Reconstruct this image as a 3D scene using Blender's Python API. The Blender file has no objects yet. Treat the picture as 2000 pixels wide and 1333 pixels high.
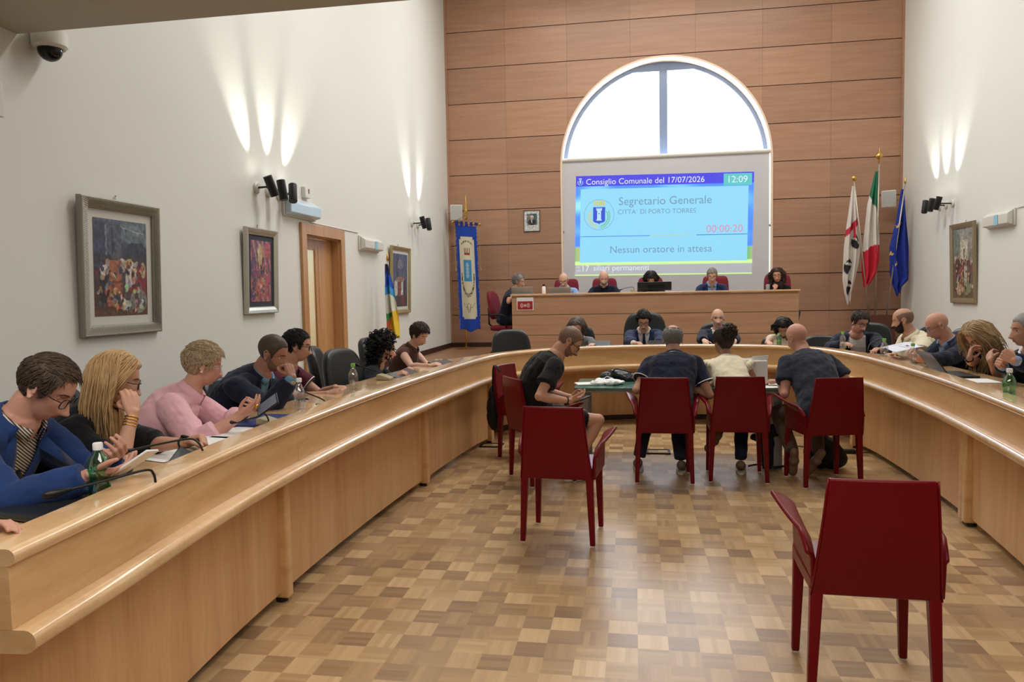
import bpy, bmesh, math, random
import numpy as np
from mathutils import Vector, Matrix, Quaternion, noise
from mathutils.bvhtree import BVHTree
R = math.radians
C = bpy.context.scene.collection
SC = bpy.context.scene
random.seed(7)

# ---------------------------------------------------------------- camera
F_PX = 1450.0
cam = bpy.data.cameras.new('camera'); cam.sensor_width = 36.0; cam.lens = 36.0 * F_PX / 2000.0
cam.clip_start = 0.05; cam.clip_end = 200
camo = bpy.data.objects.new('camera', cam); C.objects.link(camo)
YAW, PITCH, ROLL = 0.16527, 0.0641, -0.01832
fw = Vector((-math.sin(YAW)*math.cos(PITCH), math.cos(YAW)*math.cos(PITCH), -math.sin(PITCH)))
rt = Vector((math.cos(YAW), math.sin(YAW), 0)); up = rt.cross(fw)
r2 = rt*math.cos(ROLL) + up*math.sin(ROLL); u2 = -rt*math.sin(ROLL) + up*math.cos(ROLL)
camo.matrix_world = Matrix(((r2.x, u2.x, -fw.x, 0), (r2.y, u2.y, -fw.y, 0), (r2.z, u2.z, -fw.z, 1.5), (0, 0, 0, 1)))
SC.camera = camo
# ---------------------------------------------------------------- view, world, large lights
SC.view_settings.view_transform = 'Standard'; SC.view_settings.look = 'None'
SC.view_settings.gamma = 1; SC.view_settings.use_curve_mapping = False
SC.view_settings.exposure = 0.0
w = bpy.data.worlds.new('sky'); SC.world = w; w.use_nodes = True
bgn = w.node_tree.nodes['Background']; bgn.inputs[0].default_value = (0.86, 0.93, 1.0, 1); bgn.inputs[1].default_value = 3.2
XL, XR, YB, ZC = -3.6256, 4.7262, 14.4, 7.6      # side walls, back wall, hall ceiling
def area(name, loc, rot, sx, sy, watt, col, portal=False):
    l = bpy.data.lights.new(name, 'AREA'); l.shape = 'RECTANGLE'; l.size = sx; l.size_y = sy; l.energy = watt; l.color = col
    if portal: l.cycles.is_portal = True
    o = bpy.data.objects.new(name, l); o.location = loc; o.rotation_euler = rot; C.objects.link(o); return o
# diffuse ceiling lighting of the hall (high lamps out of the frame)
area('hall_ceiling_lamp', (0.55, 11.6, ZC-0.12), (0, 0, 0), 5.5, 1.4, 190, (1.0, 0.95, 0.88))
area('hall_ceiling_lamp', (0.3, 7.2, ZC-0.12), (0, 0, 0), 4.2, 0.55, 262, (1.0, 0.985, 0.94))
area('gallery_fill', (-0.2, 1.0, 3.02), (0, 0, 0), 4.5, 1.6, 92, (1.0, 0.97, 0.90))  # unseen fill added below the gallery to brighten near bench and lower walls
area('arch_window_daylight', (0.555, YB+0.62, 4.6), (R(-90), 0, 0), 3.9, 2.8, 250, (0.84, 0.92, 1.0))
area('window_portal', (0.555, YB+0.60, 3.4), (R(-90), 0, 0), 4.0, 5.2, 1, (1, 1, 1), True)

# ---------------------------------------------------------------- materials
M = {}
def mat(name, col, rough=0.5, metal=0.0, spec=0.5, emit=None, es=1.0, coat=0.0, alpha=None, trans=0.0, ior=1.45, sheen=0.0, bump=None, vary=None, sss=0.0):
    m = bpy.data.materials.new(name); m.use_nodes = True; nt = m.node_tree; b = nt.nodes['Principled BSDF']
    b.inputs['Base Color'].default_value = (*col, 1); b.inputs['Roughness'].default_value = rough; b.inputs['Metallic'].default_value = metal
    b.inputs['Specular IOR Level'].default_value = spec; b.inputs['Coat Weight'].default_value = coat; b.inputs['IOR'].default_value = ior
    b.inputs['Transmission Weight'].default_value = trans; b.inputs['Sheen Weight'].default_value = sheen
    if sss: b.inputs['Subsurface Weight'].default_value = sss; b.inputs['Subsurface Radius'].default_value = (0.012, 0.005, 0.003); b.inputs['Subsurface Scale'].default_value = 1.0
    if emit: b.inputs['Emission Color'].default_value = (*emit, 1); b.inputs['Emission Strength'].default_value = es
    if vary or bump:
        tc = nt.nodes.new('ShaderNodeTexCoord')
    if vary:      # (scale, amount): soft mottling of the surface's own colour
        n = nt.nodes.new('ShaderNodeTexNoise'); n.inputs['Scale'].default_value = vary[0]; n.inputs['Detail'].default_value = 4
        nt.links.new(tc.outputs['Object'], n.inputs['Vector'])
        mx = nt.nodes.new('ShaderNodeMix'); mx.data_type = 'RGBA'
        a = vary[1]
        mx.inputs[6].default_value = (*[max(0, c*(1-a)) for c in col], 1); mx.inputs[7].default_value = (*[min(1, c*(1+a)) for c in col], 1)
        nt.links.new(n.outputs['Fac'], mx.inputs[0]); nt.links.new(mx.outputs[2], b.inputs['Base Color'])
    if bump:      # (scale, strength, distance)
        n2 = nt.nodes.new('ShaderNodeTexNoise'); n2.inputs['Scale'].default_value = bump[0]; n2.inputs['Detail'].default_value = 5
        nt.links.new(tc.outputs['Object'], n2.inputs['Vector'])
        bp = nt.nodes.new('ShaderNodeBump'); bp.inputs['Strength'].default_value = bump[1]; bp.inputs['Distance'].default_value = bump[2]
        nt.links.new(n2.outputs['Fac'], bp.inputs['Height']); nt.links.new(bp.outputs['Normal'], b.inputs['Normal'])
    M[name] = m; return m
def srgb(r, g, b):
    f = lambda c: (c/255/12.92) if c <= 10 else ((c/255+0.055)/1.055)**2.4
    return (f(r), f(g), f(b))
def wood(name, c1, c2, stretch, scale=3.0, rough=0.35, coat=0.15, panel=None, coord='Object'):
    m = bpy.data.materials.new(name); m.use_nodes = True; nt = m.node_tree; N = nt.nodes.new; L = nt.links.new; b = nt.nodes['Principled BSDF']
    tc = N('ShaderNodeTexCoord'); mp = N('ShaderNodeMapping'); mp.inputs['Scale'].default_value = stretch
    L(tc.outputs[coord], mp.inputs['Vector'])
    n = N('ShaderNodeTexNoise'); n.inputs['Scale'].default_value = scale; n.inputs['Detail'].default_value = 6; n.inputs['Distortion'].default_value = 0.6
    L(mp.outputs[0], n.inputs['Vector'])
    n2 = N('ShaderNodeTexNoise'); n2.inputs['Scale'].default_value = scale*9; n2.inputs['Detail'].default_value = 3
    L(mp.outputs[0], n2.inputs['Vector'])
    mm = N('ShaderNodeMath'); mm.operation = 'MULTIPLY_ADD'; mm.inputs[1].default_value = 0.35; L(n2.outputs['Fac'], mm.inputs[0]); L(n.outputs['Fac'], mm.inputs[2])
    cr = N('ShaderNodeValToRGB'); cr.color_ramp.elements[0].position = 0.45; cr.color_ramp.elements[0].color = (*c1, 1)
    cr.color_ramp.elements[1].position = 0.85; cr.color_ramp.elements[1].color = (*c2, 1)
    L(mm.outputs[0], cr.inputs[0]); out = cr.outputs[0]
    if panel:
        sx = N('ShaderNodeSeparateXYZ'); L(tc.outputs[coord], sx.inputs[0]); cb = N('ShaderNodeCombineXYZ')
        for i, (ax, per, off) in enumerate(panel):
            a = N('ShaderNodeMath'); a.operation = 'SUBTRACT'; a.inputs[1].default_value = off; L(sx.outputs[ax], a.inputs[0])
            d = N('ShaderNodeMath'); d.operation = 'DIVIDE'; d.inputs[1].default_value = per; L(a.outputs[0], d.inputs[0])
            fl = N('ShaderNodeMath'); fl.operation = 'FLOOR'; L(d.outputs[0], fl.inputs[0]); L(fl.outputs[0], cb.inputs[i])
        wn = N('ShaderNodeTexWhiteNoise'); L(cb.outputs[0], wn.inputs['Vector'])
        hv = N('ShaderNodeHueSaturation'); L(out, hv.inputs['Color'])
        mr = N('ShaderNodeMapRange'); mr.inputs['To Min'].default_value = 0.90; mr.inputs['To Max'].default_value = 1.08; L(wn.outputs['Value'], mr.inputs[0]); L(mr.outputs[0], hv.inputs['Value'])
        out = hv.outputs[0]
    L(out, b.inputs['Base Color']); b.inputs['Roughness'].default_value = rough; b.inputs['Coat Weight'].default_value = coat; b.inputs['Coat Roughness'].default_value = 0.18 if coat < 0.6 else 0.06
    M[name] = m; return m
GROOVE0, GROOVE = 1.5 + (6.46792-1.4), 0.68567
wood('wall_wood', srgb(165, 124, 98), srgb(178, 137, 110), (0.6, 3, 9), 2.0, 0.42, 0.05, panel=[('X', 1.19, -3.63), ('Z', GROOVE, GROOVE0-10*GROOVE)])
wood('wood_v', srgb(200, 150, 100), srgb(222, 178, 128), (5, 5, 0.5), 1.4, 0.38, 0.15)
wood('wood_h', srgb(206, 160, 108), srgb(228, 188, 138), (1.2, 0.8, 5), 1.8, 0.33, 0.2)
wood('wood_top', srgb(208, 166, 116), srgb(230, 192, 146), (1.5, 1.5, 3), 2.2, 0.22, 0.8)
wood('wood_dais', srgb(178, 136, 104), srgb(194, 153, 120), (0.5, 3, 7), 2.0, 0.4, 0.05)
wood('door_wood', srgb(182, 132, 86), srgb(200, 150, 102), (6, 6, 0.6), 2.0, 0.35, 0.1)
mat('plaster', srgb(223, 223, 217), 0.9, bump=(60, 0.15, 0.002), vary=(1.2, 0.02))
mat('ceiling_white', srgb(215, 212, 205), 0.9)
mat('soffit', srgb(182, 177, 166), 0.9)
mat('groove', srgb(60, 36, 24), 0.8)
mat('baseboard', srgb(58, 36, 30), 0.5)
mat('platform_wood', srgb(150, 110, 80), 0.4, vary=(6, 0.1))
mat('reveal', srgb(236, 214, 190), 0.6)
mat('win_frame', srgb(132, 150, 182), 0.5)
mat('black', srgb(18, 18, 20), 0.45)
mat('black_gloss', srgb(14, 14, 16), 0.15)
mat('white_plastic', srgb(215, 213, 205), 0.45)
mat('grey_plastic', srgb(150, 152, 155), 0.5)
mat('chrome', srgb(190, 190, 190), 0.2, metal=1.0)
mat('brass', srgb(205, 165, 90), 0.3, metal=1.0)
mat('silver_frame', srgb(150, 146, 136), 0.45, metal=0.5, bump=(120, 0.6, 0.002))
mat('silver_light', srgb(188, 184, 170), 0.35, metal=0.6)
mat('gold_frame', srgb(176, 156, 110), 0.4, metal=0.5)
mat('bronze_frame', srgb(150, 134, 105), 0.45, metal=0.4)
mat('passepartout', srgb(205, 203, 195), 0.8)
mat('dark_mount', srgb(52, 56, 66), 0.7)
mat('red_leather', srgb(106, 0, 15), 0.34, spec=0.3, bump=(220, 0.12, 0.001), vary=(5, 0.05))
mat('black_leather', srgb(34, 36, 38), 0.36, spec=0.5, bump=(160, 0.25, 0.001))
mat('dark_red_fabric', srgb(120, 14, 34), 0.7)
mat('screen_cloth', srgb(205, 205, 210), 0.8)
mat('glass_green', srgb(120, 165, 150), 0.08, trans=0.55, ior=1.45)
mat('paper', srgb(236, 236, 234), 0.7)
mat('paper_blue', srgb(34, 50, 110), 0.5)
mat('white', srgb(240, 240, 240), 0.5)
mat('grey_metal', srgb(150, 152, 152), 0.4, metal=0.6)
mat('lamp_glow', (1, 1, 1), 0.5, emit=(1.0, 0.97, 0.86), es=18.0)
# parquet
def parquet():
    m = bpy.data.materials.new('parquet'); m.use_nodes = True; nt = m.node_tree; N = nt.nodes.new; L = nt.links.new; b = nt.nodes['Principled BSDF']
    def math_(op, a, v=None, v2=None):
        n = N('ShaderNodeMath'); n.operation = op
        for i, q in enumerate((a, v, v2)):
            if q is None: continue
            if hasattr(q, 'is_output') or hasattr(q, 'links'): L(q, n.inputs[i])
            else: n.inputs[i].default_value = q
        return n.outputs[0]
    tc = N('ShaderNodeTexCoord'); sp = N('ShaderNodeSeparateXYZ'); L(tc.outputs['Object'], sp.inputs[0])
    x = math_('DIVIDE', sp.outputs[0], 0.128); y = math_('DIVIDE', sp.outputs[1], 0.128)
    fx = math_('FLOOR', x); fy = math_('FLOOR', y)
    par = math_('FLOORED_MODULO', math_('ADD', fx, fy), 2.0)
    slx = math_('FLOOR', math_('MULTIPLY', math_('FRACT', x), 5.0)); sly = math_('FLOOR', math_('MULTIPLY', math_('FRACT', y), 5.0))
    sl = N('ShaderNodeMix'); sl.data_type = 'FLOAT'; L(par, sl.inputs[0]); L(slx, sl.inputs[2]); L(sly, sl.inputs[3])
    cb = N('ShaderNodeCombineXYZ'); L(fx, cb.inputs[0]); L(fy, cb.inputs[1]); wn = N('ShaderNodeTexWhiteNoise'); L(cb.outputs[0], wn.inputs['Vector'])
    cb2 = N('ShaderNodeCombineXYZ'); L(fx, cb2.inputs[0]); L(fy, cb2.inputs[1]); L(sl.outputs[0], cb2.inputs[2]); wn2 = N('ShaderNodeTexWhiteNoise'); L(cb2.outputs[0], wn2.inputs['Vector'])
    # grain along the slat direction
    mpa = N('ShaderNodeMapping'); mpa.inputs['Scale'].default_value = (60, 6, 1); L(tc.outputs['Object'], mpa.inputs[0])
    mpb = N('ShaderNodeMapping'); mpb.inputs['Scale'].default_value = (6, 60, 1); L(tc.outputs['Object'], mpb.inputs[0])
    mv = N('ShaderNodeMix'); mv.data_type = 'VECTOR'; L(par, mv.inputs[0]); L(mpa.outputs[0], mv.inputs[4]); L(mpb.outputs[0], mv.inputs[5])
    gn = N('ShaderNodeTexNoise'); gn.inputs['Scale'].default_value = 1.2; gn.inputs['Detail'].default_value = 4; L(mv.outputs[1], gn.inputs['Vector'])
    t = math_('ADD', math_('MULTIPLY', wn.outputs['Value'], 0.5), math_('MULTIPLY', wn2.outputs['Value'], 0.22))
    t = math_('ADD', t, math_('MULTIPLY', gn.outputs['Fac'], 0.25)); t = math_('ADD', t, math_('MULTIPLY', par, -0.22)); t = math_('ADD', t, 0.12)
    cr = N('ShaderNodeValToRGB'); e = cr.color_ramp.elements
    e[0].position = 0.1; e[0].color = (*srgb(136, 106, 76), 1); e[1].position = 0.95; e[1].color = (*srgb(204, 172, 128), 1)
    k = cr.color_ramp.elements.new(0.5); k.color = (*srgb(170, 137, 96), 1)
    L(t, cr.inputs[0]); L(cr.outputs[0], b.inputs['Base Color'])
    b.inputs['Roughness'].default_value = 0.38; b.inputs['Coat Weight'].default_value = 0.26; b.inputs['Coat Roughness'].default_value = 0.27
    big = N('ShaderNodeTexNoise'); big.inputs['Scale'].default_value = 9; L(tc.outputs['Object'], big.inputs['Vector'])
    h = math_('ADD', math_('MULTIPLY', wn.outputs['Value'], 0.6), math_('MULTIPLY', big.outputs['Fac'], 0.8))
    bp = N('ShaderNodeBump'); bp.inputs['Strength'].default_value = 0.25; bp.inputs['Distance'].default_value = 0.002; L(h, bp.inputs['Height']); L(bp.outputs[0], b.inputs['Normal'])
    M['parquet'] = m
parquet()
def colmat(name, rough=0.6, emit=0.0):
    m = bpy.data.materials.new(name); m.use_nodes = True; nt = m.node_tree; b = nt.nodes['Principled BSDF']
    a = nt.nodes.new('ShaderNodeAttribute'); a.attribute_name = 'Col'
    nt.links.new(a.outputs['Color'], b.inputs['Base Color']); b.inputs['Roughness'].default_value = rough
    if emit:
        b.inputs['Base Color'].default_value = (0, 0, 0, 1); nt.links.new(a.outputs['Color'], b.inputs['Emission Color']); b.inputs['Emission Strength'].default_value = emit
    M[name] = m; return m
colmat('painted', 0.45); colmat('cloth_print', 0.85); colmat('hair_tint', 0.5)
def emis(name, col, s=1.0):
    m = bpy.data.materials.new(name); m.use_nodes = True; nt = m.node_tree; b = nt.nodes['Principled BSDF']
    b.inputs['Base Color'].default_value = (0.02, 0.02, 0.02, 1); b.inputs['Roughness'].default_value = 0.8; b.inputs['Emission Color'].default_value = (*col, 1); b.inputs['Emission Strength'].default_value = s
    M[name] = m; return m
def thin_glass(name, col=(1, 1, 1), a=0.12):
    m = bpy.data.materials.new(name); m.use_nodes = True; nt = m.node_tree; nt.nodes.remove(nt.nodes['Principled BSDF'])
    t = nt.nodes.new('ShaderNodeBsdfTransparent'); t.inputs[0].default_value = (*col, 1); g = nt.nodes.new('ShaderNodeBsdfGlossy'); g.inputs['Roughness'].default_value = 0.05
    mx = nt.nodes.new('ShaderNodeMixShader'); mx.inputs[0].default_value = a
    nt.links.new(t.outputs[0], mx.inputs[1]); nt.links.new(g.outputs[0], mx.inputs[2]); nt.links.new(mx.outputs[0], nt.nodes['Material Output'].inputs[0]); M[name] = m
thin_glass('pane', (1, 1, 1), 0.04); thin_glass('bottle_clear', (0.90, 0.94, 0.97), 0.22); thin_glass('bottle_green', (0.25, 0.78, 0.42), 0.22); thin_glass('lens', (0.86, 0.88, 0.9), 0.14)
thin_glass('water', (0.88, 0.95, 0.95), 0.1)

# ---------------------------------------------------------------- mesh helpers
class MB:
    def __init__(s): s.v = []; s.f = []; s.m = []; s.cm = 0
    def add(s, vs, fs, m=None):
        o = len(s.v); s.v += [tuple(v) for v in vs]; s.f += [tuple(i+o for i in f) for f in fs]; s.m += [s.cm if m is None else m]*len(fs)
    def box(s, a, b, m=None, mw=None):
        x0, y0, z0 = a; x1, y1, z1 = b
        vs = [Vector(p) for p in ((x0,y0,z0),(x1,y0,z0),(x1,y1,z0),(x0,y1,z0),(x0,y0,z1),(x1,y0,z1),(x1,y1,z1),(x0,y1,z1))]
        if mw: vs = [mw @ v for v in vs]
        s.add(vs, [(0,3,2,1),(4,5,6,7),(0,1,5,4),(1,2,6,5),(2,3,7,6),(3,0,4,7)], m)
    def tube(s, pts, r, n=10, m=None, cap=True, flat=1.0):
        pts = [Vector(p) for p in pts]; rs = r if hasattr(r, '__len__') else [r]*len(pts); rings = []
        u = None
        for i, p in enumerate(pts):
            d = (pts[min(i+1, len(pts)-1)] - pts[max(i-1, 0)]).normalized()
            if u is None: u = d.orthogonal().normalized()
            u = (u - d*u.dot(d)); u = u.normalized() if u.length > 1e-6 else d.orthogonal().normalized()
            w_ = d.cross(u); rings.append([p + (u*math.cos(2*math.pi*k/n) + w_*math.sin(2*math.pi*k/n)*flat)*rs[i] for k in range(n)])
        s.rings(rings, cap, m)
    def rings(s, rings, cap=True, m=None, closed=True):
        n = len(rings[0]); vs = [v for rg in rings for v in rg]; fs = []
        for i in range(len(rings)-1):
            for k in range(n if closed else n-1):
                a = i*n+k; b = i*n+(k+1) % n; fs.append((a, b, b+n, a+n))
        if cap: fs.append(tuple(range(n-1, -1, -1))); fs.append(tuple((len(rings)-1)*n+k for k in range(n)))
        s.add(vs, fs, m)
    def lathe(s, prof, c, n=20, m=None, axis=None):
        c = Vector(c); q = Vector((0, 0, 1)).rotation_difference(Vector(axis).normalized()) if axis else None
        rings = []
        for r, z in prof:
            rg = []
            for k in range(n):
                v = Vector((r*math.cos(2*math.pi*k/n), r*math.sin(2*math.pi*k/n), z))
                if q: v = q @ v
                rg.append(c+v)
            rings.append(rg)
        s.rings(rings, True, m)
    def ell(s, c, rad, n=16, k=10, m=None, rot=None):
        c = Vector(c); rings = []
        for i in range(k+1):
            t = math.pi*i/k; t = min(max(t, 0.02), math.pi-0.02)
            rg = []
            for j in range(n):
                p = 2*math.pi*j/n; v = Vector((rad[0]*math.sin(t)*math.cos(p), rad[1]*math.sin(t)*math.sin(p), -rad[2]*math.cos(t)))
                if rot: v = rot @ v
                rg.append(c+v)
            rings.append(rg)
        s.rings(rings, True, m)
    def prism(s, poly, y0, y1, axis='y', m=None, mw=None):
        def P(a, b, t):
            v = {'y': Vector((a, t, b)), 'x': Vector((t, a, b)), 'z': Vector((a, b, t))}[axis]
            return mw @ v if mw else v
        n = len(poly); vs = [P(a, b, y0) for a, b in poly] + [P(a, b, y1) for a, b in poly]
        s.add(vs, [tuple(range(n)), tuple(range(2*n-1, n-1, -1))] + [(i, i+n, (i+1) % n+n, (i+1) % n) for i in range(n)], m)
    def build(s, name, mats, parent=None, smooth=False, bevel=0, mw=None, bseg=2, angle=None):
        me = bpy.data.meshes.new(name); me.from_pydata(s.v, [], s.f); me.validate(); me.update()
        for mm in (mats if isinstance(mats, (list, tuple)) else [mats]): me.materials.append(M[mm] if isinstance(mm, str) else mm)
        if len(me.polygons) == len(s.m): me.polygons.foreach_set('material_index', s.m)
        bm = bmesh.new(); bm.from_mesh(me); bmesh.ops.recalc_face_normals(bm, faces=bm.faces); bm.to_mesh(me); bm.free()
        o = bpy.data.objects.new(name, me); C.objects.link(o)
        if parent: o.parent = parent
        if mw: o.matrix_local = mw
        if smooth:
            me.polygons.foreach_set('use_smooth', [True]*len(me.polygons))
            if angle: me.set_sharp_from_angle(angle=R(angle))
        if bevel:
            b = o.modifiers.new('bevel', 'BEVEL'); b.width = bevel; b.segments = bseg; b.limit_method = 'ANGLE'; b.angle_limit = R(40)
            me.polygons.foreach_set('use_smooth', [True]*len(me.polygons)); me.set_sharp_from_angle(angle=R(40))
            b.harden_normals = False
        return o
def tag(o, label=None, cat=None, group=None, kind=None):
    for k, v in (('label', label), ('category', cat), ('group', group), ('kind', kind)):
        if v: o[k] = v
    return o
def thing(name, label, cat, loc=(0, 0, 0), rz=0, group=None):
    o = bpy.data.objects.new(name, None); C.objects.link(o); o.location = loc; o.rotation_euler = (0, 0, rz); o.empty_display_size = 0.1
    return tag(o, label, cat, group)
def dup(root, loc=None, rz=None, label=None, group=None):
    r = root.copy(); C.objects.link(r)
    if loc is not None: r.location = loc
    if rz is not None: r.rotation_euler = (0, 0, rz)
    if label: r['label'] = label
    if group: r['group'] = group
    for ch in list(root.children):
        c = ch.copy(); C.objects.link(c); c.parent = r
        for g in ch.children:
            d = g.copy(); C.objects.link(d); d.parent = c
    return r
def text_mesh(s, size=1.0):
    cu = bpy.data.curves.new('t', 'FONT'); cu.body = s; cu.size = size; cu.resolution_u = 3; cu.fill_mode = 'FRONT'
    o = bpy.data.objects.new('t', cu); C.objects.link(o); dg = bpy.context.evaluated_depsgraph_get(); me = bpy.data.meshes.new_from_object(o.evaluated_get(dg))
    vs = np.array([v.co[:] for v in me.vertices]); fs = [tuple(p.vertices) for p in me.polygons]
    bpy.data.objects.remove(o); bpy.data.curves.remove(cu); bpy.data.meshes.remove(me); return vs, fs
def colgrid(name, P, nu, nv, colf, matn, parent=None, thick=0.0, smooth=True):
    """a printed sheet: P(u,v) gives the place, colf(u,v) the printed colour of each little cell"""
    vs = [P(i/nu, j/nv) for j in range(nv+1) for i in range(nu+1)]
    fs = [(j*(nu+1)+i, j*(nu+1)+i+1, (j+1)*(nu+1)+i+1, (j+1)*(nu+1)+i) for j in range(nv) for i in range(nu)]
    me = bpy.data.meshes.new(name); me.from_pydata([tuple(v) for v in vs], [], fs); me.materials.append(M[matn])
    at = me.color_attributes.new('Col', 'FLOAT_COLOR', 'POINT'); cols = []
    for j in range(nv+1):
        for i in range(nu+1):
            cols += [*colf(i/nu, j/nv), 1.0]
    at.data.foreach_set('color', cols)
    if smooth: me.polygons.foreach_set('use_smooth', [True]*len(me.polygons))
    o = bpy.data.objects.new(name, me); C.objects.link(o)
    if parent: o.parent = parent
    if thick:
        sd = o.modifiers.new('thick', 'SOLIDIFY'); sd.thickness = thick; sd.offset = 0
    return o
# ================================================================ ROOM
def struct(mb, name, mats, **k): return tag(mb.build(name, mats, **k), kind='structure')
mb = MB(); mb.box((XL, -3.2, -0.1), (XR, YB, 0)); struct(mb, 'floor', 'parquet')
mb = MB(); mb.box((XL, -3.3, ZC), (XR, YB+0.3, ZC+0.1)); struct(mb, 'ceiling', 'ceiling_white')
# left wall with a doorway (frame outer y 7.70..8.93, top 2.31)
DY0, DY1, DZ = 7.82, 8.80, 2.20
mb = MB(); mb.box((XL-0.3, -3.3, -0.1), (XL, DY0, ZC)); mb.box((XL-0.3, DY1, -0.1), (XL, YB+0.3, ZC)); mb.box((XL-0.3, DY0, DZ), (XL, DY1, ZC))
struct(mb, 'wall_left', 'plaster')
mb = MB(); mb.box((XR, -3.3, -0.1), (XR+0.2, YB+0.3, ZC)); struct(mb, 'wall_right', 'plaster')
mb = MB(); mb.box((XL-0.3, -3.5, -0.1), (XR+0.2, -3.2, ZC)); struct(mb, 'wall_front', 'plaster')
mb = MB(); mb.box((XL, -3.2, 3.10), (XR, 4.0, 3.5)); struct(mb, 'ceiling_gallery', 'soffit')
# back wall: panels with grooves around an arched niche
AX, AR, AZ = 0.555, 1.955, 3.915
def arch(r, z0, n=40): return [(AX-r, z0)] + [(AX-r*math.cos(math.pi*i/n), AZ+r*math.sin(math.pi*i/n)) for i in range(n+1)] + [(AX+r, z0)]
def boolean_cut(o, poly, y0, y1):
    cb = MB(); cb.prism(poly, y0, y1); c = cb.build('cutter', 'black')
    md = o.modifiers.new('cut', 'BOOLEAN'); md.object = c; md.operation = 'DIFFERENCE'; md.solver = 'EXACT'
    dg = bpy.context.evaluated_depsgraph_get(); me = bpy.data.meshes.new_from_object(o.evaluated_get(dg)); o.modifiers.clear(); o.data = me
    bpy.data.objects.remove(c)
mb = MB()
for k in range(-1, 10):
    zt = GROOVE0 - k*GROOVE + (0.0 if k >= 0 else 0.45); zb = GROOVE0 - (k+1)*GROOVE
    if k == -1: zt, zb = ZC, GROOVE0
    if zb < -0.2: continue
    for c in range(8):
        x0 = max(XL, -3.63+c*1.19 - (1.19 if False else 0)); x1 = min(XR, -3.63+(c+1)*1.19)
        if x1 > x0+0.01: mb.box((x0+0.0012, YB, max(zb+0.007, -0.1)), (x1-0.0012, YB+0.03, zt-0.007))
mb.box((XL-0.3, YB+0.032, -0.1), (XR+0.2, YB+0.42, ZC+0.05), 1)
bw = mb.build('wall_back', ['wall_wood', 'groove']); tag(bw, kind='structure')
boolean_cut(bw, arch(AR, 0.9), YB-0.1, YB+0.6)
# reveal lining of the niche
mb = MB(); po, pi_ = arch(AR, 0.9), arch(AR-0.035, 0.9)
for i in range(len(po)-1):
    a, b, c_, d = po[i], po[i+1], pi_[i+1], pi_[i]
    mb.add([(a[0], YB-0.015, a[1]), (b[0], YB-0.015, b[1]), (c_[0], YB-0.015, c_[1]), (d[0], YB-0.015, d[1]), (a[0], YB+0.42, a[1]), (b[0], YB+0.42, b[1]), (c_[0], YB+0.42, c_[1]), (d[0], YB+0.42, d[1])],
           [(0, 1, 2, 3), (7, 6, 5, 4), (3, 2, 6, 7), (0, 4, 5, 1)])
struct(mb, 'trim_1', 'reveal')
# arched window in the niche
wn = thing('window_1', None, None); tag(wn, kind='structure')
mb = MB(); ri, fy = AR-0.035, YB+0.30
po, pi_ = arch(ri, 0.9), arch(ri-0.075, 0.9)
for i in range(len(po)-1):
    a, b, c_, d = po[i], po[i+1], pi_[i+1], pi_[i]
    mb.add([(p[0], y, p[1]) for y in (fy, fy+0.06) for p in (a, b, c_, d)], [(0, 1, 2, 3), (7, 6, 5, 4), (3, 2, 6, 7), (0, 4, 5, 1)])
mb.box((AX-0.075, fy-0.01, 0.9), (AX+0.075, fy+0.06, AZ+ri-0.03)); mb.box((AX-ri, fy-0.005, 3.98), (AX+ri, fy+0.06, 4.10)); mb.box((AX-ri, fy, 0.9), (AX+ri, fy+0.06, 1.0))
mb.prism([(AX-ri*math.cos(a), AZ+ri*math.sin(a)) for a in np.linspace(R(66), R(114), 9)], fy-0.012, fy-0.002)
mb.build('window_frame', 'win_frame', wn)
mb = MB(); mb.prism(arch(ri-0.06, 0.95), fy+0.025, fy+0.031); mb.build('pane', 'pane', wn)
# bright hazy daylight outside comes from the sky; a pale terrace wall far outside
# platform of the dais
PZ = 0.45
mb = MB(); mb.box((XL+0.002, 11.0, 0), (XR-0.002, YB-0.002, PZ)); mb.box((XL+0.002, 10.7, 0), (XR-0.002, 10.998, PZ-0.15)); mb.box((XL+0.002, 10.4, 0), (XR-0.002, 10.698, PZ-0.30))
struct(mb, 'floor_dais', 'platform_wood')
for nm, a, b in (('baseboard_left', (XL, 10.4, PZ), (XL+0.015, YB, PZ+0.09)), ('baseboard_back', (XL+0.016, YB-0.015, PZ), (XR-0.02, YB-0.0, PZ+0.09)), ('baseboard_left', (XL, 8.95, 0), (XL+0.015, 10.39, 0.09)), ('baseboard_right', (XR-0.015, 11, PZ), (XR, YB-.02, PZ+0.09))):
    mb = MB(); mb.box(a, b); struct(mb, nm, 'baseboard')
mb = MB(); mb.box((XL+0.0, YB-0.03, PZ+.09), (XL+0.04, YB+0.0, ZC)); mb.box((XR-0.04, YB-0.03, PZ+.09), (XR, YB, ZC)); struct(mb, 'trim_2', 'wall_wood')
# door with glazed panel, half open
d = thing('door_1', None, None); tag(d, kind='structure')
mb = MB()
for a, b in (((XL+0.001, DY0-0.12, 0), (XL+0.035, DY0+0.001, DZ+0.12)), ((XL+0.001, DY1-0.001, 0), (XL+0.035, DY1+0.12, DZ+0.12)), ((XL+0.001, DY0+0.0015, DZ-0.001), (XL+0.035, DY1-0.0015, DZ+0.12)), ((XL-0.28, DY0+0.002, 0), (XL, DY0+0.012, DZ-0.013)), ((XL-0.28, DY1-0.012, 0), (XL, DY1-0.002, DZ-0.013)), ((XL-0.28, DY0+0.002, DZ-0.012), (XL, DY1-0.002, DZ-0.002))): mb.box(a, b)
mb.build('door_frame', 'door_wood', d, bevel=0.002)
mw = Matrix.Translation((XL-0.115, DY0+0.015, 0.01)) @ Matrix.Rotation(R(90), 4, 'Z')   # closed leaf at the corridor side of the thick wall
mb = MB(); W_ = 0.95
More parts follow.
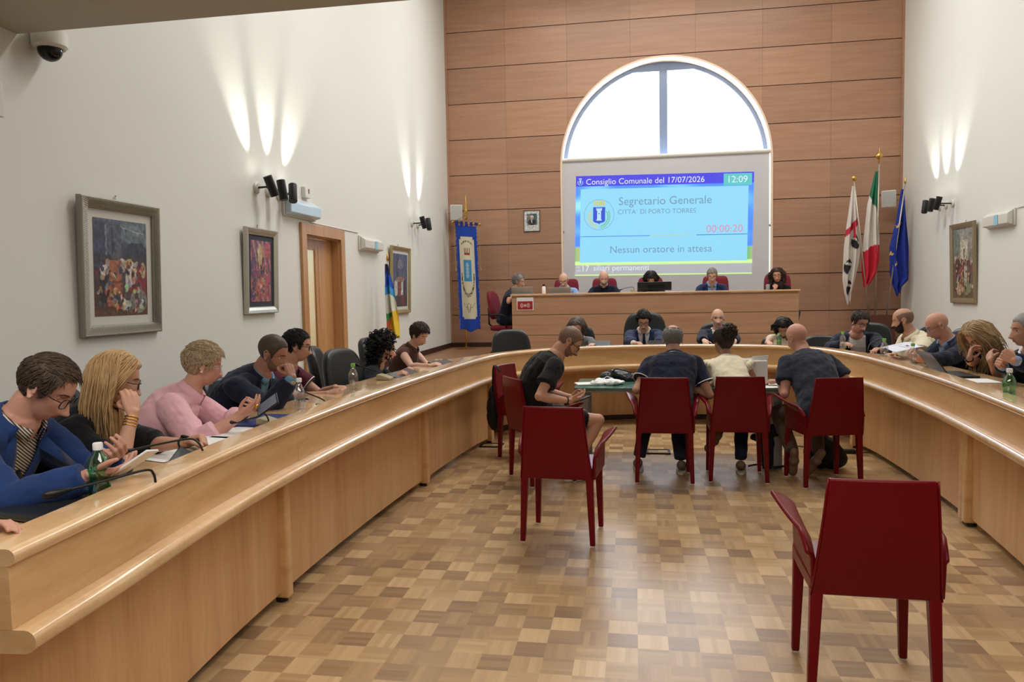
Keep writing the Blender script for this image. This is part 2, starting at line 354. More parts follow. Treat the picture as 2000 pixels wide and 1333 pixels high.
mb.box((0, -0.02, 0), (0.06, 0.02, DZ-0.03)); mb.box((0.48, -0.02, 0), (W_, 0.02, DZ-0.03)); mb.box((0.06, -0.02, 0), (0.48, 0.02, 0.86)); mb.box((0.06, -0.02, DZ-0.16), (0.48, 0.02, DZ-0.03)); mb.box((0.55, -0.024, 0.1), (W_-0.07, -0.0205, DZ-0.12))
mb.build('door_leaf', 'door_wood', d, mw=mw, bevel=0.004)
mb = MB(); mb.box((0.06, -0.008, 0.86), (0.48, 0.008, DZ-0.16)); mat('frosted', srgb(235, 225, 200), 0.18, trans=0.95); mb.build('pane', 'frosted', d, mw=mw)
mb = MB(); mb.tube([(0.60, 0.03, 1.02), (0.60, 0.06, 1.02), (0.72, 0.06, 1.02)], 0.009, 8); mb.build('door_handle', 'chrome', d, mw=mw, smooth=True)
mat('yellow_wall', srgb(225, 175, 60), 0.8)
mb = MB(); mb.box((XL-1.8, 6.8, 0), (XL-1.7, 10.5, 1.5), 0); mb.box((XL-1.8, 6.8, 1.5), (XL-1.7, 10.5, 3.0), 1); mb.box((XL-1.7, 6.8, -0.1), (XL-0.3, 10.5, 0), 1); mb.box((XL-1.7, 6.8, 2.7), (XL-0.3, 10.5, 2.8), 1); mb.box((XL-1.75, 6.7, 0), (XL-.3, 6.8, 2.8), 1); mb.box((XL-1.75, 10.5, 0), (XL-.3, 10.6, 2.8), 1)
struct(mb, 'wall_corridor', ['yellow_wall', 'plaster'])
l = bpy.data.lights.new('corridor_lamp', 'POINT'); l.energy = 70; l.shadow_soft_size = 0.15; o = bpy.data.objects.new('corridor_lamp', l); o.location = (XL-1.0, 8.3, 2.3); C.objects.link(o)

# ================================================================ PROJECTION SCREEN
sc = thing('projection_screen', 'large roll-down projection screen hanging in the arched window niche', 'screen', (AX, YB+0.05, 4.03))
mb = MB(); mb.box((-1.92, -0.002, -2.75), (1.90, 0.002, 0)); mb.build('screen_cloth', 'screen_cloth', sc)
mb = MB(); mb.tube([(-1.93, 0, 0.0), (1.93, 0, 0.0)], 0.04, 16); mb.build('roller', 'white_plastic', sc, smooth=True, angle=40)
mb = MB(); mb.box((-1.92, -0.012, -2.79), (1.90, 0.012, -2.75)); mb.build('weight_bar', 'white_plastic', sc)
mb = MB(); mb.box((1.90, -0.02, -1.38), (1.94, 0.02, -1.34)); mb.box((-1.94, -0.02, -1.38), (-1.90, 0.02, -1.34)); mb.build('bracket', 'grey_metal', sc)
# projected picture: quadrilateral with slight keystone; px() maps the picture's own coordinates (0..1535, 0..838)
QTL, QTR, QBL, QBR = (-1.105, 3.725), (2.185, 3.665), (-1.150, 1.815), (2.150, 1.785)
def px(x, y, dy):
    u, v = (x-185)/1530.0, y
    a = (QTL[0]+(QTR[0]-QTL[0])*u, QTL[1]+(QTR[1]-QTL[1])*u); b = (QBL[0]+(QBR[0]-QBL[0])*u, QBL[1]+(QBR[1]-QBL[1])*u)
    yt = 270 - 38*u; yb = 1110 - 8*u; t = (v-yt)/(yb-yt)
    return Vector((a[0]+(b[0]-a[0])*t-AX, -0.004-dy, a[1]+(b[1]-a[1])*t-4.03))
def pxn(u, v, dy):   # u,v in 0..1 of the projected picture, v down
    a = (QTL[0]+(QTR[0]-QTL[0])*u, QTL[1]+(QTR[1]-QTL[1])*u); b = (QBL[0]+(QBR[0]-QBL[0])*u, QBL[1]+(QBR[1]-QBL[1])*u)
    return Vector((a[0]+(b[0]-a[0])*v-AX, -0.004-dy, a[1]+(b[1]-a[1])*v-4.03))
ES = 0.95
def bgcol(u, v):
    if v > 0.885:
        c = srgb(150, 152, 158) if v < 0.985 else srgb(190, 235, 130)
    elif v > 0.865: c = srgb(185, 225, 140)
    elif v > 0.70+0.05*math.sin(u*9): c = srgb(120+30*math.sin(u*70), 165, 110)
    else:
        n = noise.noise((u*4, v*5, 0)); c = srgb(70+50*max(0, n)*2, 120+110*max(0, n+0.1), 250)
    return [k*1.0 for k in c]
colmat('projection', 0.8, 0.9)
colgrid('projected_picture', lambda u, v: pxn(u, v, 0.0), 90, 60, bgcol, 'projection', sc, smooth=False)
for n_, c_ in (('pj_header', (75, 70, 232)), ('pj_clock', (96, 205, 205)), ('pj_panel', (150, 224, 255)), ('pj_grey', (120, 158, 190)), ('pj_white', (232, 242, 255)), ('pj_red', (225, 150, 190)), ('pj_blue', (50, 130, 235)),
               ('pj_shield', (52, 84, 214)), ('pj_gold', (214, 208, 110)), ('pj_green', (110, 190, 110)), ('pj_line', (120, 140, 200)), ('pj_pale', (190, 232, 250))):
    emis(n_, srgb(*c_), ES)
def quad(mb, x0, y0, x1, y1, d, m): mb.add([pxn(x0, y0, d), pxn(x1, y0, d), pxn(x1, y1, d), pxn(x0, y1, d)], [(0, 1, 2, 3)], m)
mb = MB(); mats = ['pj_header', 'pj_clock', 'pj_panel', 'pj_blue', 'pj_pale', 'pj_white', 'pj_gold']
quad(mb, 0.0, 0.0, 1.0, 0.105, .001, 0); quad(mb, 0.835, 0.012, 0.99, 0.128, .002, 1); quad(mb, 0.028, 0.133, 0.972, 0.868, .002, 2)
quad(mb, 0.030, 0.604, 0.43, 0.610, .003, 3); quad(mb, 0.43, 0.604, 0.66, 0.608, .003, 6); quad(mb, 0.69, 0.604, 0.972, 0.611, .003, 3)
quad(mb, 0.094, 0.89, 0.0948, 0.975, .003, 4)
mb.build('caption_blocks', mats, sc)
def ptext(s, u0, v0, u1, m, d=0.004):      # baseline at v0, spans u0..u1
    vs, fs = text_mesh(s); x0, x1 = vs[:, 0].min(), vs[:, 0].max(); k = (u1-u0)/(x1-x0)
    asp = 3.3/1.87
    b = MB(); b.add([pxn(u0+(v[0]-x0)*k, v0-v[1]*k*asp, d) for v in vs], fs); return b.build('caption_text', m, sc)
ptext('Consiglio Comunale del 17/07/2026', 0.060, 0.088, 0.730, 'pj_white'); ptext('12:09', 0.862, 0.100, 0.965, 'pj_white')
ptext('Segretario Generale', 0.250, 0.298, 0.772, 'pj_grey'); ptext("CITTA` DI PORTO TORRES", 0.245, 0.388, 0.685, 'pj_grey')
ptext('00:00:20', 0.745, 0.585, 0.945, 'pj_red'); ptext('Nessun oratore in attesa', 0.205, 0.775, 0.778, 'pj_grey')
ptext('17', 0.045, 0.955, 0.083, 'pj_white'); ptext('siliari permanenti', 0.108, 0.950, 0.425, 'pj_white'); ptext('MER', 0.008, 0.922, 0.030, 'pj_white'); ptext('LUG', 0.008, 0.957, 0.034, 'pj_white')
# city crest: circle, crown, shield with tower, branches
def crest(cu, cv, r, d, P, mats):
    asp = 3.3/1.87; b = MB(); q = lambda x, y, dd=0.0: P(cu+x*r, cv-y*r*asp, d+dd)
    n = 40
    b.add([q(math.cos(2*math.pi*i/n)*k, math.sin(2*math.pi*i/n)*k) for i in range(n) for k in (1.0, 0.975)], [(2*i, 2*i+1, (2*i+3) % (2*n), (2*i+2) % (2*n)) for i in range(n)], 0)
    b.add([q(x, y, .0005) for x, y in ((-.40, .5), (.40, .5), (.40, -.40), (.28, -.5), (.08, -.54), (0, -.62), (-.08, -.54), (-.28, -.5), (-.40, -.40))], [tuple(range(9))], 1)
    for rc in ((-.13, .30, .13, -.30), (-.19, .38, .19, .28), (-.17, -.30, .17, -.38)): b.add([q(x, y, .001) for x, y in ((rc[0], rc[1]), (rc[2], rc[1]), (rc[2], rc[3]), (rc[0], rc[3]))], [(0, 1, 2, 3)], 2)
    for k in range(4): x = -.19+k*.107; b.add([q(x_, y_, .001) for x_, y_ in ((x, .45), (x+.06, .45), (x+.06, .38), (x, .38))], [(0, 1, 2, 3)], 2)
    b.add([q(x, y, .0015) for x, y in ((-.03, .12), (.03, .12), (.03, .03), (-.03, .03))], [(0, 1, 2, 3)], 1)
    b.add([q(x, y, .001) for x, y in ((-.36, .62), (.36, .62), (.36, .70), (-.36, .70))], [(0, 1, 2, 3)], 3)
    for k in range(5): x = -.36+k*.155; b.add([q(x_, y_, .001) for x_, y_ in ((x, .70), (x+.10, .70), (x+.115, .95), (x+.05, .86), (x-.015, .95))], [tuple(range(5))], 3)
    for s_, mi in ((-1, 3), (1, 4)):
        for k in range(12):
            a = R(-95 + s_*(8+k*8.5)) if s_ > 0 else R(-85-(8+k*8.5)); rr = .80 - .02*k
            cx, cy = math.cos(a)*rr, math.sin(a)*rr
            for off in (-.5, .5):
                t = a+math.pi/2*s_+off; b.add([q(cx, cy, .001), q(cx+.16*math.cos(t)-.03*math.sin(t), cy+.16*math.sin(t)+.03*math.cos(t), .001), q(cx+.24*math.cos(t), cy+.24*math.sin(t), .001), q(cx+.16*math.cos(t)+.03*math.sin(t), cy+.16*math.sin(t)-.03*math.cos(t), .001)], [(0, 1, 2, 3)], mi)
    return b
crest(0.137, 0.39, 0.087, .004, pxn, 0).build('city_crest', ['pj_grey', 'pj_shield', 'pj_pale', 'pj_gold', 'pj_green'], sc)
crest(0.026, 0.06, 0.022, .004, pxn, 0).build('small_crest', ['pj_header', 'pj_blue', 'pj_white', 'pj_white', 'pj_pale'], sc)

# ================================================================ COUNCIL BENCHES
LEDGE = [(-1.45, 1.10), (-1.50, 1.55), (-1.53, 1.95), (-1.585, 2.51), (-1.62, 3.15), (-1.62, 4.1), (-1.56, 5.38), (-1.41, 6.97), (-1.2, 7.55), (-.82, 7.98), (-.3, 8.25), (.28, 8.38), (.9, 8.36), (1.40, 8.20), (1.78, 7.80), (1.94, 7.1), (1.98, 6.4), (1.97, 5.47), (1.92, 4.70), (1.80, 3.6), (1.62, 2.4), (1.45, 1.4), (1.42, 1.2)]
def catmull(P, n=14):
    P = [Vector(p) for p in P]; out = []
    for i in range(1, len(P)-2):
        p0, p1, p2, p3 = P[i-1:i+3]
        for k in range(n):
            t = k/n; out.append(0.5*((2*p1)+(p2-p0)*t+(2*p0-5*p1+4*p2-p3)*t*t+(3*p1-p0-3*p2+p3)*t**3))
    out.append(P[-2]); return out
CUR = catmull(LEDGE)
NRM = []
for i in range(len(CUR)):
    d_ = (CUR[min(i+3, len(CUR)-1)]-CUR[max(i-3, 0)]).normalized(); NRM.append(Vector((-d_.y, d_.x)))   # outward (away from the centre)
def pt(i, o, z): p = CUR[i]+NRM[i]*o; return Vector((p.x, p.y, z))
def sweep(i0, i1, prof, gap0=0.0015, gap1=0.0015):
    rings = []
    for i in range(i0, i1+1):
        rg = [pt(i, o, z) for o, z in prof]
        t = (CUR[min(i+1, len(CUR)-1)]-CUR[max(i-1, 0)]).normalized(); sh = gap0 if i == i0 else (-gap1 if i == i1 else 0)
        rings.append([v+Vector((t.x, t.y, 0))*sh for v in rg])
    return rings
def arc(cx, cz, r, a0, a1, n=6): return [(cx+r*math.cos(R(a0+(a1-a0)*k/n)), cz+r*math.sin(R(a0+(a1-a0)*k/n))) for k in range(n+1)]
P_LEDGE = arc(0.022, 0.898-0.022, 0.022, 90, 270, 8) + [(0.05, 0.854), (0.135, 0.854), (0.135, 0.898)]
P_FASC = [(0.018, 0.8535), (0.018, 0.695), (0.05, 0.695), (0.05, 0.8535)]
P_RAIL = [(0.03, 0.6945)] + arc(-0.012, 0.6645, 0.030, 90, 270, 8) + [(0.03, 0.6345), (0.10, 0.6345), (0.10, 0.6945)]
DK = 0.83
P_DESK = [(0.125, DK), (0.60, DK), (0.605, DK-.005), (0.605, DK-.03), (0.60, DK-.035), (0.125, DK-.035)]
P_PANEL = [(0.105, 0.634), (0.105, 0.05), (0.135, 0.05), (0.135, 0.634)]
P_PANELC = [(0.40, 0.60), (0.40, 0.06), (0.43, 0.06), (0.43, 0.60)]
def near(x, y): return min(range(len(CUR)), key=lambda i: (CUR[i]-Vector((x, y))).length)
brk = [near(-1.50, 1.50), near(-1.62, 3.40), near(-1.55, 5.55), near(-1.33, 7.25), near(1.92, 7.3), near(1.95, 5.0), near(1.72, 3.0), len(CUR)-1]
blab = ['maple council bench section with the sawn end nearest the left edge of the photo', 'maple council bench section before the pink beaded shirt and the raised fist',
        'maple council bench section before the curly black hair, left of the red armchairs', 'curved maple council bench section closing the horseshoe behind the glass table',
        'maple council bench section before the beard and cream polo', 'maple council bench section before the face held in both hands', 'maple council bench section running out of the right edge of the photo']
for k in range(7):
    i0, i1 = brk[k], brk[k+1]; mid = pt((i0+i1)//2, 0.3, 0)
    b = thing('council_bench', blab[k], 'desk', (0, 0, 0), 0, None)
    mb = MB(); mb.rings(sweep(i0, i1, P_LEDGE)); mb.build('ledge', 'wood_top', b, smooth=True, angle=35)
    mb = MB(); mb.rings(sweep(i0, i1, P_FASC)); mb.build('fascia', 'wood_h', b, smooth=True, angle=35)
    mb = MB(); mb.rings(sweep(i0, i1, P_RAIL)); mb.build('lower_rail', 'wood_top', b, smooth=True, angle=35)
    mb = MB(); mb.rings(sweep(i0, i1, P_DESK)); mb.rings(sweep(i0, i1, [(0.105, 0.79), (0.105, 0.8539), (0.124, 0.8539), (0.124, 0.79)])); mb.build('work_surface', 'wood_top', b, smooth=True, angle=35)
    if k != 3:
        mb = MB(); mb.rings(sweep(i0, i1, P_PANEL)); mb.build('front_panel', 'wood_v', b, smooth=True, angle=35)
        for ii, sh in (((i0, 0.035),) if k > 3 else ((i1, -0.035),)) + (((i1, -0.035),) if k in (4,) else ()):
            t = (CUR[min(ii+1, len(CUR)-1)]-CUR[max(ii-1, 0)]).normalized(); n_ = NRM[ii]; c_ = CUR[ii]+t*sh*0.9+n_*0.115
            mw = Matrix(((t.x, n_.x, 0, c_.x), (t.y, n_.y, 0, c_.y), (0, 0, 1, 0), (0, 0, 0, 1)))
            mb = MB(); mb.box((-0.029, -0.05, 0.02), (0.029, 0.05, 0.634)); mb.build('post', 'wood_h', b, mw=mw, bevel=0.012, bseg=4)
            mb = MB(); mb.lathe([(0.0, 0), (0.028, 0), (0.028, 0.019), (0, 0.019)], (c_.x, c_.y, 0)); mb.build('foot', 'black', b)
    else:
        mb = MB(); mb.rings(sweep(i0+2, i1-2, P_PANELC)); mb.build('front_panel', 'wood_v', b, smooth=True, angle=35)
        mb = MB(); mb.rings(sweep(i0, i1, [(0.10, 0.634), (0.10, 0.60), (0.50, 0.60), (0.50, 0.634)])); mb.build('under_shelf', 'wood_h', b, smooth=True, angle=35)
        mb = MB(); mb.rings(sweep(i0+2, i1-2, [(0.42, 0.0), (0.42, 0.058), (0.44, 0.058), (0.44, 0.0)])); mb.build('plinth', 'baseboard', b, smooth=True, angle=35)
    mb = MB()
    for ii in (i0+1, i1-1):
        mb.rings([[pt(j, o, z) for o, z in ((0.14, 0), (0.14, 0.789), (0.52, 0.789), (0.52, 0))] for j in (ii, ii+1)] if ii+1 < len(CUR) else [[pt(j, o, z) for o, z in ((0.14, 0), (0.14, 0.789), (0.52, 0.789), (0.52, 0))] for j in (ii-1, ii)])
    mb.build('side_support', 'wood_v', b)

# ================================================================ DAIS DESK
dd = thing('dais_desk', 'long raised wooden desk on the dais below the projection screen', 'desk', (0.25, 11.75, 0))
mb = MB(); mb.box((-2.22, -0.03, 1.455), (2.20, 0.75, 1.485)); mb.build('desk_top', 'wood_top', dd, bevel=0.006)
for k, (z0, z1) in enumerate(((1.155, 1.452), (0.83, 1.147), (0.50, 0.822), (0.152, 0.492))):
    mb = MB(); mb.box((-2.20, 0, z0), (2.18, 0.025, z1)); mb.build('front_panel', 'wood_dais', dd)
mb = MB(); mb.box((-2.19, 0.027, 0.152), (2.17, 0.045, 1.45)); mb.build('backing', 'groove', dd)
for sx in (-2.19, 2.145): mb = MB(); mb.box((sx, 0.046, 0.46), (sx+0.025, 0.72, 1.453)); mb.build('side_panel', 'wood_dais', dd)
mb = MB(); mb.box((-2.15, .046, 1.15), (2.14, 0.70, 1.18)); mb.build('work_surface', 'wood_top', dd)
mb = MB(); mb.box((-2.2, -0.68, 0.451), (2.2, -0.001, 0.452)); 
# ================================================================ RED CHAIRS
def red_chair():
    t = thing('armchair', 'x', 'chair', (0, 0, 0), 0, 'red leather chairs on the parquet')
    # local: +y is the facing direction, origin on the floor under the seat
    def leg(x, y, xt, yt, ztop, w0=0.030, w1=0.044):
        mb = MB(); rings = []
        for (cx, cy, z, w) in ((x, y, 0.006, w0), (x*0.5+xt*0.5, y*0.5+yt*0.5, ztop*0.5, (w0+w1)/2), (xt, yt, ztop, w1)):
            h = w/2; rings.append([(cx-h, cy-h, z), (cx+h, cy-h, z), (cx+h, cy+h, z), (cx-h, cy+h, z)])
        mb.rings(rings); o = mb.build('leg', 'red_leather', t, bevel=0.006)
        g = MB(); g.box((x-0.011, y-0.011, 0), (x+0.011, y+0.011, 0.0065)); g.build('glide', 'white_plastic', o)
    for s in (-1, 1):
        leg(0.212*s, -0.175, 0.195*s, -0.165, 0.42); leg(0.205*s, 0.195, 0.195*s, 0.185, 0.42)
    mb = MB(); rings = []
    for y, hw in ((-0.175, 0.215), (-0.05, 0.217), (0.1, 0.218), (0.212, 0.217)): rings.append([(-hw, y, 0.395), (hw, y, 0.395), (hw, y, 0.455), (hw-0.03, y, 0.468), (-hw+0.03, y, 0.468), (-hw, y, 0.455)])
    mb.rings(rings); mb.build('seat', 'red_leather', t, bevel=0.01)
    # backrest: trapezoid sheet, leaning back, slightly bowed
    mb = MB(); nz, nx = 12, 10; fr, bk = [], []
    for j in range(nz+1):
        tt = j/nz; z = 0.395+0.445*tt; hw = 0.217-0.042*tt**0.9; y0 = -0.165-0.075*tt-0.012*math.sin(tt*3.1)
        th = 0.020-0.006*tt
        for i in range(nx+1):
            u = -1+2*i/nx; yy = y0-0.018*(1-u*u)*tt; fr.append((u*hw, yy+th, z+(-0.004*u*u*(tt > .95)))); bk.append((u*hw, yy-th, z))
    n1 = nx+1; base = len(fr); fs = []
    for j in range(nz):
        for i in range(nx):
            a = j*n1+i; fs.append((a, a+1, a+1+n1, a+n1)); fs.append((base+a, base+a+n1, base+a+n1+1, base+a+1))
    for i in range(nx): fs.append((i, base+i, base+i+1, i+1)); a = nz*n1+i; fs.append((a, a+1, base+a+1, base+a))
    for j in range(nz):
        a = j*n1; fs.append((a, a+n1, base+a+n1, base+a)); a = j*n1+nx; fs.append((a, base+a, base+a+n1, a+n1))
    mb.add(fr+bk, fs); mb.build('backrest', 'red_leather', t, bevel=0.009, bseg=3)
    # piping
    for s in (-1, 1):
        mb = MB(); mb.tube([(s*(0.217-0.042*q**0.9), -0.165-0.075*q-0.012*math.sin(q*3.1)-(0.020-0.006*q)+0.001, 0.395+0.445*q) for q in np.linspace(0, 1, 10)], 0.0035, 6); mb.build('piping', 'red_leather', t, smooth=True)
    for s in (-1, 1):    # side sheet that flares out into the arm
        mb = MB(); g = []
        for j in range(15):
            v = j/14
            row = []
            for i in range(11):
                u = i/10; y = -0.175+0.385*u; top = 0.615+0.050*u**2 - 0.06*max(0, 0.16-u)/0.16
                z = 0.40+(top-0.40)*v; x = 0.212+0.006*v + 0.078*max(0, (v-0.76)/0.24)**1.3*(0.25+u*0.85)
                yy = y + 0.02*v*u
                row.append((s*x, yy, z - 0.012*max(0, (v-0.85)/0.15)))
            g.append(row)
        vs = [p for r_ in g for p in r_]; fs = [(j*11+i, j*11+i+1, (j+1)*11+i+1, (j+1)*11+i) for j in range(14) for i in range(10)]
        mb.add(vs, fs); o = mb.build('armrest', 'red_leather', t, smooth=True); sd = o.modifiers.new('th', 'SOLIDIFY'); sd.thickness = 0.018; sd.offset = -1*s*1.0
        bv = o.modifiers.new('bv', 'BEVEL'); bv.width = 0.005; bv.segments = 2; bv.limit_method = 'ANGLE'
    return t
rc = red_chair()
# (x, y, rz, label)
RC = [(0.84, 2.93, R(-2), 'red leather armchair standing nearest the camera, legs cut by the bottom of the photo'),
      (-0.450, 4.50, R(-6), 'empty red leather armchair, back to the camera, in front of the black t-shirt'),
      (0.215, 5.98, R(0), 'red leather armchair under the navy polo with white trim'),
      (0.785, 6.06, R(-1), 'red leather armchair under the cream ruffled blouse'),
      (1.42, 5.98, R(12), 'red leather armchair under the shaved head and dark blue t-shirt'),
      (-0.76, 5.87, R(-58), 'red leather armchair turned sideways under the black t-shirt and shorts'),
      (-0.99, 6.72, R(-112), 'red leather armchair with a black bag hung on it, near the bench')]
for i, (x, y, a, lb) in enumerate(RC):
    o = rc if i == 0 else dup(rc)
    o.location = (x, y, 0); o.rotation_euler = (0, 0, a); o['label'] = lb
# glass table
gt = thing('glass_table', 'glass-topped table with grey metal legs between the seated speakers and the curved bench', 'table', (0.36, 6.62, 0))
mb = MB(); mb.box((-0.88, -0.34, 0.672), (0.86, 0.34, 0.688)); mb.build('glass_top', 'glass_green', gt, bevel=0.003)
for sx in (-0.80, 0.80):
    for sy in (-0.22, 0.24): mb = MB(); mb.box((sx-0.035, sy-0.025, 0), (sx+0.035, sy+0.025, 0.640)); mb.build('leg', 'grey_metal', gt, bevel=0.004)
mb = MB(); mb.box((-0.85, -0.30, 0.6405), (0.84, 0.30, 0.671)); mb.build('table_frame', 'grey_metal', gt)
# ================================================================ WALL FIXTURES
def frame_pic(label, wall, y0, y1, z0, z1, fw_, fmat, mountw, mmat, colf, cat='picture', tilt=0.02, inner=None, wall_x=None, group=None, ncell=(110, 150)):
    """picture on a side wall; y0..y1 outer extents, z0..z1"""
    X = XL if wall == 'L' else XR; s = 1 if wall == 'L' else -1
    w_, h = y1-y0, z1-z0
    # local: x along wall as seen from the room, y out of the wall, z up
    t = thing('framed_picture', label, cat, (X+s*0.004, (y0+y1)/2, z0))
    if wall == 'L': base = Matrix(((0, 1, 0, 0), (1, 0, 0, 0), (0, 0, 1, 0), (0, 0, 0, 1)))
    else: base = Matrix(((0, -1, 0, 0), (-1, 0, 0, 0), (0, 0, 1, 0), (0, 0, 0, 1)))
    base = base @ Matrix.Rotation(-tilt if True else 0, 4, 'X')
    pic_local(t, base, w_, h, fw_, fmat, mountw, mmat, colf, inner, ncell)
    mb = MB(); mb.tube([(s*0.004, 0, h-0.005), (s*0.005, 0, h+0.035)], 0.004, 6); mb.ell((s*0.006, 0, h+0.036), (0.006, 0.006, 0.006), 8, 6); mb.build('hook', 'chrome', t)
    return t
def pic_local(t, base, w_, h, fw_, fmat, mountw, mmat, colf, inner=None, ncell=(60, 80), dep=0.035):
    def ring(x, z, d, sec, m, name):     # mitred frame: section in (inset, depth)
        mb = MB()
        cs = [(-x, 0), (x, 0), (x, z), (-x, z)]; sg = [(1, 1), (-1, 1), (-1, -1), (1, -1)]
        rings = [[(c_[0]+s_[0]*i, dd, c_[1]+s_[1]*i) for i, dd in sec] for c_, s_ in zip(cs, sg)]
        rings.append(rings[0]); n = len(sec); vs = [v for rg in rings for v in rg]
        fs = [(i*n+k, i*n+(k+1) % n, (i+1)*n+(k+1) % n, (i+1)*n+k) for i in range(4) for k in range(n)]
        mb.add(vs, fs); return mb.build(name, m, t, mw=base)
    ring(w_/2, h, 0, [(0, 0), (0, dep), (0.008, dep+0.006), (fw_*0.5, dep), (fw_-0.008, dep-0.010), (fw_, dep-0.012), (fw_, 0)], fmat, 'frame')
    if inner: ring(w_/2-fw_, h-0, 0, [(0, 0)], fmat, 'x') if False else None
    if fmat == 'silver_frame':     # twisted diagonal ribs on the broad moulding
        mb = MB()
        def ribs(a, b, n, inx, inz):
            for k in range(n):
                p = Vector(a)+(Vector(b)-Vector(a))*(k+0.5)/n; q = p+Vector((inx, 0, inz))*fw_*0.66+(Vector(b)-Vector(a)).normalized()*0.02
                mb.tube([(p.x, dep+0.004, p.z), (q.x, dep+0.001, q.z)], 0.0026, 5)
        x, z, f = w_/2, h, 0.016
        ribs((-x+f, 0, f), (x-f, 0, f), 62, 0, 1); ribs((-x+f, 0, z-f), (x-f, 0, z-f), 62, 0, -1); ribs((-x+f, 0, f), (-x+f, 0, z-f), 80, 1, 0); ribs((x-f, 0, f), (x-f, 0, z-f), 80, -1, 0)
        mb.build('frame_ribs', 'silver_light', t, mw=base)
        ring(w_/2-fw_+0.004, h, 0, [(0, 0)], fmat, 'x') if False else None
    mb = MB(); mb.box((-w_/2+fw_*0.5, 0.002, fw_*0.5), (w_/2-fw_*0.5, 0.010, h-fw_*0.5)); mb.build('mount_board', mmat, t, mw=base)
    a = fw_+mountw
    g = colgrid('painting', lambda u, v: Vector((-w_/2+a+(w_-2*a)*u, 0.0125, a+(h-2*a)*v)), ncell[0], ncell[1], colf, 'painted', t, smooth=False); g.matrix_local = base
    return t
def painter(bg, shapes, jit=0.03, seed=0, fr=26):
    rnd = random.Random(seed); pal = [q[5] for q in shapes]; shapes = list(shapes)+[('e', rnd.uniform(.05, .95), rnd.uniform(.05, .58), rnd.uniform(.012, .045), rnd.uniform(.01, .04), [c_*rnd.uniform(.75, 1.15) for c_ in rnd.choice(pal)], rnd.uniform(0, 90)) for _ in range(90 if len(shapes) > 9 else 0)]
    def f(u, v):
        n1 = noise.noise((u*fr+seed, v*fr, seed)); n2 = noise.noise((u*fr*.4+seed, v*fr*.4, seed+9)); uu = u+n2*0.02+n1*.008; vv = v+n1*0.008+n2*.012
        c = bg(uu, vv)
        for sh in shapes:
            k, cx, cy, rx, ry, col = sh[:6]; dx, dy = uu-cx, vv-cy
            if len(sh) > 6: a = R(sh[6]); dx, dy = dx*math.cos(a)+dy*math.sin(a), -dx*math.sin(a)+dy*math.cos(a)
            ins = (dx/rx)**2+(dy/ry)**2 < 1 if k == 'e' else (abs(dx) < rx and abs(dy) < ry)
            if ins: c = col
        b = 1+n1*0.28+n2*0.2; g_ = sum(c)/3
        return [max(0.0, min(1, ((q*0.78+g_*0.22)*0.86+16)/255*b))**2.2 for q in c]
    return f
def mixc(a, b, t): return [a[i]+(b[i]-a[i])*t for i in range(3)]
p1 = painter(lambda u, v: (92, 108, 118) if v > 0.45 and u > 0.45 and v > 0.68-0.1*math.sin(u*8) else ((62, 68, 92) if v > 0.5 else mixc((100, 52, 34), (58, 46, 48), v*2)),
    [('r', .30, .80, .20, .20, (72, 80, 104)), ('r', .12, .72, .10, .24, (50, 56, 84)), ('r', .34, .74, .02, .18, (44, 48, 66)), ('r', .22, .78, .015, .16, (110, 118, 134)), ('e', .80, .68, .24, .10, (44, 48, 66)), ('r', .5, .58, .5, .05, (54, 48, 58)),
     ('e', .42, .62, .10, .07, (76, 74, 84)), ('r', .72, .905, .22, .004, (180, 180, 178), -6), ('e', .66, .54, .10, .06, (200, 176, 92)), ('e', .52, .56, .06, .05, (196, 176, 150)),
     ('r', .38, .46, .12, .12, (172, 92, 52)), ('r', .38, .34, .13, .03, (120, 58, 34)), ('r', .36, .22, .14, .12, (176, 82, 44)), ('r', .16, .30, .07, .16, (38, 32, 38)), ('e', .18, .47, .07, .06, (206, 196, 190)), ('e', .24, .55, .04, .04, (186, 150, 130)),
     ('e', .84, .36, .20, .22, (138, 28, 36)), ('e', .70, .44, .08, .12, (214, 196, 184)), ('e', .72, .42, .045, .085, (196, 130, 100)), ('e', .58, .34, .06, .10, (190, 176, 172)), ('r', .54, .40, .03, .14, (76, 60, 70)), ('e', .82, .15, .17, .13, (128, 124, 108)), ('e', .92, .48, .05, .09, (190, 170, 120)),
     ('e', .48, .12, .12, .08, (204, 96, 62)), ('e', .60, .10, .07, .06, (196, 190, 170)), ('e', .42, .17, .05, .05, (70, 70, 60)), ('e', .36, .22, .02, .012, (230, 190, 120)), ('e', .44, .24, .02, .012, (230, 190, 120)), ('r', .4, .03, .4, .03, (96, 60, 44))], seed=3)
frame_pic('large painting of a market crowd in a broad ribbed silver frame', 'L', 4.36, 5.18, 1.26, 2.20, 0.075, 'silver_frame', 0.06, 'passepartout', p1, tilt=0.03)
p2_ = painter(lambda u, v: mixc((150, 70, 80), (120, 60, 90), v) if math.sin((u*2+v)*14) > -0.3 else (190, 110, 100),
    [('e', .45, .75, .16, .20, (196, 150, 90)), ('e', .42, .80, .06, .16, (210, 180, 140)), ('e', .85, .85, .18, .14, (190, 70, 74)), ('e', .15, .5, .14, .3, (96, 60, 104)), ('e', .7, .55, .12, .10, (190, 84, 84)), ('r', .5, .45, .3, .02, (70, 34, 40), 30), ('e', .5, .32, .2, .08, (200, 120, 90)),
     ('e', .82, .38, .14, .12, (196, 60, 80)), ('e', .6, .18, .20, .10, (196, 84, 84)), ('e', .62, .18, .10, .05, (220, 170, 150)), ('r', .3, .12, .10, .10, (196, 96, 56)), ('e', .12, .12, .12, .1, (90, 60, 110)), ('r', .55, .58, .02, .16, (60, 30, 40), -20), ('r', .35, .62, .02, .2, (80, 40, 50), 15)], seed=5)
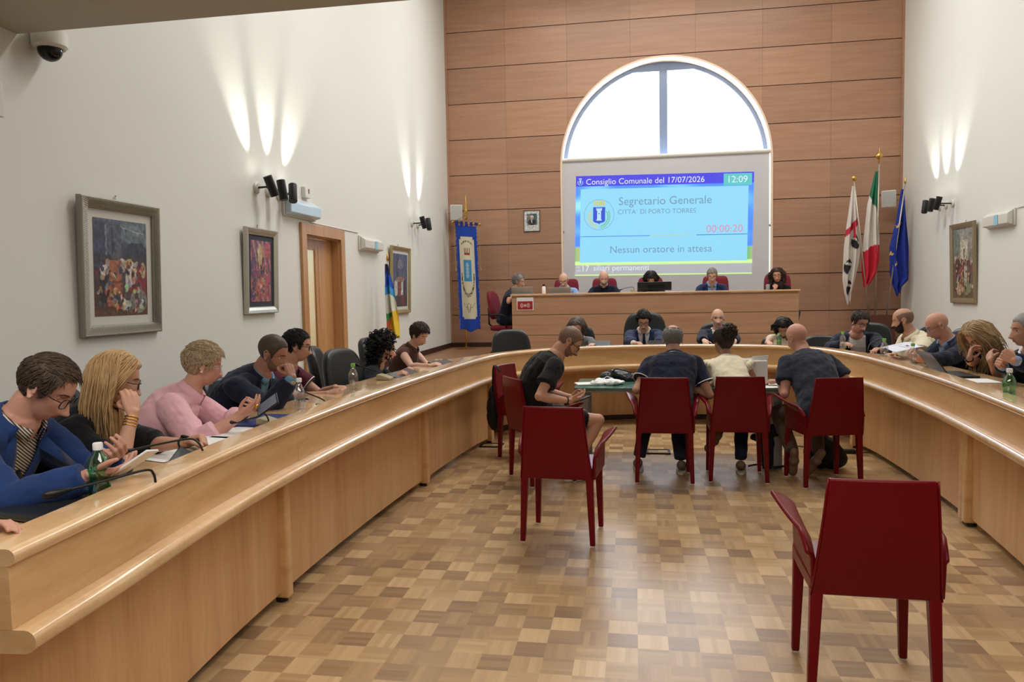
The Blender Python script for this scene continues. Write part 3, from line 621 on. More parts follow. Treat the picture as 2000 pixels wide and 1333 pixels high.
frame_pic('narrow abstract red and violet painting in a plain silver frame beside the door', 'L', 6.46, 7.08, 1.35, 2.17, 0.065, 'silver_light', 0.05, 'dark_mount', p2_, tilt=0.03)
p3_ = painter(lambda u, v: mixc((90, 90, 110), (70, 86, 130), v) if v > .45 else (96, 84, 92),
    [('r', .3, .7, .08, .3, (60, 70, 100)), ('e', .5, .8, .2, .1, (120, 110, 130)), ('r', .2, .35, .1, .14, (200, 196, 190)), ('r', .42, .33, .08, .15, (150, 60, 50)), ('r', .62, .34, .07, .16, (206, 204, 200)), ('r', .8, .36, .06, .16, (60, 50, 70)), ('e', .5, .52, .3, .05, (150, 110, 100)), ('r', .5, .1, .5, .1, (76, 62, 60)), ('r', .66, .12, .08, .1, (130, 60, 60))], seed=8)
frame_pic('bluish painting of figures in a thin gilded frame next to the colourful flag', 'L', 10.66, 11.59, 1.22, 2.25, 0.06, 'gold_frame', 0.05, 'passepartout', p3_, tilt=0.03)
p4_ = painter(lambda u, v: mixc((130, 96, 70), (150, 150, 140), v) if v > .5 else (118, 84, 60),
    [('r', .55, .68, .18, .15, (206, 200, 170)), ('r', .45, .80, .05, .08, (190, 184, 150)), ('r', .55, .64, .03, .06, (80, 50, 50)), ('e', .15, .8, .2, .2, (110, 124, 110)), ('r', .2, .35, .08, .22, (92, 44, 40)), ('r', .4, .36, .06, .2, (160, 60, 50)), ('r', .62, .34, .07, .2, (196, 180, 150)), ('r', .8, .38, .07, .16, (104, 60, 50)),
     ('e', .3, .12, .2, .08, (196, 150, 110)), ('e', .7, .14, .16, .1, (130, 140, 90)), ('e', .5, .5, .4, .05, (96, 60, 50))], seed=12)
frame_pic('painting of a white tower above a crowd in a bronze frame on the right wall', 'R', 11.33, 12.14, 1.24, 2.40, 0.075, 'bronze_frame', 0.0, 'passepartout', p4_, tilt=0.03)
# official portrait on the back wall
pt_ = thing('framed_portrait', 'small framed official portrait photograph on the wooden back wall', 'picture', (-1.965, YB-0.004, 2.69))
base = Matrix(((-1, 0, 0, 0), (0, -1, 0, 0), (0, 0, 1, 0), (0, 0, 0, 1)))
pic_local(pt_, base, 0.315, 0.41, 0.012, 'black', 0.0, 'white', painter(lambda u, v: (222, 222, 220), [('r', .5, .58, .34, .28, (60, 92, 84)), ('r', .72, .58, .12, .28, (120, 120, 110)), ('e', .5, .44, .26, .16, (30, 36, 54)), ('e', .5, .64, .11, .12, (196, 150, 130)), ('e', .5, .73, .11, .05, (210, 210, 210)), ('r', .5, .47, .03, .07, (230, 230, 230)), ('r', .5, .2, .2, .012, (150, 150, 150))], seed=1), ncell=(30, 40), dep=0.018)
for o in pt_.children:
    pass
# ---- wall spotlights (black cylinders on round wall mounts) with their beams
def spot(wall, y, z, out, tilt_y, tilt_in, label, group, on=True, watt=85):
    X = XL if wall == 'L' else XR; s = 1 if wall == 'L' else -1
    t = thing('wall_spotlight', label, 'spotlight', (X, y, z), 0, group)
    mb = MB(); mb.lathe([(0, 0), (0.055, 0), (0.055, 0.018), (0.045, 0.028), (0, 0.028)], (0, 0, 0), 20, axis=(s, 0, 0)); mb.build('wall_mount', 'white_plastic', t, smooth=True, angle=40)
    mb = MB(); mb.tube([(s*0.028, 0, 0), (s*(out-0.03), 0.0, 0.005)], 0.010, 8); mb.ell((s*(out-0.035), 0, 0.005), (0.02, 0.02, 0.02), 10, 8); mb.build('arm', 'black', t, smooth=True)
    ax = Vector((-s*math.sin(R(tilt_in)), math.sin(R(tilt_y)), math.cos(R(tilt_y)))).normalized(); c0 = Vector((s*out, 0, 0.01))
    mb = MB(); mb.lathe([(0, -0.10), (0.040, -0.10), (0.043, -0.095), (0.043, 0.10), (0.038, 0.10), (0.036, 0.085), (0, 0.085)], c0, 24, axis=ax); mb.build('lamp_housing', 'black', t, smooth=True, angle=40)
    mb = MB(); mb.lathe([(0, 0.086), (0.034, 0.086), (0.034, 0.090), (0, 0.090)], c0, 20, axis=ax); mb.build('lamp_lens', 'lamp_glow' if on else 'black', t)
    if on:
        l = bpy.data.lights.new('spot_beam', 'SPOT'); l.energy = watt; l.spot_size = R(38); l.spot_blend = 1.0; l.shadow_soft_size = 0.02; l.color = (1.0, 0.97, 0.88)
        o = bpy.data.objects.new('spot_beam', l); C.objects.link(o); o.location = Vector((X, y, z))+c0+ax*0.11; o.rotation_euler = ax.to_track_quat('-Z', 'Y').to_euler()
G1 = 'black wall spotlights'
for wall, y, z, out, ty, ti, lb in (('L', 6.79, 2.57, 0.16, -22, 11, 'leftmost black spotlight of the trio above the emergency light, tilted left'), ('L', 7.02, 2.56, 0.16, 2, 10, 'middle upright black spotlight of the trio above the emergency light'), ('L', 7.25, 2.56, 0.16, 24, 11, 'rightmost black spotlight of the trio, tilted towards the back wall'),
        ('L', 11.9, 2.68, 0.20, -14, 11, 'black spotlight of the far left-wall pair, nearer the camera'), ('L', 12.22, 2.68, 0.20, 14, 11, 'black spotlight of the far left-wall pair, nearer the corner'),
        ('R', 12.20, 2.73, 0.22, -14, 11, 'black spotlight of the right-wall trio, nearest the camera'), ('R', 12.45, 2.73, 0.22, 2, 11, 'middle black spotlight of the right-wall trio'), ('R', 12.70, 2.73, 0.22, 16, 11, 'black spotlight of the right-wall trio, nearest the flags')):
    spot(wall, y, z, out, ty, ti, lb, None)
# ---- emergency lights, sensors, cable ducts, camera
def emergency(label, X, s, y, z, w_, h, band=None):
    t = thing('emergency_light', label, 'emergency light', (X, y, z))
    mb = MB(); mb.box((0 if s > 0 else -0.03, -w_/2, 0), (0.03 if s > 0 else 0, w_/2, h)); mb.build('housing', 'white_plastic', t, bevel=0.008)
    mb = MB(); pr = [(s*0.031, 0.012), (s*0.10, 0.03), (s*0.105, h-0.06), (s*0.031, h-0.01)]; mb.prism(pr, -w_/2+0.015, w_/2-0.015, 'y'); mb.build('diffuser', 'diffuser' if band is None else 'white_plastic', t, bevel=0.01)
    if band is not None: mb = MB(); mb.prism([(s*0.1045, 0.03), (s*0.108, 0.03), (s*0.110, h-0.06), (s*0.1065, h-0.06)], band-0.05, band+0.05, 'y'); mb.build('label_band', 'pale_blue', t)
    return t
mat('diffuser', srgb(200, 220, 235), 0.25, trans=0.0, spec=0.6); mat('pale_blue', srgb(150, 205, 225), 0.4)
emergency('white emergency light with ribbed diffuser above the door frame', XL, 1, 7.70, 2.36, 0.78, 0.20)
emergency('small white emergency light with blue band right of the door', XL, 1, 9.83, 2.11, 0.75, 0.20, 0.05)
emergency('white emergency light with pale blue band on the right wall', XR, -1, 10.66, 2.24, 0.72, 0.22, -0.05)
t = thing('alarm_box', 'small white alarm box with a red mark above the emergency light', 'alarm', (XL, 7.86, 2.60)); mb = MB(); mb.box((0, -0.07, 0), (0.05, 0.07, 0.12)); mb.build('casing', 'white_plastic', t, bevel=0.006); mb = MB(); mb.box((0.0505, 0.0, 0.05), (0.052, 0.03, 0.10)); mb.build('red_mark', 'red_leather', t)
mb = MB(); mb.tube([(XL+0.006, 7.95, 2.36), (XL+0.006, 8.0, 2.345), (XL+0.006, 9.45, 2.34)], 0.006, 6); tag(mb.build('cable_duct', 'white_plastic'), 'thin white cable duct running along the left wall above the door', 'cable duct')
mb = MB(); mb.box((XR-0.012, 6.0, 2.45), (XR-0.001, 10.28, 2.465)); tag(mb.build('cable_duct', 'white_plastic'), 'thin white cable duct leading to the emergency light on the right wall', 'cable duct')
t = thing('wall_box', 'white box and socket on the left wall below the dome camera', 'wall box', (XL, 3.68, 2.42)); mb = MB(); mb.box((0, -0.16, 0.15), (0.03, 0.16, 0.36)); mb.build('box_cover', 'white_plastic', t, bevel=0.006); mb = MB(); mb.box((0, -0.05, 0.0), (0.04, 0.06, 0.14)); mb.build('socket', 'white_plastic', t, bevel=0.006)
t = thing('dome_camera', 'white dome security camera with dark lens at the top left corner', 'security camera', (-3.523, 4.13, 2.99))
mb = MB(); mb.lathe([(0.0, 0.20), (0.06, 0.20), (0.075, 0.17), (0.098, 0.155), (0.098, 0.07), (0.085, 0.055), (0, 0.055)], (0, 0, 0), 28); mb.build('camera_housing', 'white_plastic', t, smooth=True, angle=40)
mb = MB(); mb.ell((0, 0, 0.052), (0.070, 0.070, 0.072), 24, 14); mb.build('lens_dome', 'black_gloss', t, smooth=True)
mb = MB(); mb.box((-0.102, -0.03, 0.15), (0.0, 0.03, 0.20)); mb.build('wall_bracket', 'white_plastic', t, bevel=0.006)
def speaker(label, loc, rz, tl, wx, nm='wall_speaker'):
    t = thing(nm, label, 'loudspeaker', loc, rz)
    mw = Matrix.Rotation(R(tl), 4, 'X')
    mb = MB(); mb.prism([(-0.12, -0.10), (0.12, -0.10), (0.09, 0.09), (-0.09, 0.09)], -0.15, 0.15, 'z'); mb.build('cabinet', 'white_plastic', t, mw=mw, bevel=0.012)
    mb = MB(); mb.box((-0.10, -0.106, -0.135), (0.10, -0.101, 0.135)); mb.build('grille', 'speaker_grille', t, mw=mw, bevel=0.002)
    mb = MB(); mb.tube([(0, 0.09, 0), (wx*0.6, 0.16, 0), (wx, 0.20, 0)], 0.012, 8); mb.build('bracket', 'grey_metal', t)
mat('speaker_grille', srgb(196, 196, 192), 0.7, bump=(300, 0.5, 0.001))
speaker('white loudspeaker on the wall above the blue civic banner', (-3.42, 14.12, 3.08), R(25), 8, -0.1)
speaker('white loudspeaker behind the blue starred flag', (4.43, 14.12, 3.04), R(-25), 8, 0.12)

# ================================================================ FLAGS AND BANNER
def cloth_grid(name, P, colf, parent, nu=50, nv=90): return colgrid(name, P, nu, nv, colf, 'cloth_print', parent, thick=0.004)
gz = PZ
t = thing('civic_banner', 'tall blue and cream civic banner hanging from a brass-footed pole', 'banner', (-3.20, 13.85, gz))
mb = MB(); mb.lathe([(0, 0), (0.165, 0), (0.165, 0.012), (0.06, 0.022), (0.02, 0.05), (0.014, 0.05), (0, 0.05)], (0, 0, 0), 28); mb.build('stand_base', 'brass', t, smooth=True, angle=35)
mb = MB(); mb.tube([(0, 0, 0.05), (0.05, 0, 2.45)], 0.014, 10); mb.build('pole', 'brass', t, smooth=True)
mb = MB(); mb.lathe([(0.0, 2.45), (0.022, 2.47), (0.03, 2.50), (0.015, 2.54), (0.03, 2.58), (0.035, 2.64), (0.02, 2.68), (0.026, 2.72), (0.012, 2.78), (0.004, 2.92), (0, 2.93)], (0.05, 0, 0), 14); mb.build('finial', 'brass', t, smooth=True)
mb = MB(); mb.tube([(-0.20, -0.02, 2.42), (0.30, -0.02, 2.36)], 0.012, 10); mb.ell((-0.21, -0.02, 2.42), (.028, .028, .028), 10, 8); mb.ell((0.31, -0.02, 2.36), (.028, .028, .028), 10, 8); mb.build('crossbar', 'brass', t, smooth=True)
mb = MB(); mb.tube([(-0.18, -0.02, 2.43), (0.05, -0.02, 2.54), (0.28, -0.02, 2.37)], 0.006, 6); mb.build('cord', 'gold_frame', t)
def bcol(u, v):
    b_ = srgb(24, 66, 168); cr_ = srgb(214, 206, 180)
    x, y = (u-0.5), v
    if 0.11 < y < 0.90 and abs(x) < 0.34:
        # cream field with notched corners
        if abs(x) > 0.27 and (y > 0.87 or y < 0.13): return b_
        if 0.47 < y < 0.68 and abs(x) < 0.17:
            if abs(x) < 0.07 and 0.50 < y < 0.65: return srgb(150, 180, 200) if (abs(x) < 0.05 or int(y*60) % 2) else srgb(70, 140, 190)
            return srgb(60, 140, 190)
        if 0.72 < y < 0.745 and abs(x) < 0.12: return srgb(150, 50, 40)
        if 0.745 <= y < 0.79 and abs(x) < 0.13 and (int((x+0.13)*28) % 2 == 0): return srgb(120, 70, 50)
        rr = math.hypot(x/0.29, (y-0.52)/0.19)
        if 0.86 < rr < 1.06 and y < 0.55 and noise.noise((x*60, y*160, 2)) > -0.12: return srgb(90, 84, 60)
        if 0.17 < y < 0.26 and abs(abs(x)-0.02-(y-0.17)*0.9) < 0.02 and noise.noise((x*50, y*140, 4)) > -0.2: return srgb(120, 100, 60)
        if abs(x) < 0.25 and abs(y-(0.855-0.35*x*x*1.5)) < 0.008 and noise.noise((x*90, 0, 3)) > -0.1: return srgb(110, 90, 60)
        if abs(x) < 0.27 and abs(y-(0.24+0.02*math.cos(x*24))) < 0.004: return srgb(140, 120, 70)
        return cr_
    if abs(x) > 0.47 and noise.noise((0, y*200, 1)) > 0: return srgb(190, 160, 90)
    return b_
def bP(u, v):
    z = 0.36+2.0*v + (0.03 if v < 0.01 else 0)*math.sin(u*9) - 0.04*u*v
    return Vector((-0.16+0.42*u+0.05*(1-v)*(1-0.2*u), -0.03+0.018*math.sin(u*9+v*1.5)*(1.1-v*.7), z))
cloth_grid('banner_cloth', bP, bcol, t, 60, 150)
mb = MB()
for k in range(5): x = -0.13+k*0.095; mb.box((x-0.025, -0.045, 2.34), (x+0.025, 0.0, 2.44-0.012*k))
mb.build('hanging_loops', 'banner_blue', t) if 'banner_blue' in M else (mat('banner_blue', srgb(24, 50, 130), 0.85), mb.build('hanging_loops', 'banner_blue', t))
for s, x in ((-1, -0.175), (1, 0.305)):
    mb = MB(); mb.tube([(x, -0.03, 2.38), (x+0.01, -0.035, 1.6), (x+0.02, -0.035, 1.5)], [0.004, 0.004, 0.014], 6); mb.build('tassel', 'gold_frame', t)

def flag(label, base, top, outl, colf, finial, poleR=0.012, name='flag_on_pole'):
    """pole from base to top; cloth hangs from the pole's upper part: outl gives (t, left, right) widths down its length"""
    b_, t_ = Vector(base), Vector(top)
    t = thing(name, label, 'flag', b_)
    mb = MB(); mb.tube([(0, 0, 0), t_-b_], poleR, 10); mb.build('pole', 'silver_light', t, smooth=True)
    mb = MB(); f = t_-b_
    if finial == 'ball': mb.ell(f+Vector((0, 0, 0.04)), (0.04, 0.04, 0.05), 12, 10)
    elif finial == 'star': mb.lathe([(0, 0), (0.02, 0.01), (0.012, 0.06), (0.05, 0.10), (0.07, 0.14), (0.02, 0.18), (0.01, 0.26), (0, 0.27)], f, 12)
    else: mb.lathe([(0, 0), (0.02, 0.01), (0.016, 0.05), (0.0, 0.14)], f, 10)
    mb.build('finial', 'brass', t, smooth=True)
    zs = [q[0] for q in outl]; ls = [q[1] for q in outl]; rs = [q[2] for q in outl]
    def P(u, v):      # v 1 at the top
        z = zs[0]+(zs[-1]-zs[0])*(1-v); l = np.interp(-z, [-q for q in zs], ls); r = np.interp(-z, [-q for q in zs], rs)
        ph = u*13+2.0*math.sin(v*3); w_ = (r-l)
        return Vector((l+w_*(u+0.035*math.sin(u*12.6+v*3)*0.5)-b_.x, b_.y*0-0.055+0.055*math.sin(ph)*min(1, 3*(1-v)+0.15)*min(1, w_*5), z-b_.z-0.03*math.sin(ph*0.5)*(1-v)))
    cloth_grid('flag_cloth', P, colf, t, 56, 110)
    return t
# base box holding three flags
mb = MB(); mb.box((-0.24, -0.16, 0), (0.20, 0.16, 0.55)); mb.box((-0.24, -0.16, 0.55), (0.20, 0.16, 0.555))
tb = thing('flag_stand', 'brown wooden box holding the three flag poles by the right corner', 'flag stand', (4.22, 13.85, PZ)); mat('brown_box', srgb(92, 52, 38), 0.4)
mb.build('box_body', 'brown_box', tb, bevel=0.006)
def c_sard(u, v):
    w_ = srgb(216, 208, 200); r_ = srgb(196, 40, 60); k = srgb(34, 30, 36)
    if abs(v-0.605-0.10*u) < 0.03: return r_
    if abs(u-0.62) < 0.06 and v > 0.55 and v < 0.70: return r_
    for cu, cv in ((0.70, 0.52), (0.30, 0.32), (0.48, 0.13)):
        du, dv = (u-cu)/0.26, (v-cv)/0.062
        if du*du+dv*dv < 1: return w_ if abs(dv-0.35+0.3*du) < 0.16 else k
    return w_
flag('white flag with red cross and dark heads, leftmost of the right-hand three', (4.02, 13.80, 1.01), (3.73, 13.72, 3.33), [(3.24, 3.705, 3.755), (2.7, 3.645, 3.80), (2.2, 3.59, 3.86), (1.9, 3.58, 3.83), (1.65, 3.575, 3.78), (1.42, 3.60, 3.72), (1.22, 3.64, 3.70)], c_sard, 'ball')
def c_it(u, v):
    a = v + 0.16*(u-0.5)
    return srgb(30, 110, 80) if a > 0.72+0.0*u else (srgb(222, 216, 208) if a > 0.34+0.22*(u-.5) else srgb(200, 34, 56))
flag('green, white and red flag between the other two flags', (4.13, 13.84, 1.01), (4.14, 13.74, 3.60), [(3.48, 4.09, 4.135), (2.95, 3.98, 4.14), (2.3, 3.915, 4.18), (2.0, 3.90, 4.185), (1.75, 3.90, 4.15), (1.52, 3.92, 4.0)], c_it, 'star')
def c_eu(u, v):
    for cu, cv in ((0.42, 0.68), (0.18, 0.655), (0.05, 0.40), (0.30, 0.30)):
        x, y = (u-cu)*0.26, (v-cv)*1.9; rr = math.hypot(x, y); a = math.atan2(x, y)
        if rr < 0.042*(0.62+0.38*math.cos(5*a)): return srgb(222, 190, 110)
    return srgb(28, 52, 150)
flag('dark blue flag with gold stars leaning into the right corner', (4.32, 13.84, 1.01), (4.545, 13.70, 3.24), [(3.16, 4.51, 4.555), (2.6, 4.44, 4.61), (2.2, 4.345, 4.65), (1.75, 4.36, 4.665), (1.62, 4.38, 4.66), (1.5, 4.41, 4.55), (1.36, 4.46, 4.52)], c_eu, 'spear')
def c_reg(u, v):
    if (u-0.45)**2*3+((v-0.47)/0.13)**2 < 1: return srgb(214, 214, 200)
    n = noise.noise((u*3, v*7, 5))
    a = v+n*0.1
    if a > 0.88: return srgb(30, 30, 70)
    if a > 0.60: return srgb(26, 80, 180) if a > .7 else srgb(60, 150, 210)
    if a > 0.42: return srgb(70, 150, 190)
    if a > 0.25: return srgb(60, 140, 76) if u+n < .8 else srgb(220, 180, 50)
    return srgb(224, 190, 50) if u > .4 else srgb(190, 90, 60)
flag('colourful blue, green and yellow flag hanging in front of the gilt-framed painting', (-3.40, 10.0, 0.0), (-3.41, 10.0, 1.98), [(1.94, -3.43, -3.39), (1.6, -3.45, -3.32), (1.2, -3.45, -3.27), (0.9, -3.44, -3.25)], c_reg, 'spear')
mb = MB(); mb.lathe([(0, 0), (0.15, 0), (0.15, 0.015), (0.03, 0.04), (0.02, 0.08), (0, 0.08)], (-3.40, 9.999, 0), 24); o = mb.build('stand_base', 'black', bpy.data.objects['flag_on_pole.003'], smooth=True); o.matrix_parent_inverse = Matrix.Translation((3.40, -10.0, 0))

# ================================================================ OFFICE CHAIRS
def squircle(w_, h, n=28, p=3.2): return [(math.copysign(abs(math.cos(a))**(2/p), math.cos(a))*w_, math.copysign(abs(math.sin(a))**(2/p), math.sin(a))*h) for a in [2*math.pi*k/n for k in range(n)]]
def padmesh(name, w_, h, d, m, t, mw, curve=0.04, taper=0.0, sq=3.2):
    mb = MB(); rings = []
    prof = [(-d/2, 0.80), (-d/2+0.004, 0.93), (-d/4, 0.99), (0, 1.0), (d/4, 0.99), (d/2-0.004, 0.93), (d/2, 0.80)]
    for dy, s in prof:
        rg = []
        for x, z in squircle(w_*s, h*s, 40, sq):
            xx = x*(1-taper*(z/h)); rg.append((xx, dy+curve*(xx/w_)**2, z))
        rings.append(rg)
    mb.rings(rings); o = mb.build(name, m, t, smooth=True, mw=mw)
    return o
def office_chair(label, back_h=0.25, seat_z=0.48, m='black_leather', top=None, wback=0.24, arms=True, sq=3.2):
    t = thing('office_chair', label, 'chair', (0, 0, 0), 0, None)
    padmesh('seat', 0.25, 0.25, 0.09, m, t, Matrix.Translation((0, 0, seat_z-0.045)) @ Matrix.Rotation(R(90), 4, 'X'), 0.0)
    bz = seat_z+0.10+back_h
    padmesh('backrest', wback, back_h, 0.08, m, t, Matrix.Translation((0, -0.25, bz)) @ Matrix.Rotation(R(8), 4, 'X'), 0.05, 0.06, sq)
    mb = MB(); mb.tube([(0, -0.20, seat_z-0.07), (0, -0.31, seat_z+0.02), (0, -0.32, bz-0.05)], 0.022, 8, flat=0.6); mb.build('back_support', 'black', t, smooth=True)
    if arms:
        for s in (-1, 1): mb = MB(); mb.tube([(s*0.26, 0.10, seat_z-0.03), (s*0.29, 0.12, seat_z+0.16), (s*0.285, 0.0, seat_z+0.19), (s*0.27, -0.20, seat_z+0.19)], [0.016, 0.016, 0.022, 0.018], 8); mb.build('armrest', 'black', t, smooth=True)
    mb = MB(); mb.tube([(0, 0, 0.07), (0, 0, seat_z-0.09)], 0.026, 12); mb.build('gas_column', 'black', t, smooth=True)
    for k in range(5):
        a = 2*math.pi*k/5+0.3; mb = MB(); mb.tube([(0, 0, 0.095), (0.26*math.cos(a), 0.26*math.sin(a), 0.07)], [0.028, 0.016], 6); lg = mb.build('leg', 'black', t, smooth=True)
        mb = MB(); mb.lathe([(0, -0.02), (0.025, -0.02), (0.025, 0.02), (0, 0.02)], (0.265*math.cos(a), 0.265*math.sin(a), 0.026), 12, axis=(math.sin(a), -math.cos(a), 0)); mb.build('caster', 'black', lg, smooth=True, angle=40)
    return t
# ================================================================ PEOPLE
def skinmat(n, c): mat(n, srgb(*c), 0.5, spec=0.35, vary=(14, 0.05), sss=0.08, bump=(160, 0.08, 0.001)); return n
skinmat('skin_fair', (212, 168, 148)); skinmat('skin_tan', (194, 146, 122)); skinmat('skin_ruddy', (202, 150, 130)); skinmat('skin_dark', (164, 118, 98))
def clothmat(n, c, r=0.85, sc=120, st=0.12): mat(n, srgb(*c), r, spec=0.25, bump=(sc, st, 0.003), sheen=0.1, vary=(3, 0.03)); return n
for n, c in (('c_blue', (34, 58, 108)), ('c_navy', (26, 32, 52)), ('c_navy2', (30, 44, 78)), ('c_black', (18, 18, 22)), ('c_black2', (26, 26, 32)), ('c_pink', (226, 176, 186)), ('c_maroon', (86, 30, 46)), ('c_brown', (88, 60, 52)), ('c_white', (226, 224, 222)),
             ('c_cream', (222, 212, 186)), ('c_ivory', (226, 216, 190)), ('c_lblue', (140, 172, 216)), ('c_dkpolo', (20, 26, 46)), ('c_dtee', (36, 40, 54)), ('c_denim', (36, 40, 60)), ('c_khaki', (96, 74, 62)), ('c_grey', (120, 120, 124)), ('c_teal', (110, 150, 176))): clothmat(n, c)
mat('c_tie', srgb(24, 28, 60), 0.6); mat('c_pinktie', srgb(190, 130, 120), 0.6)
def stripes():
    m = mat('c_stripe', (0.5, 0.5, 0.5), 0.8); nt = m.node_tree; w_ = nt.nodes.new('ShaderNodeTexWave'); w_.inputs['Scale'].default_value = 42; w_.bands_direction = 'DIAGONAL'; tc = nt.nodes.new('ShaderNodeTexCoord'); nt.links.new(tc.outputs['Object'], w_.inputs['Vector'])
    cr = nt.nodes.new('ShaderNodeValToRGB'); cr.color_ramp.elements[0].color = (*srgb(60, 50, 46), 1); cr.color_ramp.elements[1].color = (*srgb(206, 196, 180), 1); cr.color_ramp.elements[0].position = 0.4; cr.color_ramp.elements[1].position = 0.6
    nt.links.new(w_.outputs['Fac'], cr.inputs[0]); nt.links.new(cr.outputs[0], nt.nodes['Principled BSDF'].inputs['Base Color'])
stripes()
def hairmat(n, c, r=0.5):
    m = mat(n, srgb(*c), r, spec=0.4, vary=(30, 0.30)); return n
for n, c in (('h_dark', (50, 40, 35)), ('h_fade', (74, 58, 50)), ('h_black', (18, 16, 18)), ('h_brown', (58, 42, 34)), ('h_blond', (182, 146, 102)), ('h_ash', (176, 154, 124)), ('h_dkblond', (168, 140, 104)), ('h_grey', (138, 133, 130)), ('h_cocoa', (78, 62, 50)), ('h_stub', (122, 94, 80)), ('h_greybrown', (96, 88, 84))): hairmat(n, c)
mat('lip', srgb(160, 92, 84), 0.45); mat('eye_white', srgb(220, 216, 210), 0.25); mat('iris', srgb(46, 32, 24), 0.2); mat('pearl', srgb(230, 225, 215), 0.25); mat('gold', srgb(220, 170, 90), 0.25, metal=1.0)
mat('shoe_grey', srgb(110, 104, 100), 0.6); mat('shoe_tan', srgb(120, 96, 78), 0.7); mat('shoe_sole', srgb(196, 188, 176), 0.6); mat('specs_black', srgb(14, 14, 16), 0.3)

def remeshed(mb, voxel, sm=3, disp=None, name='m'):
    me = bpy.data.meshes.new(name); me.from_pydata(mb.v, [], mb.f); me.update()
    bm = bmesh.new(); bm.from_mesh(me); bmesh.ops.recalc_face_normals(bm, faces=bm.faces); bm.to_mesh(me); bm.free()
    o = bpy.data.objects.new(name, me); C.objects.link(o)
    r_ = o.modifiers.new('r', 'REMESH'); r_.mode = 'VOXEL'; r_.voxel_size = voxel; r_.use_smooth_shade = True
    if sm: s = o.modifiers.new('s', 'SMOOTH'); s.factor = 0.5; s.iterations = sm
    for k, (size, strength) in enumerate(disp or []):
        tx = bpy.data.textures.new('wrinkle', 'CLOUDS'); tx.noise_scale = size; tx.noise_depth = 1
        d = o.modifiers.new('d', 'DISPLACE'); d.texture = tx; d.strength = strength; d.mid_level = 0.5; d.texture_coords = 'LOCAL'
    dg = bpy.context.evaluated_depsgraph_get(); res = bpy.data.meshes.new_from_object(o.evaluated_get(dg)); res.name = name
    bpy.data.objects.remove(o); bpy.data.meshes.remove(me)
    res.polygons.foreach_set('use_smooth', [True]*len(res.polygons)); return res
def obj(name, me, m, parent=None):
    me.materials.clear(); me.materials.append(M[m]); o = bpy.data.objects.new(name, me); C.objects.link(o)
    if parent: o.parent = parent; o.matrix_parent_inverse = Matrix.Translation(parent.location).inverted() @ Matrix.Identity(4) if parent.rotation_euler.z == 0 else parent.matrix_basis.inverted()
    return o
def bld(mb, name, m, parent, smooth=True, angle=None, bevel=0):
    o = mb.build(name, m, None, smooth=smooth, angle=angle, bevel=bevel); o.parent = parent; o.matrix_parent_inverse = Matrix.Translation(parent.location).inverted(); return o
def capsule(mb, a, b, r0, r1, n=12):
    a, b = Vector(a), Vector(b); mb.tube([a, a*0.5+b*0.5, b], [r0, (r0+r1)/2, r1], n); mb.ell(a, (r0,)*3, n, 8); mb.ell(b, (r1,)*3, n, 8)
def g2(x, s): return math.exp(-x*x/(2*s*s))
EL = [((0, -0.010, 0.030), (0.0765, 0.097, 0.090)), ((0, 0.022, -0.037), (0.058, 0.067, 0.079))]
def head_r(d):
    acc = 0; k = 90
    for c, r in EL:
        A = sum((d[i]/r[i])**2 for i in range(3)); B = -2*sum(d[i]*c[i]/r[i]**2 for i in range(3)); Cc = sum((c[i]/r[i])**2 for i in range(3))-1
        t = (-B+math.sqrt(max(B*B-4*A*Cc, 0)))/(2*A); acc += math.exp(k*t)
    return math.log(acc)/k-0.0035
def bump(x, z, fem=False, nose=1.0):
    ax = abs(x); b = 0.0
    if z > -0.052: t = min(1, max(0, (0.012-z)/0.056)); b += nose*(0.004+0.023*t**1.25)*g2(ax, 0.0062+0.0055*t)*(1 if z < 0.012 else g2(z-0.012, 0.012))
    else: b += nose*0.027*g2(ax, 0.0117)*g2(z+0.052, 0.0045)
    b += nose*0.010*g2(ax-0.013, 0.006)*g2(z+0.047, 0.006)
    b += (0.002 if fem else 0.0045)*g2(ax-0.028, 0.018)*g2(z-0.022, 0.008)
    b -= 0.0105*g2(ax-0.031, 0.014)*g2(z-0.002, 0.010)
    b += 0.0045*g2(ax-0.046, 0.014)*g2(z+0.030, 0.014)
    b += 0.0055*g2(ax, 0.021)*(g2(z+0.066, 0.0048)+g2(z+0.077, 0.0050)) - 0.003*g2(ax, 0.018)*g2(z+0.0715, 0.0018)
    b -= 0.004*g2(ax, 0.02)*g2(z+0.088, 0.006); b += (0.005 if fem else 0.008)*g2(ax, 0.020)*g2(z+0.104, 0.011)
    b -= 0.004*g2(ax-0.045, 0.012)*g2(z+0.062, 0.018)
    return b
def head_grid(nu, nv, fn):
    rings = []
    for j in range(nv+1):
        th = math.pi*min(max(j/nv, 0.004), 0.996)
        rings.append([fn(Vector((math.sin(th)*math.sin(2*math.pi*i/nu), math.sin(th)*math.cos(2*math.pi*i/nu), -math.cos(th)))) for i in range(nu)])
    return rings
def head_pt(d, off=0.0, fem=False, nose=1.0):
    p = d*(head_r(d)+off)
    if d.y > 0.05 and off < 0.02: p.y += bump(p.x, p.z, fem, nose)*min(1, (d.y-0.05)*4)
    return p
def hairline(phi, rec=0.0):   # phi in degrees from the face front
    xs = [0, 30, 48, 58, 66, 74, 84, 98, 112, 130, 180]; ys = [0.066+rec, 0.068+rec*1.2, 0.052+rec, 0.030+rec*.3, -0.012, -0.020, 0.018, 0.012, -0.022, -0.062, -0.078]
    return float(np.interp(phi, xs, ys))
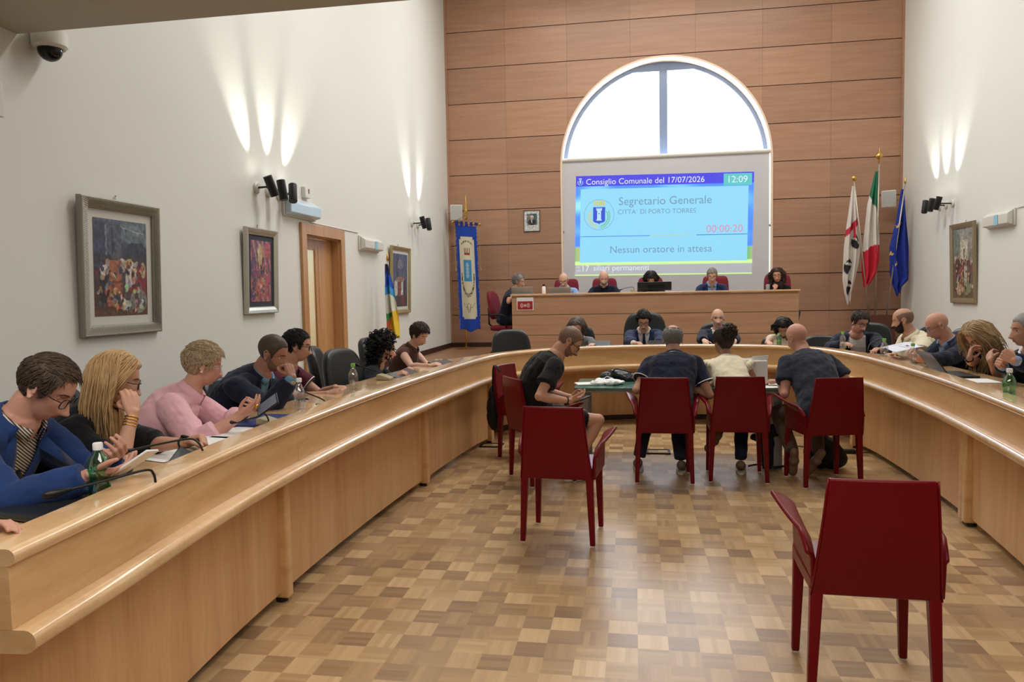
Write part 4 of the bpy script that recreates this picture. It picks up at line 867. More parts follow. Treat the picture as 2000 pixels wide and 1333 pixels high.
def make_hair(sp, Rh, H, t, near, fem, rng):
    st = sp.get('hair', ('short', 'h_dark')); kind, hm = st[0], st[1]; opt = st[2] if len(st) > 2 else {}
    if kind == 'none': return
    rec = opt.get('rec', 0.0); thk = opt.get('th', 0.012)
    top = opt.get('top', 9)     # upper bound of hair (bald crown)
    part = opt.get('part', 0.0)
    def inmask(p):
        phi = abs(math.degrees(math.atan2(p.x, p.y))); e = hairline(phi, rec)
        if p.z < e: return min(0, (p.z-e))*60
        if top < 9:
            lim = top+0.03*max(0, math.cos(R(phi)))*-1
            if p.z > lim: return -(p.z-lim)*60
        return 1
    def f(d):
        p = head_pt(d); m_ = inmask(p); s = max(0.0, 1+m_) if m_ < 0 else 1
        n1 = noise.noise(p*55+Vector((rng, 0, 0)))*0.35+noise.noise(Vector((math.atan2(p.x, p.y+0.02)*16, p.z*12, rng)))*0.35
        o = thk*(1+n1)*(0.55+0.45*max(0, d.z)) if m_ == 1 else -0.008*(1-s)+thk*0.25*s
        if m_ == 1 and kind in ('bob', 'long'): o += 0.006
        q = p.normalized()*(p.length+o); return H+Rh @ q
    mb = MB(); mb.rings(head_grid(72 if near else 44, 52 if near else 32, f))
    if kind == 'stubble': return bld(mb, 'hair', hm, t)
    def surf_push(p, off):
        l = p.length; d = p/l; r_ = head_r(d)+off
        return d*r_ if l < r_ else p
    rnd = random.Random(int(rng*100)+5)
    gl = (Matrix(Rh).transposed() @ Vector((0, 0, -1))).normalized()
    def locks(n, L, rad, flow, off, seg=5, rootf=None, hug=1.0, lo=-0.85):
        c = 0; tries = 0; mess = opt.get('mess', 0.2)
        while c < n and tries < n*8:
            tries += 1
            z = rnd.uniform(lo, 1); a = rnd.uniform(-math.pi, math.pi); d = Vector((math.sqrt(1-z*z)*math.sin(a), math.sqrt(1-z*z)*math.cos(a), z)); p = head_pt(d)
            if inmask(p) != 1 or (rootf and not rootf(p)): continue
            c += 1; ll = L*rnd.uniform(0.65, 1.1)*(1 if kind != 'short' else (0.45+0.55*min(1, max(0, p.z/0.07)))); pts = []; o0 = off*rnd.uniform(0.55, 1.15); q = d*(head_r(d)+o0*0.9); jit = Vector((rnd.gauss(0, 1), rnd.gauss(0, 1), rnd.gauss(0, 1)))*mess; stp = ll/seg
            for k in range(seg+1):
                pts.append(H+Rh @ q); dr = (flow(q)+jit).normalized(); l_ = q.length; n_ = q/l_; R_ = head_r(n_)+o0
                if l_ < R_+0.012 and q.z > -0.11: dr = dr-n_*dr.dot(n_)*hug; dr = dr.normalized() if dr.length > 1e-4 else dr
                q = q+dr*stp
                if q.z > -0.11: q = surf_push(q, o0)
                else:
                    rr = math.hypot(q.x, q.y+0.02); mn = 0.070+0.22*max(0, -0.16-q.z)
                    if rr < mn: q.x *= mn/max(rr, 0.01); q.y = (q.y+0.02)*mn/max(rr, 0.01)-0.02
            mb.tube(pts, [rad*0.9]+[rad]*(seg-2)+[rad*0.8, rad*0.2], 5)
    d_ = 1.0 if near else 0.45; k_ = 1 if near else 1.5
    if kind == 'short':
        cf = opt.get('comb', Vector((0.6, 0.8, 0)))
        locks(int(opt.get('n', 1300)*d_), opt.get('L', 0.030), opt.get('rad', 0.0024)*k_, lambda q: (cf*1.0+Vector((q.x*4, q.y*2, 0)) if q.z > 0.075 else Vector((q.x*2, -0.35 if q.y < 0.03 else 0.05, -1))), thk+opt.get('lift', 0.0015), 4)
    elif kind in ('long', 'bob'):
        locks(int(opt.get('n', 1100)*(1 if near else 0.5)), opt.get('L', 0.30), opt.get('rad', 0.0042)*k_, lambda q: gl*1.0+Vector(((0.55 if q.x > part else -0.55)*(1.0 if q.z > 0.02 else 0.05), (-0.75 if q.y > 0.0 else -0.15)*(1.0 if q.z > -0.10 else 0.0), 0)), thk+0.004, 10, rootf=lambda p: p.y < 0.058 and (p.z > -0.03 or p.y < 0))
    elif kind == 'curly':
        S_ = opt.get('S', 0.05); n = int(opt.get('n', 420)*(0.5+d_/2))
        for c in range(n):
            z = rnd.uniform(-1, 1); a = rnd.uniform(-math.pi, math.pi); d = Vector((math.sqrt(1-z*z)*math.sin(a), math.sqrt(1-z*z)*math.cos(a), z)); p = head_pt(d)
            if inmask(p) != 1: continue
            rr = head_r(d)+rnd.uniform(0.0, S_); ctr = d*rr
            if opt.get('drop'): ctr = ctr+Vector((0, -0.02, -opt['drop']*rnd.random()*max(0, 0.35-z)))
            ax = Vector((rnd.uniform(-1, 1), rnd.uniform(-1, 1), rnd.uniform(-1, 1))).normalized(); u_ = ax.orthogonal().normalized(); v_ = ax.cross(u_); cr = rnd.uniform(0.007, 0.012)
            mb.tube([H+Rh @ (ctr+(u_*math.cos(q)+v_*math.sin(q))*cr+ax*0.003*q) for q in np.linspace(0, 7.5, 9)], 0.0038, 5)
    elif kind == 'updo':
        locks(int(900*d_), 0.10, 0.003*k_, lambda q: (Vector((0, -0.12, 0.09))-q).normalized(), thk+0.002, 6)
        for c in range(int(150)):
            d = Vector((rnd.gauss(0, 1), rnd.gauss(0, 1), rnd.gauss(0, 1))).normalized(); ctr = Vector((0, -0.105, 0.085))+Vector((d.x*0.058, d.y*0.045, d.z*0.055)); ax = d; u_ = ax.orthogonal().normalized(); v_ = ax.cross(u_)
            mb.tube([H+Rh @ (ctr+(u_*math.cos(q)+v_*math.sin(q))*0.013+ax*0.004*q) for q in np.linspace(0, 6, 8)], 0.0042, 5)
    return bld(mb, 'hair', hm, t)
CURLS = {'relaxed': (22, 28, 18), 'fist': (78, 92, 60), 'flat': (6, 8, 5), 'grip': (48, 46, 28), 'cheek': (30, 40, 25), 'type': (34, 30, 12)}
def hand(mb, Wp, d, n, side, preset, s=1.0):
    d = Vector(d).normalized(); n = Vector(n); n = (n-d*n.dot(d)).normalized(); th = d.cross(n) if side == 'R' else n.cross(d); W = Vector(Wp)
    offs = (0.030, 0.0105, -0.0095, -0.028); lens = ((.044, .027, .021), (.048, .031, .022), (.045, .029, .021), (.036, .021, .018)); c = CURLS[preset]
    for i in range(4):
        kn = W+(d*(0.088-0.004*abs(i-1))+th*offs[i]+n*(0.004 if i in (0, 3) else 0))*s
        mb.tube([W+th*offs[i]*0.55*s, kn*0.6+W*0.4+th*offs[i]*0.3*s, kn], [0.0155*s, 0.0145*s, 0.0118*s], 10); mb.ell(kn, (0.0118*s,)*3, 10, 8)
        p = kn; ang = 0; fan = (offs[i]*0.9); ext = 3*i if preset in ('grip', 'relaxed', 'type') else 0
        for k in range(3):
            ang += R(c[k]+ext*(k < 2)); dr = (d*math.cos(ang)+n*math.sin(ang)+th*fan*(0.9 if preset != 'fist' else 0)).normalized(); q = p+dr*lens[i][k]*s
            capsule(mb, p, q, (0.0096, 0.0086, 0.0078)[k]*s, (0.0087, 0.0079, 0.0068)[k]*s, 10); p = q
    b = W+(d*0.022+th*0.020+n*0.008)*s
    if preset in ('fist', 'grip', 'cheek'): dirs = [(d*0.62+th*0.55+n*0.55), (d*0.75+th*0.02+n*0.66), (d*0.75-th*0.5+n*0.45)]
    else: dirs = [(d*0.62+th*0.72+n*0.25), (d*0.80+th*0.5+n*0.25), (d*0.9+th*0.3+n*0.2)]
    for k, (dr, l) in enumerate(zip(dirs, (.044, .033, .027))):
        q = b+dr.normalized()*l*s; capsule(mb, b, q, (0.0145, 0.0112, 0.0098)[k]*s, (0.0114, 0.0100, 0.0080)[k]*s, 10); b = q
def ik(S, Wp, hint, a, b):
    S, Wp = Vector(S), Vector(Wp); v = Wp-S; L = min(v.length, (a+b)*0.995); v.normalize(); x = (a*a-b*b+L*L)/(2*L); h = math.sqrt(max(a*a-x*x, 0)); hn = Vector(hint); hn = (hn-v*hn.dot(v)).normalized()
    return S+v*x+hn*h
class Spine:
    def __init__(s, P, N, bulge, az):
        s.P, s.N = P, N; s.F0 = Vector((math.cos(az), math.sin(az), 0)); s.r = Vector((math.sin(az), -math.cos(az), 0)); s.Q = (P+N)/2-s.F0*bulge*2
    def at(s, t):
        if t < 0: return s.P+s.tan(0)*t*(s.N-s.P).length
        return s.P*(1-t)**2+s.Q*2*t*(1-t)+s.N*t*t
    def tan(s, t): t = max(0, min(1, t)); return ((s.Q-s.P)*(1-t)+(s.N-s.Q)*t).normalized()
    def fr(s, t): T = s.tan(t); F = T.cross(s.r).normalized(); return F
TORSO = [(-0.16, .155, .105, .01), (0.0, .170, .118, .01), (.16, .166, .112, .0), (.34, .150, .104, .0), (.52, .158, .110, .003), (.70, .170, .116, .004), (.83, .172, .104, -.002), (.92, .132, .082, -.006), (.965, .088, .068, -.006), (.99, .064, .058, -.004)]
def torso_rings(sp_, c, wf, df, belly, t0=-0.16, t1=1.0, bust=0.0):
    rings = []
    for t, a, b, fo in TORSO:
        if t < t0-1e-6 or t > t1: continue
        c_in = c; c = c_in*(0.35 if t > .98 else (0.7 if t > .95 else 1)); F = sp_.fr(t); o = sp_.at(t); bl = belly*g2(t-0.25, 0.2)+bust*g2(t-0.66, 0.09); a_ = a*wf+c+belly*0.4*g2(t-0.2, .25); b_ = b*df+c
        rg = []
        for k in range(24):
            an = 2*math.pi*k/24; cx, cy = math.cos(an), math.sin(an); x = math.copysign(abs(cx)**0.85, cx)*a_; y = math.copysign(abs(cy)**0.9, cy)*b_
            if y > 0: y += bl*(abs(cy)**0.7)
            rg.append(o+sp_.r*x+F*(y+fo))
        rings.append(rg); c = c_in
    return rings
PEOPLE_INFO = []
def person(sp):
    label = sp['label']; fem = sp.get('fem', False); near = sp.get('near', False); s = sp.get('s', 0.96 if fem else 1.0); az = R(sp['az']); H = Vector(sp['head']); seat = sp.get('seat', 0.47); fl = sp.get('floor', 0.0)
    P = Vector((*sp['hips'], seat+0.10)); skin = sp.get('skin', 'skin_tan')
    ha, hp, hr = [R(q) for q in sp['face']]
    fwd = Vector((math.cos(ha)*math.cos(hp), math.sin(ha)*math.cos(hp), -math.sin(hp))); rg = Vector((math.sin(ha), -math.cos(ha), 0)); upv = rg.cross(fwd); rg2 = rg*math.cos(hr)+upv*math.sin(hr); up2 = upv*math.cos(hr)-rg*math.sin(hr)
    Rh = Matrix(((rg2.x, fwd.x, up2.x), (rg2.y, fwd.y, up2.y), (rg2.z, fwd.z, up2.z))) * s
    F0 = Vector((math.cos(az), math.sin(az), 0)); rr = Vector((math.sin(az), -math.cos(az), 0))
    N = H+Rh @ Vector((0, -0.030, -0.095))-F0*0.018*s+Vector((0, 0, -0.060*s))
    t = thing('person', label, 'person', (P.x, P.y, fl), 0, sp.get('group'))
    S_ = Spine(P, N, sp.get('bulge', 0.03), az); PEOPLE_INFO.append((label[:40], round((N-P).length, 3)))
    wf, df = (0.86, 0.92) if fem else (1.0, 1.0); wf *= s*sp.get('w', 1); df *= s*sp.get('w', 1); belly = sp.get('belly', 0.0); bust = 0.035 if fem else 0
    sh = []
    for sd in (-1, 1):   # left (-), right (+)
        hz = sp.get('shrug', (0, 0))[0 if sd < 0 else 1]
        sh.append(S_.at(0.86)+S_.r*sd*(0.152 if fem else 0.172)*s*sp.get('w', 1)**.5+S_.tan(0.9)*hz+S_.fr(.86)*sp.get('shf', (0, 0))[0 if sd < 0 else 1])
    al, fa = 0.285*s, 0.250*s; arms = []
    for i, key in enumerate(('L', 'R')):
        a_ = sp[key]; W = Vector(a_['w']); hint = Vector(a_.get('e', (0, 0, -1)))
        v = W-sh[i]
        if v.length > (al+fa)*0.99: W = sh[i]+v.normalized()*(al+fa)*0.99
        E = ik(sh[i], W, hint, al, fa)
        arms.append((sh[i], E, W, a_))
    # ---- skin: one continuous body
    mb = MB()
    mb.rings(head_grid(96 if near else 56, 72 if near else 44, lambda d: H+Rh @ head_pt(d, 0, fem, sp.get('nose', 1.0))))
    for sx in (-1, 1):
        e0 = Vector((sx*0.0735, -0.008, -0.006)); rot = Matrix(Rh)*1.0 @ Matrix.Rotation(R(-sx*22), 3, 'Z') @ Matrix.Rotation(R(12), 3, 'X')
        rim = [H+Rh @ e0+rot @ Vector((sx*0.006, y, z)) for y, z in ((0.012, -0.010), (0.014, 0.008), (0.010, 0.024), (-0.003, 0.032), (-0.016, 0.024), (-0.019, 0.006), (-0.012, -0.014), (-0.002, -0.028), (0.008, -0.026))]
        mb.tube(rim, [0.0035*s]*3+[0.0042*s]*4+[0.006*s, 0.005*s], 8); mb.ell(H+Rh @ e0, (0.0055, 0.015, 0.026), 12, 10, rot=rot)
    nr = (0.047 if fem else 0.057)*s*sp.get('neck', 1)
    capsule(mb, S_.at(0.93), H+Rh @ Vector((0, -0.022, -0.075)), nr*1.12, nr*0.98, 20)
    capsule(mb, N-F0*0.01, S_.at(0.85), nr*1.3, 0.08*s, 16)
    mb.rings([[q for q in rgs] for rgs in torso_rings(S_, -0.012, wf*0.95, df*0.93, belly*0.6, -0.1, 0.95, bust*0.6)])
    for i, (A, E, W, a_) in enumerate(arms):
        w_ = sp.get('arm', 0.92 if fem else 1.0)*s
        capsule(mb, N+(A-N)*0.25-Vector((0, 0, 0.02)), A, 0.040*s, 0.048*w_, 14)
        mb.tube([A, A*0.6+E*0.4, E*0.9+A*0.1, E], [0.048*w_, 0.046*w_, 0.036*w_, 0.034*w_], 14); mb.ell(A, (0.048*w_,)*3, 14, 10); mb.ell(E, (0.035*w_,)*3, 14, 10)
        mb.tube([E, E*0.72+W*0.28, E*0.3+W*0.7, W], [0.035*w_, 0.041*w_, 0.030*w_, 0.0245*w_], 14, flat=0.88); mb.ell(W, (0.024*w_,)*3, 12, 8)
        hand(mb, W, a_.get('d', (W-E)), a_.get('n', (0, 0, -1)), 'L' if i == 0 else 'R', a_.get('c', 'relaxed'), s*(0.88 if fem else 0.94))
    legs = []
    for sd in (-1, 1):
        kn = Vector(sp['knee'][0 if sd < 0 else 1]) if 'knee' in sp else P+F0*0.43*s+rr*sd*0.11+Vector((0, 0, -0.045)); an = Vector(sp['ankle'][0 if sd < 0 else 1]) if 'ankle' in sp else Vector((kn.x+F0.x*0.02, kn.y+F0.y*0.02, fl+0.10)); toe = Vector(sp['toe'][0 if sd < 0 else 1]) if 'toe' in sp else an+F0*0.17+Vector((0, 0, -0.065)); legs.append((P+rr*sd*0.09+Vector((0, 0, -0.01)), kn, an, toe))
    if sp.get('bareleg'):
        for hp_, kn, an, toe in legs:
            mb.tube([hp_, hp_*0.5+kn*0.5, kn], [0.075, 0.066, 0.052], 14); mb.ell(kn, (0.052, 0.052, 0.054), 14, 10); mb.tube([kn, kn*0.7+an*0.3, an], [0.050, 0.052, 0.034], 14); mb.ell(an, (0.034,)*3, 12, 8); mb.tube([an, an*0.5+toe*0.5, toe], [0.036, 0.038, 0.03], 10)
    vox = sp.get('vox', 0.0036 if near else 0.0055)
    body = obj('body', remeshed(mb, vox, 3, name='body'), skin, t); bpy.context.view_layer.update()
    bme = body.data; hb = BVHTree.FromPolygons([v.co[:] for v in bme.vertices], [tuple(p.vertices) for p in bme.polygons])
    def facep(x, z, off=0.0):
        o = H+Rh @ Vector((x, 0.22, z)); h = hb.ray_cast(o, -(Rh @ Vector((0, 1, 0))).normalized())
        return (h[0]+(Rh @ Vector((0, 1, 0)))*off) if h[0] else H+Rh @ Vector((x, 0.09, z))
    hm = sp.get('hair', ('short', 'h_dark'))[1]
    # eyes, brows, lips
    if sp.get('showface', True):
        for sx in (-1, 1):
            c = facep(sx*0.031, 0.002, -0.0078); mb = MB(); Rn = Rh
            pit = sp.get('gaze', 25)
            rot = Rn @ Matrix.Rotation(R(-pit), 3, 'X'); n_, k_ = 16, 12; vs = []; rings = []
            for j in range(k_+1):
                th = math.pi*min(max(j/k_, .01), .99); rings.append([c+rot @ (Vector((math.sin(th)*math.cos(2*math.pi*i/n_), math.cos(th), math.sin(th)*math.sin(2*math.pi*i/n_)))*0.0118) for i in range(n_)])
            vs = [v for r_ in rings for v in r_]; fs = []; ms = []
            for j in range(k_):
                for i in range(n_):
                    a, b = j*n_+i, j*n_+(i+1) % n_; fs.append((a, b, b+n_, a+n_)); mid = (rings[j][i]+rings[j+1][(i+1) % n_])/2-c; zz = mid.dot((Rn @ Vector((0, 0, 1))).normalized())/0.0118
                    ms.append(1 if (zz > 0.28-0.02*pit+0.25 or zz < -0.45) else (2 if j < 3 else 0))
            fs.append(tuple(range(n_))); ms.append(2); mb.v = [tuple(v) for v in vs]; mb.f = fs; mb.m = ms
            bld(mb, 'eye', ['eye_white', skin, 'iris'], t)
            bm_ = 'h_stub' if hm == 'h_none' else sp.get('brow', 'h_brown')
            mb = MB(); mb.tube([facep(sx*x, z, 0.0006) for x, z in ((0.013, 0.018), (0.024, 0.0215), (0.036, 0.022), (0.047, 0.016))], [0.0022, 0.0034, 0.003, 0.0012], 6); bld(mb, 'eyebrow', bm_, t)
        mb = MB(); mb.tube([facep(x, z, -0.0008) for x, z in ((-0.023, -0.0715), (-0.012, -0.068), (0, -0.0685), (0.012, -0.068), (0.023, -0.0715))], [0.001, 0.0034, 0.0038, 0.0034, 0.001], 8)
        mb.tube([facep(x, z, -0.001) for x, z in ((-0.020, -0.073), (-0.010, -0.0762), (0, -0.0772), (0.010, -0.0762), (0.020, -0.073))], [0.001, 0.0038, 0.0044, 0.0038, 0.001], 8); bld(mb, 'lips', 'lip', t)
    if 'beard' in sp:
        bmn, btk, full = sp['beard']
        def bf(d):
            p = head_pt(d, 0, fem); phi = abs(math.degrees(math.atan2(p.x, p.y))); up_ = -0.040-0.0*phi if phi < 18 else np.interp(phi, [18, 35, 60, 78], [-0.046, -0.052, -0.03, -0.005] if full else [-0.05, -0.09, -0.2, -0.2])
            ins = p.z < up_ and phi < 84 and p.z > -0.125 and d.y > -0.2
            if phi < 20 and abs(p.z+0.0718) < 0.0085 and abs(p.x) < 0.024: ins = False
            return H+Rh @ (p.normalized()*(p.length+(btk*(1+0.4*noise.noise(p*90)) if ins else -0.008)))
        mb = MB(); mb.rings(head_grid(80, 60, bf)); bld(mb, 'beard', bmn, t)
    if 'hair' in sp: make_hair(sp, Rh, H, t, near, fem, sp.get('seed', 1)*1.7)
    if sp.get('glasses'):
        gm = sp['glasses'] if isinstance(sp['glasses'], str) else 'specs_black'; gh = 0.019 if gm != 'chrome' else 0.022
        yb = (Rh.inverted() @ (facep(0, 0.004)-H)).y+0.006; mb = MB(); L2 = lambda x, y, z: H+Rh @ Vector((x, y, z)); tr = 0.0021 if gm != 'chrome' else 0.0013
        for sx in (-1, 1):
            pts = [L2(sx*0.034+x, yb-0.006*abs(x*sx+0.01)/0.03, z-0.006) for x, z in squircle(0.026, gh, 20, 2.6)]; mb.tube(pts+[pts[0]], tr*s, 6, cap=False)
            mb.tube([L2(sx*0.059, yb-0.010, 0.002), L2(sx*0.074, yb-0.030, 0.003), L2(sx*0.0815, 0.0, 0.008), L2(sx*0.080, -0.022, -0.004)], tr*s, 6)
        mb.tube([L2(-0.010, yb+0.001, 0.0), L2(0, yb+0.004, 0.002), L2(0.010, yb+0.001, 0.0)], tr*s, 6); g = bld(mb, 'eyeglasses', gm, t)
        mb = MB()
        for sx in (-1, 1): vs = [L2(sx*0.034+x, yb-0.006*abs(x*sx+0.01)/0.03, z-0.006) for x, z in squircle(0.0245, gh-0.0015, 16, 2.6)]; mb.add(vs, [tuple(range(16))])
        o = mb.build('lenses', 'lens', None); o.parent = g
    # ---- clothes
    cv = 0.006 if near else 0.009
    top_ = sp['top']; tm = top_['m']; slv = top_.get('sl', 'short'); infl = top_.get('i', 0.014); neckt = top_.get('neck', 0.99)
    def garment(infl, slv, hem=-0.16, t1=0.99, wr=((0.11, 0.022), (0.045, 0.008)), vx=cv, sfac=1.0):
        mb = MB(); rgs = torso_rings(S_, infl, wf, df, belly, hem, t1, bust); mb.rings(rgs)
        for i, (A, E, W, a_) in enumerate(arms):
            w_ = sp.get('arm', 0.92 if fem else 1.0)*s; c0 = infl
            mb.tube([N+(A-N)*0.30-Vector((0, 0, 0.025)), N+(A-N)*0.7-Vector((0, 0, 0.004)), A], [0.040*s+c0*0.6, 0.044*s+c0, 0.052*w_+c0], 16); mb.ell(A, (0.052*w_+c0,)*3, 16, 10)
            if slv == 'none': continue
            if slv == 'short': K = A+(E-A)*0.62; mb.tube([A, A*0.5+K*0.5, K], [0.052*w_+c0, 0.052*w_+c0*1.2, 0.050*w_+c0*1.5], 16)
            else:
                mb.tube([A, A*0.5+E*0.5, E], [0.052*w_+c0, 0.050*w_+c0, 0.043*w_+c0], 16); mb.ell(E, (0.043*w_+c0,)*3, 16, 10)
                fr_ = {'long': 0.97, '34': 0.45, 'cuff': 0.90, 'elbow': 0.12}[slv]; K = E+(W-E)*fr_; mb.tube([E, E*0.6+K*0.4, K], [0.043*w_+c0, 0.045*w_+c0, (0.034 if slv not in ('34', 'elbow') else 0.050)*w_+c0*0.8], 16)
        return remeshed(mb, vx, 3, wr, 'garment')
    if 'under' in top_:      # shirt below an open jacket
        ur = garment(infl*0.35, 'none', wr=((0.06, 0.006),)); o = obj('shirt', ur, top_['under'], t)
        ub = BVHTree.FromPolygons([v.co[:] for v in ur.vertices], [tuple(p.vertices) for p in ur.polygons])
    gm_ = garment(infl, slv, top_.get('hem', -0.16), neckt, sfac=1)
    gb = BVHTree.FromPolygons([v.co[:] for v in gm_.vertices], [tuple(p.vertices) for p in gm_.polygons])
    def hit(b, u, tt, off):
        F = S_.fr(tt); o = S_.at(tt)+S_.r*u; h = b.ray_cast(o+F*0.45, -F)
        return (h[0]+F*off) if h[0] and (h[0]-o).dot(F) > -0.02 else o+F*(0.06+off)
    def ribbon(b, A_, B_, off=0.003, th=0.003, name='lapel', m=None, nseg=10, par=t):
        mb = MB(); rows = []
        for k in range(nseg+1):
            q = k/nseg*(len(A_)-1); i = min(int(q), len(A_)-2); f = q-i
            a = [A_[i][j]*(1-f)+A_[i+1][j]*f for j in (0, 1)]; c_ = [B_[i][j]*(1-f)+B_[i+1][j]*f for j in (0, 1)]
            rows.append([hit(b, a[0]*(1-w_)+c_[0]*w_, a[1]*(1-w_)+c_[1]*w_, off) for w_ in (0, .33, .66, 1)])
        F = S_.fr(.7); vs = [v for r_ in rows for v in r_]; n_ = len(vs); fs = [(k*4+j, k*4+j+1, k*4+j+5, k*4+j+4) for k in range(nseg) for j in range(3)]
        vs2 = vs+[v-F*(th+0.004) for v in vs]; fs2 = fs+[tuple(q+n_ for q in reversed(f)) for f in fs]
        for k in range(nseg):
            for j in (0, 3): a, c_ = k*4+j, (k+1)*4+j; fs2.append((a, c_, c_+n_, a+n_))
        for k in (0, nseg):
            for j in range(3): a = k*4+j; fs2.append((a, a+1, a+1+n_, a+n_))
        mb.add(vs2, fs2); return bld(mb, name, m or tm, par)
    if 'vee' in top_:
        v0, vw = top_['vee']     # button height (t), half width at the neck
        bm = bmesh.new(); bm.from_mesh(gm_); kill = []
        for f in bm.faces:
            c_ = f.calc_center_median(); best = min(((c_-S_.at(q)).length_squared, q) for q in np.linspace(0.3, 1.05, 24)); tt = best[1]; dlt = c_-S_.at(tt); F = S_.fr(tt)
            tt += dlt.dot(S_.tan(tt))*1.0/(N-P).length; dlt = c_-S_.at(tt)
            if dlt.dot(F) > 0.0 and tt > v0 and abs(dlt.dot(S_.r)) < vw*min(1.0, (tt-v0)/(1.0-v0)) and tt < 0.97+0.2*(1-abs(dlt.dot(S_.r))/vw): kill.append(f)
        bmesh.ops.delete(bm, geom=kill, context='FACES')
        bv_ = {v: [e.other_vert(v) for e in v.link_edges if e.is_boundary] for v in bm.verts if v.is_boundary}
        for _ in range(30):
            nw = {v: (v.co*0.5+(q[0].co+q[1].co)*0.25) for v, q in bv_.items() if len(q) == 2}
            for v, c_ in nw.items(): v.co = c_
        bm.to_mesh(gm_); bm.free()
    g = obj(top_.get('name', 'shirt'), gm_, tm, t); tgt = g
    if 'vee' in top_:
        lw = top_.get('lapel', 0.055)
        for sd in (-1, 1): ribbon(gb, [(sd*vw*1.0, 0.985), (sd*vw*0.62, 0.5+v0*0.5), (sd*0.004, v0)], [(sd*(vw+lw*0.5), 0.99), (sd*(vw*0.62+lw*1.3), 0.53+v0*0.5), (sd*0.014, v0-0.01)], 0.004, 0.004, 'lapel', tm)
    if 'tie' in top_:
        ribbon(ub, [(-0.018, 0.985), (-0.013, 0.93), (-0.022, 0.7), (-0.034, 0.35)], [(0.018, 0.985), (0.013, 0.93), (0.022, 0.7), (0.034, 0.35)], 0.006, 0.003, 'tie', top_['tie'])
    if 'vest' in top_:
        ribbon(ub, [(-0.006, 0.80), (-0.075, 0.68), (-0.085, 0.3)], [(0.006, 0.80), (0.075, 0.68), (0.085, 0.3)], 0.006, 0.004, 'cardigan', top_['vest'])
    if top_.get('placket'): ribbon(gb, [(-0.016, 0.96), (-0.016, 0.3)], [(0.016, 0.96), (0.016, 0.3)], 0.002, 0.001, 'placket', tm)
    def collar(m, up_=0.024, dn=0.024, r0=1.30, open_=22, trim=None, point=0.022, flare=1.24):
        mb = MB(); rows = []; edge = []
        ax = S_.tan(0.97); hd = (H+Rh @ Vector((0, -0.02, -0.10))-N); ax = (ax+hd.normalized()*0.8).normalized(); F = ax.cross(S_.r).normalized(); base = N+ax*0.0
        for k in range(29):
            a = R(open_+(360-2*open_)*k/28); fr_ = max(0, math.cos(a)); dirv = S_.r*math.sin(a)+F*math.cos(a); rr_ = nr*r0
            wgt = max(0, math.cos(a))**1.5
            rows.append([base+dirv*rr_*1.05-ax*(0.012+0.02*wgt), base+dirv*rr_*0.97+ax*(up_*(1-0.5*wgt)), base+dirv*(rr_*1.05+0.004)+ax*(up_*(1-0.5*wgt)), base+dirv*(rr_*flare+0.005)-ax*(dn*(0.35+0.65*wgt)+point*wgt**3)])
            edge.append(rows[-1][3])
        vs = [v for r_ in rows for v in r_]; mb.add(vs, [(k*4+j, k*4+j+1, k*4+j+5, k*4+j+4) for k in range(28) for j in range(3)])
        o = bld(mb, 'collar', m, t); sd = o.modifiers.new('th', 'SOLIDIFY'); sd.thickness = 0.003; sd.offset = 0
        if trim: mb = MB(); mb.tube(edge, 0.0028, 6); bld(mb, 'collar_trim', trim, t)
    if 'collar' in top_: collar(top_['collar'], **top_.get('ck', dict(dn=.012, flare=1.12, point=.03) if top_.get('jcollar') else {}))
    if top_.get('crew'):
        mb = MB(); ax = (S_.tan(0.97)+(H-N).normalized()*0.5).normalized(); F = ax.cross(S_.r).normalized(); pts = [N+(S_.r*math.sin(a)*nr*1.36+F*math.cos(a)*nr*1.36)-ax*(0.012+0.018*max(0, math.cos(a))) for a in np.linspace(0, 2*math.pi, 25)]; mb.tube(pts, 0.006, 8, cap=False); bld(mb, 'neckband', tm, t)
    if top_.get('jcollar'):   # jacket collar standing behind the neck
        mb = MB(); rows = []; ax = (S_.tan(0.97)+(H-N).normalized()*0.6).normalized(); F = ax.cross(S_.r).normalized()
        for k in range(21):
            a = R(58+(360-116)*k/20); dirv = S_.r*math.sin(a)+F*math.cos(a); rows.append([N+dirv*nr*1.52-ax*0.014, N+dirv*nr*1.42+ax*0.020, N+dirv*nr*1.48+ax*0.020, N+dirv*(nr*1.85+0.008)-ax*0.024])
        vs = [v for r_ in rows for v in r_]; mb.add(vs, [(k*4+j, k*4+j+1, k*4+j+5, k*4+j+4) for k in range(20) for j in range(3)]); o = bld(mb, 'jacket_collar', tm, t); sd = o.modifiers.new('th', 'SOLIDIFY'); sd.thickness = 0.005; sd.offset = 0
    for i, (A, E, W, a_) in enumerate(arms):
        w_ = sp.get('arm', 0.92 if fem else 1.0)*s; dv = (W-E).normalized()
        if 'cuff' in top_: mb = MB(); K = E+(W-E)*0.99; mb.tube([K-dv*0.03, K+dv*0.008, K+dv*0.010, K-dv*0.02], [0.034*w_, 0.034*w_, 0.030*w_, 0.028*w_], 16, cap=False); o = bld(mb, 'cuff', top_['cuff'], t)
        if slv == '34': mb = MB(); K = E+(W-E)*0.45; mb.tube([K-dv*0.05, K-dv*.02, K+dv*0.008, K+dv*.010, K-dv*.01], [0.056*w_, 0.060*w_, 0.056*w_, 0.047*w_, 0.04*w_], 18, cap=False); bld(mb, 'rolled_cuff', tm, t)
        if 'strim' in top_ and slv == 'short': mb = MB(); K = A+(E-A)*0.60; d2 = (E-A).normalized(); u_ = d2.orthogonal().normalized(); v_ = d2.cross(u_); rr_ = 0.050*w_+infl*1.5; mb.tube([K+(u_*math.cos(q)+v_*math.sin(q))*rr_ for q in np.linspace(0, 2*math.pi, 21)], 0.004, 6, cap=False); bld(mb, 'sleeve_trim', top_['strim'], t)
